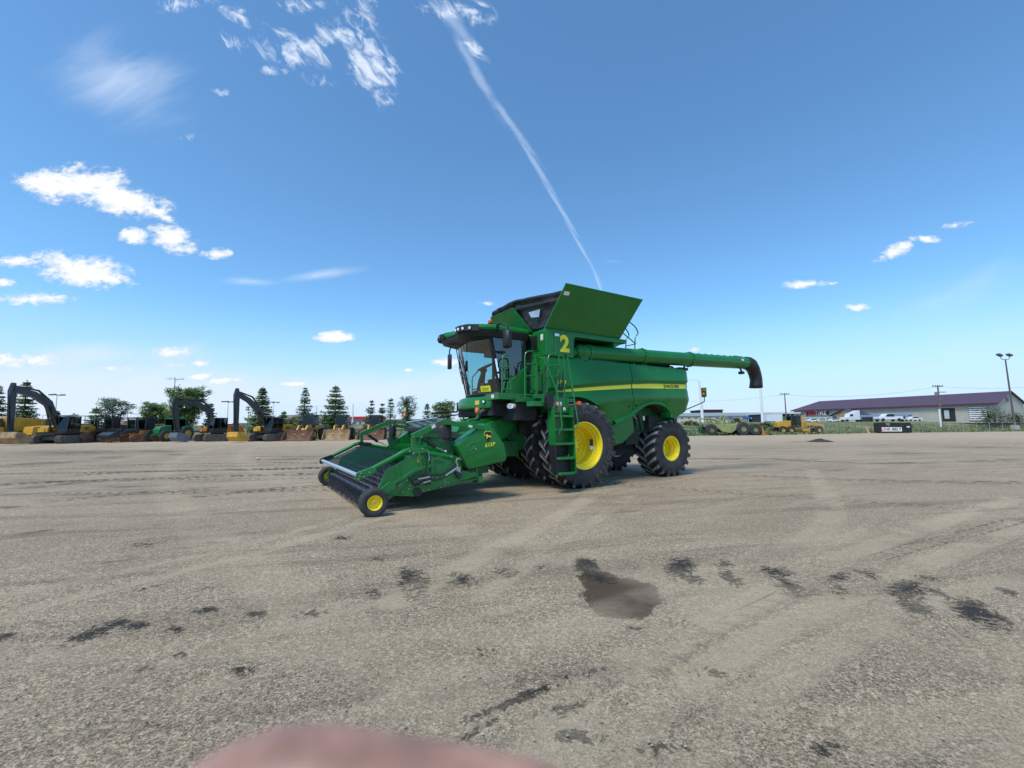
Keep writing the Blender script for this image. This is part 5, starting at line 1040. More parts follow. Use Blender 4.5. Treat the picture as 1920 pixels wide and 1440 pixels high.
# tracked mulchers
def mulcher(label, px, Y, ang, body, head, cagey):
    t = thing('tracked_mulcher', label, 'mulcher', place(px, Y), R(ang), 'machines parked along the far edge of the yard')
    for s_ in (1, -1): b = B(); trackshoe(b, -1.8, 1.6, s_ * .95, s_ * 1.4, .9); b.build('track', TRK if cagey else RUST, t, smooth=False)
    b = B(); b.prism([(.6, .8), (.6, 1.35), (-.9, 1.45), (-1.0, 2.1), (-2.1, 2.15), (-2.25, 1.0), (-1.9, .8)], -1.15, 1.15); b.build('body', body, t, bevel=.05)
    b = B(); b.prism([(-.95, 1.5), (-1.0, 2.0), (-1.7, 2.0), (-1.5, 1.5)], 1.15, 1.17); b.build('grille', CHAR, t)
    b = B(); b.box((.85, -1.0, 1.2), (-.9, 1.0, 1.55))
    for x in (.85, .0, -.88):
        for y in (-1.0, 1.0): b.tube([(x, y, 1.5), (x, y, 2.85)], .07, 4)
    b.box((.95, -1.1, 2.8), (-1.0, 1.1, 2.95)); b.box((-.8, -1.0, 1.5), (-.9, 1.0, 2.8)); b.box((.0, -.4, 1.5), (-.3, .4, 2.4))
    if cagey:
        for k in range(6): b.tube([(.88, -.9 + k * .36, 1.5), (.88, -.9 + k * .36, 2.8)], .025, 4); b.tube([(.9 - k * .35, 1.02, 1.5), (.9 - k * .35, 1.02, 2.8)], .025, 4)
    c_ = b.build('cab', CHAR, t)
    for yy_ in (-1.03, 1.03):
        b = B(); b.plate([(.78, yy_, 1.6), (.1, yy_, 1.6), (.1, yy_, 2.7), (.78, yy_, 2.7)], .01); b.build('window', MGLS, c_)
    b = B()
    for s_ in (.75, -.75): beam(b, [(.6, 1.2), (1.6, 1.35), (2.7, .75)], .16, s_, .22)
    b.build('lift_arm', CHAR, t)
    b = B(); b.prism([(2.5, .55), (2.6, 1.15), (3.1, 1.2), (3.6, .85), (3.55, .55)], -1.25, 1.25); b.tube([(2.5, -1.25, 1.55), (2.5, 1.25, 1.55)], .06, 6)
    for s_ in (1.2, -1.2, .4, -.4): b.tube([(2.5, s_, 1.1), (2.5, s_, 1.55)], .05, 5)
    b.build('mulcher_hood', head, t, bevel=.03)
    b = B(); b.tube([(3.1, -1.2, .38), (3.1, 1.2, .38)], .28, 14); rr2 = random.Random(int(px))
    for k in range(60): a = rr2.uniform(0, 6.28); y = -1.15 + k * .039; b.box((3.1 + .30 * math.cos(a) - .05, y - .03, .38 + .30 * math.sin(a) - .05), (3.1 + .30 * math.cos(a) + .05, y + .03, .38 + .30 * math.sin(a) + .05))
    b.build('mulching_drum', RUST, t)
    return t
mulcher('dark caged tracked mulcher with a rusty drum head, next to the big excavator', 197, 53, 262, RUST, RUST, True)
mulcher('orange tracked mulcher with a dark grey drum head, left of the green tractor', 264, 52.5, 247, ORJ, CHAR, False)
# green tractor with tall front wheels
t = thing('farm_tractor', 'green tractor with yellow rims between the orange mulcher and an excavator', 'tractor', place(322, 54), R(262))
b = B(); b.prism([(2.0, .95), (2.05, 1.5), (1.7, 1.85), (.4, 2.0), (.3, 1.0)], -.45, .45); b.box((.4, -.35, .7), (-1.6, .35, 1.1)); b.build('hood', TGRN, t, bevel=.06)
b = B(); b.box((1.6, -1.0, .75), (1.9, 1.0, .95)); b.box((-1.0, -.9, 1.0), (-1.6, .9, 1.35))
for s_ in (1, -1): b.prism([(-.3, 1.2), (-.6, 1.85), (-1.6, 1.9), (-2.0, 1.4), (-1.6, 1.5), (-.8, 1.5)], s_ * .75, s_ * 1.25)
b.build('chassis', TGRN, t, bevel=.03)
b = B(); b.box((.35, -.75, 2.75), (-1.35, .75, 2.92))
for x, y in ((.25, .7), (.25, -.7), (-1.25, .7), (-1.25, -.7)): b.tube([(x, y, 1.4), (x, y, 2.8)], .045, 4)
b.box((-.5, -.25, 1.4), (-.8, .25, 2.3)); c_ = b.build('cab', TGRN, t)
for P4 in ([(.26, -.7, 1.6), (.26, .7, 1.6), (.26, .7, 2.75), (.26, -.7, 2.75)], [(.2, .71, 1.5), (-1.2, .71, 1.5), (-1.2, .71, 2.75), (.2, .71, 2.75)], [(.2, -.71, 1.5), (-1.2, -.71, 1.5), (-1.2, -.71, 2.75), (.2, -.71, 2.75)]): b = B(); b.plate(P4, .01); b.build('window', MGLS, c_)
for x, r_, wd in ((1.75, .68, .42), (-1.1, .92, .5)):
    for s_ in (1, -1):
        b = B(); b.lathe([(r_ * .52, wd / 2), (r_ * .9, wd / 2), (r_, wd * .3), (r_, -wd * .3), (r_ * .9, -wd / 2), (r_ * .52, -wd / 2)], (x, s_ * 1.05, r_), 'y', 28)
        for k in range(20): a = k * .314; b.box((x + r_ * math.cos(a) - .04, s_ * 1.05 - wd * .45, r_ + r_ * math.sin(a) - .04), (x + r_ * math.cos(a) + .04, s_ * 1.05 + wd * .45, r_ + r_ * math.sin(a) + .04))
        w_ = b.build('wheel', RUB, t); b = B(); b.lathe([(r_ * .53, wd * .45), (r_ * .48, wd * .3), (r_ * .45, .05), (.1, .08), (0, .1)], (x, s_ * 1.05, r_), 'y', 22, 0, s_); b.build('rim', ORIM, w_)
# wheel loaders with wide rusty buckets
def loader(label, px, Y, ang, bucket_m, body, bw=3.1, sc=1):
    t = thing('wheel_loader', label, 'wheel loader', place(px, Y), R(ang), 'wheel loaders with buckets on the ground', sc)
    b = B(); b.prism([(-.2, .9), (-.3, 1.9), (-2.4, 1.75), (-2.7, 1.4), (-2.7, .8)], -.85, .85); b.prism([(.2, .8), (.1, 1.4), (1.4, 1.5), (1.9, .9), (1.6, .6)], -.5, .5); b.build('body', body, t, bevel=.05)
    b = B(); b.box((-.1, -.75, 1.6), (-1.3, .75, 1.9))
    for x, y in ((.0, .72), (.0, -.72), (-1.25, .72), (-1.25, -.72)): b.tube([(x, y, 1.8), (x - (.08 if x == 0 else 0), y, 3.1)], .06, 4)
    b.box((.05, -.82, 3.05), (-1.4, .82, 3.2)); b.box((-.6, -.3, 1.8), (-.9, .3, 2.6)); c_ = b.build('cab', CHAR, t)
    for P4 in ([(.0, -.7, 1.9), (.0, .7, 1.9), (-.06, .7, 3.05), (-.06, -.7, 3.05)], [(-.05, .74, 1.9), (-1.2, .74, 1.9), (-1.2, .74, 3.05), (-.1, .74, 3.05)], [(-.05, -.74, 1.9), (-1.2, -.74, 1.9), (-1.2, -.74, 3.05), (-.1, -.74, 3.05)]): b = B(); b.plate(P4, .01); b.build('window', MGLS, c_)
    for x in (1.35, -1.65):
        for s_ in (1, -1):
            b = B(); b.lathe([(.36, .26), (.62, .28), (.72, .2), (.74, 0), (.72, -.2), (.62, -.28), (.36, -.26)], (x, s_ * 1.1, .74), 'y', 28)
            for k in range(18): a = k * .349; b.box((x + .74 * math.cos(a) - .035, s_ * 1.1 - .22, .74 + .74 * math.sin(a) - .035), (x + .74 * math.cos(a) + .035, s_ * 1.1 + .22, .74 + .74 * math.sin(a) + .035))
            w_ = b.build('wheel', RUB, t); b = B(); b.lathe([(.37, .22), (.33, .12), (.30, .05), (.1, .1), (0, .1)], (x, s_ * 1.1, .74), 'y', 20, 0, s_); b.build('rim', ORIM, w_)
    for s_ in (.5, -.5):
        b = B(); beam(b, [(.3, 1.75), (1.5, 1.65), (2.6, .65)], .16, s_, [.35, .45, .3]); b.tube([(.4, s_ * .6, 1.2), (1.7, s_ * .6, 1.45)], .08, 6); b.build('loader_arm', body, t)
    b = B(); b.tube([(1.0, 0, 1.9), (2.0, 0, 1.75), (2.6, 0, 1.25)], .09, 7); b.build('tilt_cylinder', CHAR, t)
    pr = [(2.55, 1.32), (2.45, 1.0), (2.5, .35), (2.75, .05), (3.75, .02), (3.75, .08), (2.85, .16), (2.65, .42), (2.62, 1.0), (2.68, 1.32)]
    b = B(); b.prism(pr, -bw / 2, bw / 2)
    for s_ in (1, -1): b.prism([(2.55, 1.32), (2.45, 1.0), (2.5, .35), (2.75, .05), (3.75, .02), (3.6, .30), (2.9, .95)], s_ * bw / 2 - .03, s_ * bw / 2 + .03)
    b.build('bucket', bucket_m, t); return t
loader('yellow wheel loader with a plain rusty bucket, right of the charcoal-boomed excavator', 578, 54, 274, RUST, YLW, 3.15)
loader('yellow wheel loader with a bright scraped rusty bucket, standing in front of a tall spruce', 640, 56, 281, SANDY, YLW, 3.0)
loader('wheel loader half hidden by the harvester header, its bucket dull and dark', 702, 57, 280, RUST, YLW, 3.1)
# big scraper
t = thing('motor_scraper', 'pale green wheeled scraper with a rusty blade at the yard edge behind the harvester', 'scraper', place(1368, 66), R(-3))
b = B(); beam(b, [(-3.6, 1.5), (-1.2, 1.3), (1.2, 1.5)], 1.9, 0, [.5, .7, .6]); b.prism([(-2.6, 1.3), (-1.6, .5), (-.3, .35), (.4, .9), (.7, 1.8), (-.2, 1.6), (-1.2, 1.25)], -1.35, 1.35); b.prism([(.6, .9), (.7, 2.0), (2.6, 1.9), (3.0, 1.2), (2.6, .8)], -.7, .7); b.box((3.0, -.8, 1.4), (3.8, .8, 1.9)); b.build('body', OLV, t, bevel=.05)
b = B()
for (xa, za, xb, zb) in ((-3.9, 1.3, -4.1, 2.6), (-4.1, 2.6, -3.2, 2.5), (-3.2, 2.5, -2.6, 1.5), (-2.4, 2.2, -1.9, 1.4), (-.9, 3.0, -1.4, 1.6), (-.9, 3.0, -.2, 1.7), (-3.4, 2.6, -1.5, 2.1), (.1, 2.5, .5, 1.6), (1.0, 2.9, 1.4, 1.9)):
    for y in (-.8, .8): b.tube([(xa, y, za), (xb, y, zb)], .10, 5)
for k in range(14): a = k * math.pi / 7; b.tube([(-1.0 + .42 * math.cos(a), -.3, 2.6 + .42 * math.sin(a)), (-1.0 + .42 * math.cos(a + .45), -.3, 2.6 + .42 * math.sin(a + .45))], .1, 5)
b.build('lifting_frame', OLV, t)
b = B(); b.box((.6, -.6, 1.9), (1.4, .6, 2.6)); b.build('engine', CHAR, t, bevel=.03)
b = B(); b.tube([(1.7, 0, 2.0), (1.75, 0, 2.7)], .08, 6); b.box((1.5, -.5, 2.0), (2.4, .5, 2.4)); b.build('seat_console', OLV, t, bevel=.03)
for x, r_ in ((-3.3, .85), (1.35, .98), (3.1, .85)):
    for s_ in (1, -1):
        b = B(); b.lathe([(r_ * .4, .3), (r_ * .85, .32), (r_, .22), (r_, -.22), (r_ * .85, -.32), (r_ * .4, -.3)], (x, s_ * 1.3, r_), 'y', 30)
        for k in range(22): a = k * .2856; b.box((x + r_ * math.cos(a) - .035, s_ * 1.3 - .25, r_ + r_ * math.sin(a) - .035), (x + r_ * math.cos(a) + .035, s_ * 1.3 + .25, r_ + r_ * math.sin(a) + .035))
        w_ = b.build('wheel', RUB, t); b = B(); b.lathe([(r_ * .41, .26), (r_ * .38, .16), (.12, .16), (.1, .26), (0, .27)], (x, s_ * 1.3, r_), 'y', 20, 0, s_); b.build('rim', OLV, w_)
b = B(); b.prism([(3.9, .05), (4.15, .6), (4.1, 1.25), (4.2, 1.3), (4.3, .6), (4.75, .0)], -1.4, 1.4); b.box((3.2, -.3, .5), (4.1, .3, .8)); b.build('push_blade', ORJ, t)
# road grader
t = thing('road_grader', 'yellow road grader parked side-on at the yard edge, facing right', 'grader', place(1499, 74), R(-2))
b = B(); b.prism([(-4.0, 1.1), (-4.0, 1.95), (-3.2, 2.2), (-1.7, 2.25), (-1.7, 1.1)], -.6, .6); b.prism([(-1.7, 1.0), (-1.7, 1.3), (.3, 1.35), (.5, 1.9), (3.4, 1.65), (4.0, 1.5), (4.0, .8), (3.3, .8), (2.9, 1.25), (.8, 1.45), (.4, 1.0)], -.28, .28); b.build('frame', YLW, t, bevel=.05)
b = B(); b.box((-1.7, -.7, 1.2), (-.1, .7, 1.35)); b.box((-1.75, -.75, 2.95), (-.05, .75, 3.1))
for x, y in ((-1.65, .7), (-1.65, -.7), (-.2, .7), (-.2, -.7), (-.9, .7), (-.9, -.7)): b.tube([(x, y, 1.3), (x, y, 3.0)], .06, 4)
b.box((-1.2, -.3, 1.3), (-1.5, .3, 2.2)); c_ = b.build('cab', CHAR, t)
for y in (-.72, .72): b = B(); b.plate([(-1.6, y, 1.4), (-.25, y, 1.4), (-.25, y, 2.95), (-1.6, y, 2.95)], .01); b.build('window', MGLS, c_)
b = B(); b.box((.2, -.2, 1.3), (.35, .2, 3.1)); b.tube([(.3, -.5, 3.0), (.9, -.6, 1.2)], .06, 6); b.tube([(.3, .5, 3.0), (.9, .6, 1.2)], .06, 6); b.build('lift_post', YLW, t)
b = B(); b.prism([(.4, .1), (.3, .5), (.45, .85), (.55, .85), (.42, .5), (.55, .1)], -1.9, 1.9); b.tube([(2.8, 0, 1.2), (1.0, -.5, .8), (.4, -1.2, .7)], .08, 6); b.build('blade', YLW, t)
for x in (-3.4, -2.05, 2.55):
    for s_ in (1, -1):
        b = B(); b.lathe([(.30, .18), (.58, .2), (.66, .14), (.66, -.14), (.58, -.2), (.30, -.18)], (x, s_ * 1.0, .66), 'y', 26); w_ = b.build('wheel', RUB, t); b = B(); b.lathe([(.31, .16), (.26, .08), (.1, .08), (0, .12)], (x, s_ * 1.0, .66), 'y', 18, 0, s_); b.build('rim', ORIM, w_)
# green implement frame seen behind the rear wheel
t = thing('implement_frame', 'low dark green implement frame on the ground left of the scraper', 'farm implement', place(1296, 64), R(3))
b = B(); b.tube([(-2.4, -.6, .15), (2.2, -.6, .15), (1.0, -.6, 1.3), (-2.2, -.6, 1.35)], .07, 5, closed=True); b.tube([(-2.4, .6, .15), (2.2, .6, .15), (1.0, .6, 1.3), (-2.2, .6, 1.35)], .07, 5, closed=True)
for k in range(9): x = -2.2 + k * .4; b.tube([(x, -.6, .15), (x + .1, -.6, 1.3)], .03, 4); b.tube([(x, -.6, .6), (x, .6, .6)], .03, 4)
b.build('frame', TGRN, t)
# counterweight block with lettering
t = thing('crane_counterweight', 'black notched steel counterweight block with white lettering plate at the yard edge', 'counterweight', place(1673, 73.5), R(-10))
b = B(); b.prism([(-2.45, .05), (-2.5, 1.75), (-1.3, 1.75), (-1.3, 1.25), (0, 1.25), (0, 1.75), (2.4, 1.75), (2.55, .3), (2.4, .05)], -.6, .6); b.build('block', BLKM, t, bevel=.05)
b = B(); b.box((-2.0, -.625, .3), (1.0, -.603, 1.0)); b.build('name_plate', WHT, t)
MW = frame
text_part('plate_lettering', 'LINK', .62, MW((-1.35, -.63, .65), (1, 0, 0), (0, 0, 1)), mat('sign_red', (.42, .03, .04), .5), t, .005, .015)
text_part('plate_lettering', '-BELT', .62, MW((.15, -.63, .65), (1, 0, 0), (0, 0, 1)), BLK, t, .005, .015)
b = B(); b.box((1.75, -.63, .95), (2.2, -.61, 1.15)); b.build('small_plate', WHT, t)
t = thing('traffic_cone', 'tall faded orange marker cone leaning in the grass left of the black block', 'cone', place(1627, 75, .02), 0)
b = B(); b.lathe([(.28, 0), (.26, .06), (.20, .08), (.06, 1.15), (.05, 1.2), (0, 1.2)], (0, 0, 0), 'z', 16); o = b.build('cone', mat('faded_orange', (.75, .38, .26), .6), t); o.rotation_euler = (0, R(-14), 0)

AR = math.atan2(98.8 - 140, 111.4 - 91.7)
# ------------------------------------------------------------------ vehicles on the road beyond the fence
WPAINT = mat('white_vehicle_paint', (.72, .73, .74), .3, 0, .6, .03)
def car(name, label, cat, px, Y, ang, paint, kindc, z=PLAT, sc=1.0):
    p_ = place(px, Y, z + .012); t = thing(name, label, cat, p_, R(ang), None, sc)
    if kindc == 'pickup': pr = [(2.7, .5), (2.75, .95), (2.6, 1.1), (1.4, 1.2), (.7, 1.85), (-.9, 1.88), (-1.05, 1.2), (-2.9, 1.2), (-2.95, .5)]; gl = [(1.2, 1.22), (.65, 1.75), (-.8, 1.78), (-.88, 1.22)]; wx = (1.85, -1.9); W2 = .95; r_ = .40
    else: pr = [(2.2, .4), (2.25, .75), (1.1, .95), (.5, 1.42), (-.9, 1.45), (-1.7, 1.0), (-2.25, .95), (-2.3, .4)]; gl = [(.95, .96), (.45, 1.34), (-.85, 1.36), (-1.4, .98)]; wx = (1.4, -1.4); W2 = .88; r_ = .33
    b = B(); n = len(pr); rws = []
    for y, k in ((-W2, 0), (-W2 + .06, 1), (W2 - .06, 1), (W2, 0)):
        rws.append([(x * (1 if z_ < 1.0 else 1 - .0 * (1 - k)), y * (1 if z_ < 1.15 else .84), z_) for x, z_ in pr])
    b.grid(rws, 0, True); b.add(rws[0], [tuple(range(n))]); b.add(rws[-1], [tuple(range(n))]); b.build('body', paint, t, bevel=.04)
    for s_ in (1, -1): b = B(); b.plate([(x, s_ * (W2 * (.93 if z_ > 1.3 else .985) + .01), z_) for x, z_ in gl], .02); b.build('window', BLK, t)
    for x in wx:
        for s_ in (1, -1): b = B(); b.lathe([(0, .12), (r_ * .6, .12), (r_ * .62, .13), (r_, .1), (r_, -.1), (0, -.12)], (x, s_ * (W2 - .08), r_), 'y', 20); b.build('wheel', RUB, t)
    return t
car('pickup_truck', 'white pickup truck on the road in front of the long building', 'pickup truck', 1666, 104, 178, WPAINT, 'pickup', sc=1.0)
car('parked_car', 'small white car beneath the red and black shop sign', 'car', 1523, 122, 175, WPAINT, 'car', sc=.72)
car('parked_car', 'white car beside the low gabled entrance of the long building', 'car', 1563, 117, 170, WPAINT, 'car', sc=.68)
car('parked_car', 'white car near the big dark doorway, right of the tank trailer', 'car', 1713, 101, 178, WPAINT, 'car', sc=.72)
t = thing('semi_truck', 'white semi truck with a sloping aerodynamic cab beside the gabled entrance', 'truck', place(1598, 114, PLAT), R(178), None, .78)
b = B(); b.prism([(3.2, .7), (3.1, 1.6), (1.6, 1.8), (1.2, 2.7), (-1.6, 3.9), (-2.0, 3.9), (-2.0, .7)], -1.2, 1.2); b.build('cab', WPAINT, t, bevel=.08)
b = B(); b.plate([(1.5, 1.22, 1.9), (1.15, 1.22, 2.6), (.3, 1.22, 2.6), (.3, 1.22, 1.9)], .02); b.plate([(1.5, -1.22, 1.9), (1.15, -1.22, 2.6), (.3, -1.22, 2.6), (.3, -1.22, 1.9)], .02); b.build('window', BLK, t)
for x in (2.3, -2.6, -3.6):
    for s_ in (1, -1): b = B(); b.tube([(x, s_ * .9, .5), (x, s_ * 1.2, .5)], .5, 18); b.build('wheel', RUB, t)
b = B(); b.box((-2.0, -.5, .6), (-4.6, .5, .95)); b.build('chassis', CHAR, t)
t = thing('tank_trailer', 'long blue-grey trailer parked in front of the pale building wall', 'trailer', (99.4, 114.7, PLAT), AR, None, .6)
b = B(); b.prism([(-9.0, 2.2), (-9.0, 3.2), (8.6, 3.2), (8.9, 2.9), (8.6, 2.2)], -1.2, 1.2); b.build('bed', mat('trailer_blue_grey', (.22, .30, .42), .5), t, bevel=.05)
b = B(); b.box((-8.5, -1.1, 1.0), (6.5, 1.1, 2.15)); b.build('chassis', DARK, t)
for x in (-7, -5.8, 5.5):
    for s_ in (1, -1): b = B(); b.tube([(x, s_ * .9, .5), (x, s_ * 1.2, .5)], .5, 16); b.build('wheel', RUB, t)
t = thing('box_truck', 'white box truck in front of the canopy building, left of the grader', 'truck', place(1452, 112, PLAT - .3), R(176), None, .72)
b = B(); b.box((-2.4, -1.2, .8), (3.0, 1.2, 3.4)); b.build('box', WPAINT, t, bevel=.04)
b = B(); b.prism([(-2.5, .6), (-2.5, 2.6), (-3.2, 2.6), (-3.9, 1.6), (-4.0, .6)], -1.1, 1.1); b.build('cab', TGRN, t, bevel=.06)
for x in (-3.2, 1.8):
    for s_ in (1, -1): b = B(); b.tube([(x, s_ * .9, .45), (x, s_ * 1.15, .45)], .45, 16); b.build('wheel', RUB, t)

# ------------------------------------------------------------------ buildings
def wallmat(name, c, rough=.85, ribs=0):
    m_ = bpy.data.materials.new(name); m_.use_nodes = True; t = NT(m_.node_tree); p = m_.node_tree.nodes['Principled BSDF']; ob = t.n('ShaderNodeTexCoord').outputs['Object']
    cc_ = t.mix(t.ramp(t.noise(ob, .6, 8, .7), .3, .7), tuple(x * .86 for x in c), c)
    if ribs:
        wv = t.n('ShaderNodeTexWave'); wv.bands_direction = 'X'; t.link(ob, wv.inputs[0]); wv.inputs['Scale'].default_value = ribs
        cc_ = t.mix(t.ramp(wv.outputs['Fac'], .0, .25, .35, 0), cc_, tuple(x * .55 for x in c))
    t.put(p.inputs['Base Color'], cc_); p.inputs['Roughness'].default_value = rough; return m_
A0, A1 = Vector((91.7, 140, 0)), Vector((111.4, 98.8, 0)); LEN = (A1 - A0).length; AR = math.atan2(A1.y - A0.y, A1.x - A0.x)
# local frame: x along the front wall, y away from the camera
t = thing('long_building', 'long pale metal-clad commercial building with a purple-brown pitched roof', 'building', (A0.x, A0.y, PLAT), AR)
SIDEW = wallmat('metal_cladding', (.52, .48, .41), .7, 1.6); ROOFM = wallmat('roof_metal', (.105, .060, .085), .5, 1.2)
LD, EV, RG = 16.0, 4.15, 6.95
b = B(); b.box((0, 0, -.5), (LEN, LD, EV)); b.build('wall', SIDEW, t, smooth=False)
b = B(); b.prism([(0, EV), (LD, EV), (LD / 2, RG - .12)], LEN - .2, LEN, 'x'); b.build('gable_wall', SIDEW, t, smooth=False)
b = B()
for s_ in (0, 1):
    y0, y1 = (-.6, LD / 2) if s_ == 0 else (LD + .6, LD / 2)
    xr0 = 3.5
    b.plate([(-.6, y0, EV - .15), (LEN + .5, y0, EV - .15), (LEN + .5, y1, RG), (xr0, y1, RG)], .14)
b.plate([(-.6, -.6, EV - .15), (xr0, LD / 2, RG), (-.6, LD + .6, EV - .15)], .14); b.build('roof', ROOFM, t, smooth=False)
b = B(); b.box((-.7, -.72, EV - .42), (LEN + .6, -.6, EV - .12)); b.build('fascia', mat('fascia_maroon', (.10, .03, .05), .5), t)
b = B(); b.box((3.4, -.16, EV - 2.15), (10.8, -.02, EV - .35), 1); b.box((3.75, -.22, EV - 1.9), (10.5, -.15, EV - .6), 0); sg_ = b.build('shop_sign', [BLK, mat('sign_frame', (.35, .35, .34), .6)], t)
text_part('sign_lettering', 'TRAC', 1.75, MW((5.55, -.24, EV - 1.25), (1, 0, 0), (0, 0, 1)), mat('sign_red_bright', (.70, .03, .04), .4), sg_, .01, .02, 1.0, .15)
text_part('sign_lettering', 'TIRE', 1.75, MW((8.05, -.24, EV - 1.25), (1, 0, 0), (0, 0, 1)), WHT, sg_, .01, .02, 1.0, .15)
b = B(); b.prism([(9.25, EV - 1.0), (9.5, EV - .8), (9.9, EV - 1.1), (9.6, EV - 1.5), (9.35, EV - 1.7)], -.25, -.22); b.build('sign_emblem', mat('sign_red_bright', (.70, .03, .04), .4), sg_)
for k in range(4):
    x = 3.4 + k * 2.05; b = B(); b.box((x, -.06, .5), (x + 1.8, -.02, 1.7)); f_ = b.build('window', WHT, t); b = B(); b.box((x + .1, -.09, .6), (x + 1.7, -.06, 1.6)); b.build('pane', mat('shop_glass', (.30, .36, .33), .1, var=.2), f_)
b = B(); b.box((11.2, -.06, 0), (13.0, -.02, 1.9)); b.build('window', mat('dark_glass', (.05, .06, .07), .1), t)
# gabled entrance
XA, XB, XP = LEN * .266, LEN * .467, LEN * .355
b = B(); b.prism([(XA + .7, -.5), (XA + .7, EV - 2.2), (XP, EV - .5), (XB - .7, EV - 2.0), (XB - .7, -.5)], -3.2, -.01); b.build('entrance_porch', SIDEW, t, smooth=False)
b = B(); b.plate([(XA, -3.8, EV - 2.3), (XP, -3.8, EV - .3), (XP, .0, EV - .3), (XA, .0, EV - 2.3)], .16); b.plate([(XP, -3.8, EV - .3), (XB, -3.8, EV - 2.2), (XB, .0, EV - 2.2), (XP, .0, EV - .3)], .16); b.build('porch_roof', ROOFM, t, smooth=False)
b = B(); b.box((XA + 2.2, -3.3, 0), (XA + 4.0, -3.2, EV - 1.3)); b.build('wood_panel', mat('tan_wood', (.40, .24, .10), .7), t)
b = B(); b.box((XA + .9, -3.26, 0), (XA + 2.0, -3.21, 1.7)); b.build('window', mat('dark_glass', (.05, .06, .07), .1), t)
xd = LEN * .787; b = B(); b.box((xd, -.05, -.1), (LEN * .844, -.01, 3.2)); d_ = b.build('bay_opening_shade', DARK, t)  # flat dark panel, shade inside the open bay put into its colour
b = B(); b.box((xd + .6, -.09, .6), (xd + 1.5, -.055, 2.7)); b.build('pane', mat('bay_daylight', (.5, .55, .55), .4), d_)  # daylight seen through the bay, painted as a pale panel
b = B(); b.box((LEN * .896, -.05, -.1), (LEN * .965, -.01, 3.4), 0)
for k in range(7): b.box((LEN * .897, -.08, .1 + k * .48), (LEN * .964, -.05, .42 + k * .48), 1)
b.build('overhead_door', [DARK, WHT], t)
b = B(); b.box((LEN + .01, 5.5, EV + .2), (LEN + .06, 6.1, RG - 1.0)); b.box((LEN + .01, 6.4, EV + .2), (LEN + .05, 7.2, RG - 1.6)); b.build('gable_vent', mat('vent_brown', (.30, .15, .13), .7), t)

def simple_building(name, label, px0, px1, pyt, Y, wall, roof, z0=PLAT, depth=12, wins=0, roofh=.0, flat=True, storeys=1, ang=0, winm=None, eave=.4):
    a = at(px0, pyt, Y); c_ = at(px1, pyt, Y); top = (a.z + c_.z) / 2; L_ = c_.x - a.x; h_ = top - z0 - roofh
    t = thing(name, label, 'building', (a.x, Y, z0), ang)
    b = B(); b.box((0, 0, -1), (L_, depth, h_)); b.build('wall', wall, t, smooth=False)
    b = B()
    if flat: b.box((-eave, -eave, h_), (L_ + eave, depth + eave, h_ + max(roofh, .25)))
    else: b.prism([(-eave, h_), (depth + eave, h_), (depth / 2, h_ + roofh)], -eave, L_ + eave, 'x')
    b.build('roof', roof, t, smooth=False)
    if wins:
        wm_ = winm or mat('house_glass', (.10, .12, .13), .2)
        for s_ in range(storeys):
            for k in range(wins):
                x = L_ * (k + .3) / wins; ww = L_ / wins * .36; zz = h_ * (s_ + .28) / storeys; b = B(); b.box((x, -.08, zz), (x + ww, -.02, zz + h_ / storeys * .45)); b.build('window', wm_, t)
    return t
CREAM = wallmat('cream_siding', (.62, .58, .48)); BROWNW = wallmat('brown_siding', (.22, .12, .10)); GRYR = wallmat('grey_shingle', (.26, .31, .32)); WHW = wallmat('white_wall', (.72, .72, .70)); TAUPE = wallmat('taupe_roof', (.24, .19, .18)); REDR = wallmat('red_roof', (.50, .03, .05)); BEIGE = wallmat('beige_siding', (.45, .40, .32)); DKRED = wallmat('dark_red_siding', (.12, .05, .05))
simple_building('apartment_row', 'long cream two-storey apartment row with a grey-green roof behind the scraper', 1272, 1441, 773, 170, CREAM, GRYR, wins=13, storeys=2, roofh=1.4, flat=False, winm=mat('window_brown', (.30, .20, .12), .5))
simple_building('flat_building', 'dark brown flat-roofed building rising behind the apartment row', 1319, 1355, 769, 190, DKRED, DKRED, depth=14)
simple_building('flat_building', 'dark open-fronted building with white columns, left of the long building', 1441, 1492, 773, 140, mat('dark_bay', (.05, .05, .055), .7), WHW, depth=12, roofh=.5)
a = at(1441, 780, 139); t = thing('column_row_canopy', 'row of white canopy columns standing in front of the dark building', 'canopy', (a.x, 137.5, PLAT))
for k in range(7):
    b = B(); h_ = at(1460, 776, 137.5).z - PLAT; b.box((k * 1.35 + (0 if k < 2 else .6), 0, 0), (k * 1.35 + (.22 if k < 2 else .9), .25, h_)); b.build('column', WHW, t)
b = B(); b.box((-.3, -.4, h_), (9.2, 1.2, h_ + .5)); b.build('canopy_roof', WHW, t)
a = at(1366, 783, 150); t = thing('fuel_canopy', 'blue and white striped filling station canopy beyond the scraper', 'canopy', (a.x, 150, PLAT))
h_ = a.z - PLAT; BLU = mat('canopy_blue', (.02, .16, .55), .4)
b = B(); b.box((0, 0, h_ - .55), (10.3, 8, h_ + .05), 0); b.box((1.4, -.05, h_ - .45), (4.8, -.01, h_ - .05), 1); b.box((7.8, -.05, h_ - .45), (10.2, -.01, h_ - .05), 1); b.build('canopy_roof', [BLU, WHW], t)
for x in (1, 4, 7, 9.6): b = B(); b.box((x, 1, 0), (x + .3, 1.3, h_ - .5)); b.build('column', WHW, t)
simple_building('apartment_block', 'beige apartment block with a taupe roof beyond the yellow-bucket excavator', 511, 604, 777, 170, BEIGE, TAUPE, wins=12, storeys=2, roofh=2.6, flat=False)
simple_building('roadside_building', 'low building with a bright red roof band between two loaders', 650, 702, 781, 150, wallmat('shop_front', (.45, .42, .40)), REDR, roofh=1.1, wins=5)
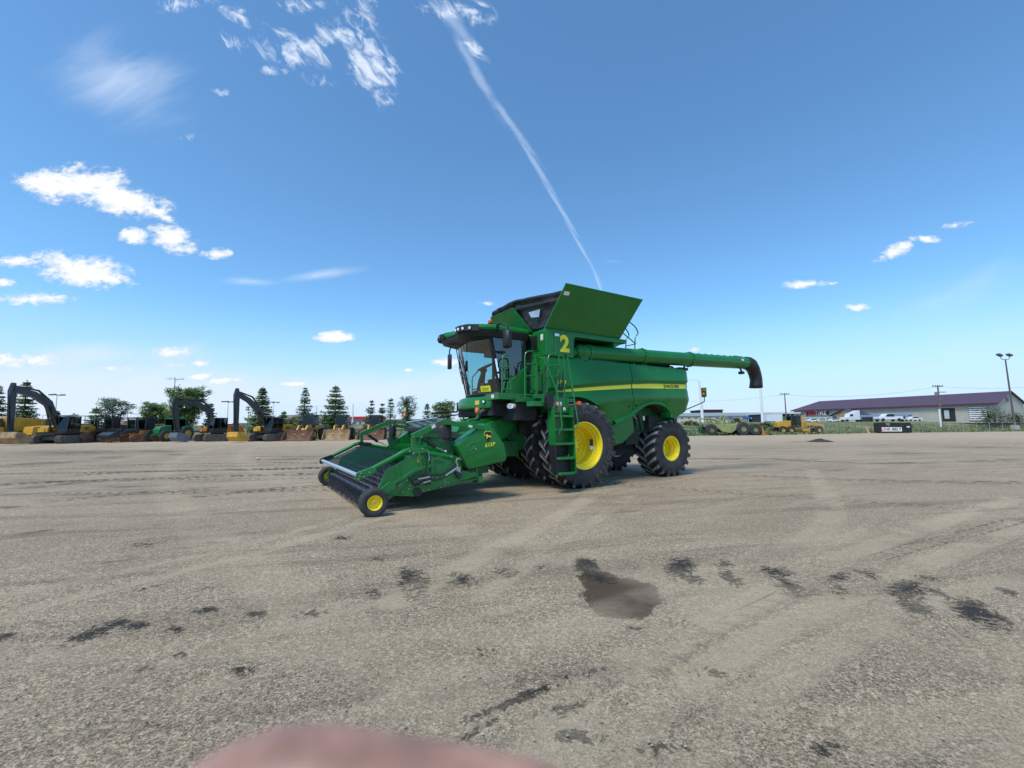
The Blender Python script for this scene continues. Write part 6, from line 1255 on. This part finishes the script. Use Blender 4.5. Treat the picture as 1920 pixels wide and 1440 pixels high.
simple_building('flat_building', 'white flat-roofed building behind the orange mulcher', 239, 287, 784, 140, WHW, WHW, roofh=.4)
simple_building('roadside_building', 'small white building with an orange roof behind the orange mulcher cab', 268, 300, 788, 125, WHW, wallmat('orange_roof', (.55, .22, .08)), roofh=1.0, flat=False)
simple_building('flat_building', 'long low brown building behind the thin spruces left of the harvester', 722, 806, 786, 150, BROWNW, TAUPE, roofh=.5)
simple_building('flat_building', 'low grey building behind the pair of excavators', 440, 500, 793, 130, WHW, TAUPE, roofh=.4)
simple_building('flat_building', 'white flat-roofed building behind the dark caged mulcher', 205, 232, 789, 120, WHW, wallmat('orange_roof2', (.60, .28, .16)), roofh=.7)
simple_building('roadside_building', 'low cream house at the right edge of the photo beyond the light pole', 1906, 1950, 783, 150, BEIGE, TAUPE, roofh=1.6, flat=False, z0=PLAT - .5)

# ------------------------------------------------------------------ poles, wires, fence
POLW = mat('white_pole', (.80, .80, .78), .5, var=.05); WOOD = mat('weathered_wood', (.17, .14, .115), .9, var=.3); POLG = mat('brown_steel_pole', (.13, .10, .10), .6)
def pole(label, px, pyt, Y, r_, mt, heads, cat='light pole', name='light_pole', z0=None, lean=0, group=None):
    p0 = at(px, pyt, Y); zb = terr(p0.x, Y) if z0 is None else z0; t = thing(name, label, cat, (p0.x, Y, zb), 0, group); h_ = p0.z - zb
    b = B(); b.tube([(0, 0, -.2), (lean, 0, h_)], [r_, r_ * .6], 10); b.build('pole', mt, t)
    if heads == 'mast':
        b = B()
        for k in range(4): a = k * 1.57 + .4; b.tube([(lean, 0, h_), (lean + 1.2 * math.cos(a), 1.2 * math.sin(a), h_ + .1)], .06, 5)
        b.build('lamp_bracket', mt, t)
        for k in range(4): a = k * 1.57 + .4; b = B(); b.box((lean + 1.2 * math.cos(a) - .4, 1.2 * math.sin(a) - .25, h_ - .05), (lean + 1.2 * math.cos(a) + .4, 1.2 * math.sin(a) + .25, h_ + .25)); b.build('lamp_head', WLENS if r_ > .2 else POLG, t)
    elif heads == 'single':
        b = B(); b.tube([(lean, 0, h_), (lean - 1.6, 0, h_ + .25)], .06, 5); b.build('lamp_bracket', mt, t); b = B(); b.box((lean - 2.2, -.15, h_ + .18), (lean - 1.5, .15, h_ + .34)); b.build('lamp_head', mt, t)
    elif heads == 'cross':
        b = B(); b.box((-1.15, -.08, h_ - .35), (1.15, .08, h_ - .2)); b.build('crossarm', mt, t)
        for x in (-1.05, -.5, .5, 1.05): b = B(); b.lathe([(.05, 0), (.09, .05), (.05, .12), (.08, .18), (0, .25)], (x, 0, h_ - .2), 'z', 8); b.build('insulator', POLG, t)
    return t
GP = 'tall light poles beyond the trees'
pole('white light mast with paired heads, leftmost above the railed excavator', 107, 741, 110, .16, POLW, 'mast', group=GP)
pole('tallest white light mast with a cluster of bright heads beside the big pine', 328, 711, 95, .22, POLW, 'mast', group=GP)
pole('thin pale light pole left of the bushy pine', 240, 759, 130, .14, POLW, 'mast', group=GP)
pole('thin pale light pole directly above the left bushy pine', 281, 757, 130, .14, POLW, 'mast', group=GP)
pole('pale light pole between the two black excavator booms', 428, 754, 120, .16, POLW, 'mast', group=GP)
pole('slim light pole just right of the thick spruce', 513, 755, 135, .13, POLW, 'mast', group=GP)
pole('white light pole between the two wheel loaders', 594, 760, 105, .18, POLW, '', group=GP)
pole('white light pole in front of the red-roofed building', 662, 757, 105, .20, POLW, '', group=GP)
pole('short curved dark street lamp behind the orange mulcher', 259, 777, 120, .07, POLG, 'single')
pole('stout white pole with a short side lamp, right behind the harvester rear', 1314, 714, 100, .36, POLW, 'single', lean=-.4)
pole('tall plain white pole behind the auger spout', 1424, 700, 105, .32, POLW, '', lean=-.0)
pole('wooden utility pole with a single crossarm behind the grader', 1471, 737, 105, .17, WOOD, 'cross', 'utility pole', 'utility_pole')
t = pole('wooden utility pole with transformer and two crossarms before the long building', 1758, 722, 95, .22, WOOD, 'cross', 'utility pole', 'utility_pole')
b = B(); b.box((-.1, -.08, 7.6), (1.6, .08, 7.75)); b.box((-1.6, -.08, 5.6), (1.5, .08, 5.72)); b.build('crossarm', WOOD, t)
b = B(); b.tube([(-.5, 0, 6.9), (-.5, 0, 7.7)], .28, 14); b.build('transformer', mat('transformer_grey', (.20, .21, .22), .5), t)
b = B(); b.tube([(-.32, -.1, -.1), (-.30, -.1, 3.9)], .17, 8); b.build('cable_guard', POLW, t)
# flood light pole at the right
p0 = gnd(1904, 808); t = thing('floodlight_pole', 'tall leaning brown floodlight pole with two lamps on a concrete base at the right', 'light pole', (p0.x, p0.y, 0), R(0))
hp = at(1885, 674, p0.y); dx = hp.x - p0.x
b = B(); b.tube([(0, 0, .9), (dx, 0, hp.z)], [.19, .11], 12); b.build('pole', POLG, t)
b = B(); b.box((-.45, -.45, -.1), (.45, .45, 1.15)); b.build('concrete_base', wallmat('concrete', (.50, .48, .42)), t, bevel=.04)
for s_ in (1, -1):
    b = B(); b.tube(curve([(dx, 0, hp.z), (dx + s_ * .55, 0, hp.z + .02), (dx + s_ * .85, 0, hp.z + .25), (dx + s_ * .88, 0, hp.z + .6)]), .06, 6); b.build('lamp_bracket', POLG, t)
    b = B(); b.box((dx + s_ * 1.0 - .5, -.35, hp.z + .75), (dx + s_ * 1.0 + .35, .35, hp.z + 1.1), 0, ry=R(25 if s_ > 0 else 28)); b.build('lamp_head', POLG, t, bevel=.05)
def wire(label, a, c_, sag):
    b = B(); a, c_ = Vector(a), Vector(c_); b.tube([a.lerp(c_, t_) - Vector((0, 0, sag * 4 * t_ * (1 - t_))) for t_ in np.linspace(0, 1, 25)], .022, 4); o = b.build('power_line', POLG); tag(o, label, 'power line', 'power lines between the utility poles')
u1, u2 = at(1471, 740, 105), at(1758, 725, 95)
wire('thin power line running left from the utility pole behind the grader', u1, at(1200, 745, 150), 1.5)
wire('thin power line strung between the two wooden utility poles', u1, u2, 1.2)
wire('thin power line running right from the transformer pole out of the photo', u2, at(2100, 712, 70), .8)
# chain link fence along the yard edge (right) and rail fence (left)
FNC = mat('galvanised_wire', (.36, .38, .37), .5, .3, var=.1)
t = thing('chain_link_fence', 'grey chain-link fence along the weedy bank right of the grader', 'fence', (0, 0, 0))
for k in range(19):
    x = 48 + k * 3.2; y = edge_y(x) + 1.6; z = terr(x, y); b = B(); b.tube([(x, y, z - .1), (x, y, z + 1.75)], .035, 6); b.build('post', FNC, t)
b = B()
for k in range(18):
    x0_, x1_ = 48 + k * 3.2, 51.2 + k * 3.2; y0_, y1_ = edge_y(x0_) + 1.6, edge_y(x1_) + 1.6; z0_, z1_ = terr(x0_, y0_), terr(x1_, y1_)
    b.tube([(x0_, y0_, z0_ + 1.72), (x1_, y1_, z1_ + 1.72)], .022, 4)
    for j in range(-8, 13):                          # diagonal wires of the mesh
        for s_ in (1, -1):
            xa = x0_ + j * .26; pts = [(xa, 0), (xa + 1.7, 1.7)] if s_ > 0 else [(xa, 1.7), (xa + 1.7, 0)]
            (a0, h0), (a1, h1) = pts
            if a1 <= x0_ or a0 >= x1_: continue
            t0 = max(0, (x0_ - a0) / 1.7); t1 = min(1, (x1_ - a0) / 1.7); f_ = lambda tt: (a0 + 1.7 * tt, y0_ + (y1_ - y0_) * (a0 + 1.7 * tt - x0_) / 3.2, z0_ + (z1_ - z0_) * (a0 + 1.7 * tt - x0_) / 3.2 + h0 + (h1 - h0) * tt)
            b.tube([f_(t0), f_(t1)], .003, 3, cap=False)
b.build('wire_mesh', FNC, t, smooth=False, recalc=False)
t = thing('rail_fence', 'low grey rail fence on the grass behind the machines at the left', 'fence', (0, 0, 0))
for k in range(22):
    x = -66 + k * 3; y = edge_y(x) + 12; z = terr(x, y); b = B(); b.box((x - .06, y - .06, z - .1), (x + .06, y + .06, z + .85)); b.build('post', WOOD, t)
b = B()
for k in range(21):
    x0_, x1_ = -66 + k * 3, -63 + k * 3; b.tube([(x0_, edge_y(x0_) + 11.9, terr(x0_, edge_y(x0_) + 12) + .72), (x1_, edge_y(x1_) + 11.9, terr(x1_, edge_y(x1_) + 12) + .72)], .09, 4)
b.build('rail', FNC, t)

# ------------------------------------------------------------------ trees
def leafmat(name, a, c_, d):                         # light also comes through the needles and leaves
    m_ = noisy(name, a, c_, 1.7, .8, d, .9); t = NT(m_.node_tree); p = m_.node_tree.nodes['Principled BSDF']; o_ = m_.node_tree.nodes['Material Output']
    tl = t.n('ShaderNodeBsdfTranslucent'); t.link(p.inputs['Base Color'].links[0].from_socket, tl.inputs[0]); ad = t.n('ShaderNodeAddShader'); t.link(p.outputs[0], ad.inputs[0]); t.link(tl.outputs[0], ad.inputs[1]); t.link(ad.outputs[0], o_.inputs[0]); return m_
NEED = leafmat('spruce_needles', (.05, .085, .038), (.12, .165, .075), (.14, .18, .08)); BLUEN = leafmat('blue_spruce_needles', (.07, .10, .07), (.16, .20, .13), (.11, .15, .08)); PINEN = leafmat('pine_needles', (.05, .085, .028), (.13, .18, .06), (.15, .19, .065)); SPARSE = leafmat('sparse_leaves', (.04, .065, .02), (.12, .14, .05), (.10, .10, .05))
BARK = noisy('bark', (.05, .038, .028), (.11, .085, .065), 6)
SHRB = leafmat('shrub_leaves', (.012, .030, .010), (.045, .075, .022), (.055, .080, .025))
def clump(vs, fs, c_, r_, n, rg, flat=.6, leaf=.2):
    for i in range(n):
        p_ = Vector((rg.gauss(0, 1), rg.gauss(0, 1), rg.gauss(0, flat))) * r_ * .55 + c_
        a, e = rg.uniform(0, 6.28), rg.uniform(-.6, .9); d1 = Vector((math.cos(a) * math.cos(e), math.sin(a) * math.cos(e), math.sin(e))) * leaf * rg.uniform(.6, 1.3)
        d2 = Vector((-math.sin(a), math.cos(a), rg.uniform(-.5, .5))) * leaf * rg.uniform(.25, .5); o = len(vs); vs += [p_ - d2, p_ + d1 * .5 - d2 * .8, p_ + d1, p_ + d2]; fs.append((o, o + 1, o + 2, o + 3))
def mesh_part(name, vs, fs, mt, t):
    me = bpy.data.meshes.new(name); me.from_pydata([tuple(v_) for v_ in vs], [], fs); me.materials.append(mt); o = bpy.data.objects.new(name, me); C.objects.link(o); o.parent = t; return o
def tree(kindt, label, px, pyt, Y, wpx, seed, mt, base=.06, dens=1.0, lean=0):
    top = at(px, pyt, Y); zb = terr(top.x, Y); h = top.z - zb; w_ = wpx / 805 * Y / 2; rg = random.Random(seed)
    nm = {'spruce': 'spruce_tree', 'pine': 'pine_tree', 'thin': 'sapling_tree'}[kindt]
    t = thing(nm, label, 'tree', (top.x, Y, zb), 0, 'evergreens behind the parked machines')
    b = B(); tr = [(0, 0, -.2)] + [(lean * k / 5 + rg.uniform(-.05, .05) * (k < 5), rg.uniform(-.05, .05), h * k / 5 * .98) for k in range(1, 6)]
    b.tube(tr, [h * .022 * (1 - k / 5.6) for k in range(6)], 7); vs, fs = [], []; lf = max(.16, Y / 805 * 2.6)
    if kindt in ('spruce', 'thin'):
        nlev = int(h / (.27 if kindt == 'spruce' else .4) * 1.0)
        for L_ in range(nlev):
            f_ = min(.985, max(base, base + (1 - base) * (L_ + rg.uniform(-.6, .6)) / nlev)); z = h * f_; 
            reach = 1.22 * w_ * ((1 - f_) ** (.85 if kindt == 'spruce' else .7)) * (1 if f_ > base + .04 else .8); nb = max(4, int((5 + 6 * (1 - f_)) * dens * (1 if kindt == 'spruce' else .6)))
            a0 = rg.uniform(0, 6.28)
            for k in range(nb):
                a = a0 + 6.283 * k / nb + rg.uniform(-.3, .3); rr_ = reach * rg.uniform(.45, 1.12) * (1 if rg.random() > .12 else 1.3) + .12; droop = -.28 if kindt == 'spruce' else .25
                if kindt == 'thin' and rg.random() < .35: continue
                dirv = Vector((math.cos(a), math.sin(a), 0)); nseg = max(2, int(rr_ / .32))
                tip = dirv * rr_ + Vector((lean * f_, 0, z + droop * rr_ + .20 * rr_)); st0 = Vector((lean * f_, 0, z))
                if rr_ > .5: b.tube([st0, st0.lerp(tip, .5) - Vector((0, 0, .08 * rr_)), tip], [.02 + .012 * rr_, .02, .008], 4, cap=False)
                for j in range(1, nseg + 1):
                    u = j / nseg; c_ = st0.lerp(tip, u) - Vector((0, 0, .12 * rr_ * math.sin(u * math.pi))); clump(vs, fs, c_, .30 * (1.15 - .5 * u) * (.8 + .3 * min(1, rr_)), int((13 if kindt == 'spruce' else 8) * dens), rg, .42, lf * 1.05)
        for j in range(8): clump(vs, fs, Vector((lean, 0, h * (1 - j * .012))), .10, 4, rg, 1, lf * .7)
    else:
        nb = int(34 * dens)
        for k in range(nb):
            f_ = base + .1 + (.88 - base) * (k / nb) ** .9; a = k * 2.4 + rg.uniform(-.4, .4); env = math.sin(min(1, max(.08, (1.04 - f_) / (1.0 - base))) ** .62 * math.pi * .78 + .15)
            rr_ = w_ * env * rg.uniform(.6, 1.12); tip = Vector((math.cos(a) * rr_ + lean * f_, math.sin(a) * rr_, h * f_ + rr_ * rg.uniform(.05, .35))); st0 = Vector((lean * f_, 0, h * (f_ - .06)))
            b.tube([st0, st0.lerp(tip, .5) + Vector((0, 0, -.1)), tip], [.07, .04, .015], 5, cap=False)
            for j in range(3 + int(rr_ * 1.6)):
                u = rg.uniform(.35, 1.05); c_ = st0.lerp(tip, u) + Vector((rg.gauss(0, .22), rg.gauss(0, .22), rg.gauss(.08, .16))); clump(vs, fs, c_, rg.uniform(.35, .62), int(40 * dens), rg, .7, lf)
        for j in range(5): clump(vs, fs, Vector((lean, 0, h * (1 - j * .03))), .25, 16, rg, .8, lf)
    b.build('trunk', BARK, t, smooth=True, recalc=False); mesh_part('crown', vs, fs, mt, t); return t
tree('spruce', 'dark spruce cut by the left edge of the photo', -2, 722, 62, 44, 1, NEED)
tree('spruce', 'tall dark spruce behind the arched boom of the large excavator', 51, 713, 62, 46, 2, NEED, dens=1.1)
tree('spruce', 'small spruce tip left of the railings behind the large excavator', 107, 770, 85, 14, 3, NEED)
tree('thin', 'small pale leafy tree between the two railings', 139, 775, 85, 20, 4, SPARSE)
tree('spruce', 'small bright green spruce left of the irregular blue-green pine', 181, 763, 72, 32, 5, PINEN)
tree('pine', 'irregular blue-green pine with wide lower boughs, behind the dark mulcher', 215, 748, 74, 56, 6, BLUEN, dens=.8, lean=-.2)
tree('pine', 'bushy dark pine above the orange mulcher', 293, 760, 74, 48, 7, PINEN)
tree('pine', 'low dark pine touching the left side of the big pine', 322, 776, 78, 36, 27, PINEN, dens=.8)
tree('pine', 'biggest broad pine, behind the excavator with the grey bucket', 352, 730, 72, 74, 8, PINEN, dens=1.5)
tree('spruce', 'narrow spruce tip right of the big pine', 396, 757, 76, 18, 9, NEED)
tree('thin', 'thin dark spruce sapling left of the thick spruce', 466, 763, 76, 14, 10, BLUEN)
tree('spruce', 'thick dark spruce behind the charcoal boom of the third excavator', 493, 725, 68, 42, 11, NEED, dens=1.25)
tree('spruce', 'small narrow spruce in front of the beige apartment block', 533, 771, 90, 12, 12, NEED)
tree('spruce', 'well shaped tiered spruce behind the first wheel loader', 573, 727, 70, 36, 13, BLUEN, dens=.8)
tree('pine', 'low sandy shrub-like tree left of the first loader cab', 553, 786, 80, 26, 14, SPARSE, dens=.6)
tree('spruce', 'widest tall spruce, behind the loader with the bright scraped bucket', 630, 722, 66, 62, 15, NEED, dens=1.1)
tree('thin', 'ragged thin tree with a bent top between the two right loaders', 693, 752, 74, 22, 16, SPARSE, dens=1.6, lean=.4)
tree('thin', 'slender greyish sapling next to the tiered blue spruce', 717, 757, 76, 14, 17, SPARSE, dens=1.4)
tree('spruce', 'airy tiered blue-grey spruce above the harvester header', 733, 747, 74, 26, 18, BLUEN, dens=.55)
tree('pine', 'crooked narrow pine with a knobbly outline above the header', 766, 747, 74, 28, 19, BLUEN, dens=.8, lean=-.3)
tree('spruce', 'small tiered spruce left of the rounded pine', 801, 757, 80, 18, 20, BLUEN, dens=.6)
tree('pine', 'rounded open pine just left of the harvester cab', 832, 756, 76, 44, 21, PINEN, dens=.9)
tree('spruce', 'thin spruce partly hidden by the harvester cab skirt', 869, 758, 78, 20, 22, BLUEN, dens=.6)
def bush(label, px, pyt, Y, wpx, seed, zb=None, mt=SHRB):
    top = at(px, pyt, Y); z0 = terr(top.x, Y) if zb is None else zb; h = max(.6, top.z - z0); w_ = wpx / 805 * Y / 2; rg = random.Random(seed); t = thing('shrub', label, 'shrub', (top.x, Y, z0), 0, 'shrubs on the far bank'); vs, fs = [], []; b = B()
    for k in range(int(10 + wpx / 2)):
        x = rg.uniform(-1, 1); a = x * w_; c_ = Vector((a, rg.uniform(-.5, .5) * min(w_, 2), h * math.sqrt(max(.05, 1 - x * x)) * rg.uniform(.35, .95)))
        b.tube([(a * .4, 0, 0), c_], [.05, .015], 4, cap=False); clump(vs, fs, c_, h * .28, 46, rg, .7, max(.2, Y / 805 * 2.2))
    b.build('stem', BARK, t, recalc=False); mesh_part('foliage', vs, fs, mt, t)
bush('largest dark shrub in front of the overhead door of the long building', 1858, 765, 92, 60, 31)
bush('low dark shrub right of the floodlight pole', 1908, 776, 96, 26, 32)
bush('dense dark shrub between the scraper blade and the grader', 1430, 793, 78, 54, 33)
bush('shrub on the bank directly behind the scraper', 1392, 790, 80, 30, 34)
bush('grey-green shrub behind the rear of the harvester', 1296, 788, 85, 22, 35, mt=SPARSE)
bush('small shrub on the bank just left of the black block', 1700, 797, 92, 16, 36)
bush('small shrub on the bank behind the black block', 1655, 796, 92, 14, 37)
WEED = leafmat('weeds', (.05, .08, .03), (.15, .19, .08), (.20, .20, .10)); rg = random.Random(99); vs, fs = [], []
for k in range(700):
    x = rg.uniform(36, 112); y = edge_y(x) + rg.uniform(3, 24); clump(vs, fs, Vector((x, y, terr(x, y) + .22)), rg.uniform(.3, .7), 12, rg, .5, .18)
o = mesh_part('weed_cover', vs, fs, WEED, None); kind(o, 'stuff')
# dark dirt heap and a bit of litter on the yard
p0 = gnd(1538, 828.5); b = B(); rws = []
for i in range(9):
    r_ = .75 * i / 8; rws.append([(r_ * math.cos(a) * 1.5, r_ * math.sin(a), .26 * (1 - (i / 8) ** 1.3) * (1 + .4 * mnoise.noise(Vector((math.cos(a) * 2, math.sin(a) * 2, i * .5)))) - .01 * (i == 8)) for a in np.linspace(0, 2 * math.pi, 29)[:-1]])
b.grid(rws, 0, True); o = b.build('dirt_heap', noisy('dark_soil', (.035, .028, .024), (.09, .07, .055), 6, .95, bump=.6)); o.location = p0; tag(o, 'small heap of dark soil on the open yard before the grader', 'dirt heap')
p0 = gnd(483.5, 862); b = B(); b.sphere((0, 0, .05), .09, 0, 9, 5, (1.4, .8, .7)); o = b.build('litter_scrap', mat('pinkish_scrap', (.62, .33, .22), .8)); o.location = p0; tag(o, 'small pinkish scrap of litter on the gravel left of the header', 'litter')

# ------------------------------------------------------------------ the photographer's finger, close to the lens
def finger():
    D_ = .075
    P = lambda x, y, d=D_: at(x - 50, y + 48, d)
    t_r = [(P(395, 1500), .0058), (P(440, 1478), .0075), (P(500, 1462), .0088), (P(560, 1452), .0094), (P(640, 1450), .0096), (P(720, 1462), .0094), (P(800, 1474), .0094), (P(880, 1490), .0096), (P(960, 1512), .0100), (P(1060, 1552), .0108), (P(1180, 1610, .09), .0120), (P(1320, 1690, .10), .0125), (P(1460, 1790, .11), .013)]
    b = B(); n = 28; K = curve([p_ for p_, _ in t_r], 4); rs = [float(np.interp(i / 4, range(len(t_r)), [r_ for _, r_ in t_r])) for i in range(len(K))]
    rs = [r_ * (1 - .0 * i) for i, r_ in enumerate(rs)]; K = [K[0] + (K[0] - K[1]) * .8] + K; rs = [rs[0] * .55] + rs; K = [K[0] + (K[0] - K[1]) * .35] + K; rs = [.0008] + rs
    b.tube(K, rs, n); return b.build('finger', SKIN, None, ang=180)
fo = finger(); tag(fo, 'blurred pink fingertip in front of the lens at the bottom edge', 'finger')

# ------------------------------------------------------------------ parts that came out in pieces become objects of their own
def split_pieces(o, most=60):
    me = o.data; n = len(me.vertices)
    if n == 0: return
    par = np.arange(n)
    ed = np.array([e.vertices[:] for e in me.edges])
    for _ in range(200):                             # label propagation to a fixed point
        m0 = np.minimum(par[ed[:, 0]], par[ed[:, 1]]); q = par.copy(); np.minimum.at(q, ed[:, 0], m0); np.minimum.at(q, ed[:, 1], m0); q = q[q]
        if (q == par).all(): break
        par = q
    roots, isl = np.unique(par, return_inverse=True); k = len(roots)
    if k < 2 or k > 400: return
    co = np.array([v_.co[:] for v_ in me.vertices]); lo = np.full((k, 3), 1e9); hi = -lo; np.minimum.at(lo, isl, co); np.maximum.at(hi, isl, co); size = (hi - lo).max(1)
    grp = list(range(k))
    def find(i):
        while grp[i] != i: grp[i] = grp[grp[i]]; i = grp[i]
        return i
    for i in range(k):
        gap = np.maximum(0, np.maximum(lo[i] - hi, lo - hi[i])); d = np.sqrt((gap ** 2).sum(1)); ok = d <= np.maximum(.02, .5 * np.maximum(size[i], size))
        for j in np.nonzero(ok)[0]: grp[find(int(j))] = find(i)
    pc = np.array([find(i) for i in range(k)]); ids = np.unique(pc)
    if len(ids) < 2 or len(ids) > most: return
    mats_ = list(me.materials); faces = [(tuple(p_.vertices), p_.material_index) for p_ in me.polygons]; base_ = o.name.split('.')[0]; out = []
    for gi in ids:
        keep = pc[isl] == gi; idx = -np.ones(n, int); idx[keep] = np.arange(keep.sum())
        bb = B(); bb.v = [tuple(c_) for c_ in co[keep]]
        for f_, m_ in faces:
            if keep[f_[0]]: bb.f.append(tuple(int(idx[i]) for i in f_)); bb.mi.append(m_)
        c_ = bb.build(base_, mats_, o.parent, recalc=False); c_.location = o.location; c_.rotation_euler = o.rotation_euler
        for md in o.modifiers:
            if md.type == 'BEVEL': m2 = c_.modifiers.new('bevel', 'BEVEL'); m2.width = md.width; m2.segments = 2; m2.limit_method = 'ANGLE'; m2.angle_limit = md.angle_limit; m2.harden_normals = True
    bpy.data.objects.remove(o)
SKIP = {'tyre', 'rim', 'tyre_lettering', 'pickup_belt', 'wind_guard_rods', 'safety_chain', 'crown', 'foliage', 'trunk', 'stem', 'wire_mesh', 'windshield', 'stripe_lettering', 'model_lettering', 'hood_lettering', 'sign_lettering', 'plate_lettering', 'number_two'}
def root_of(o):
    while o.parent: o = o.parent
    return o
for o in [x for x in C.objects if x.type == 'MESH' and x.parent and x.name.split('.')[0] not in SKIP and 'kind' not in x and x.data.users == 1]:
    split_pieces(o)
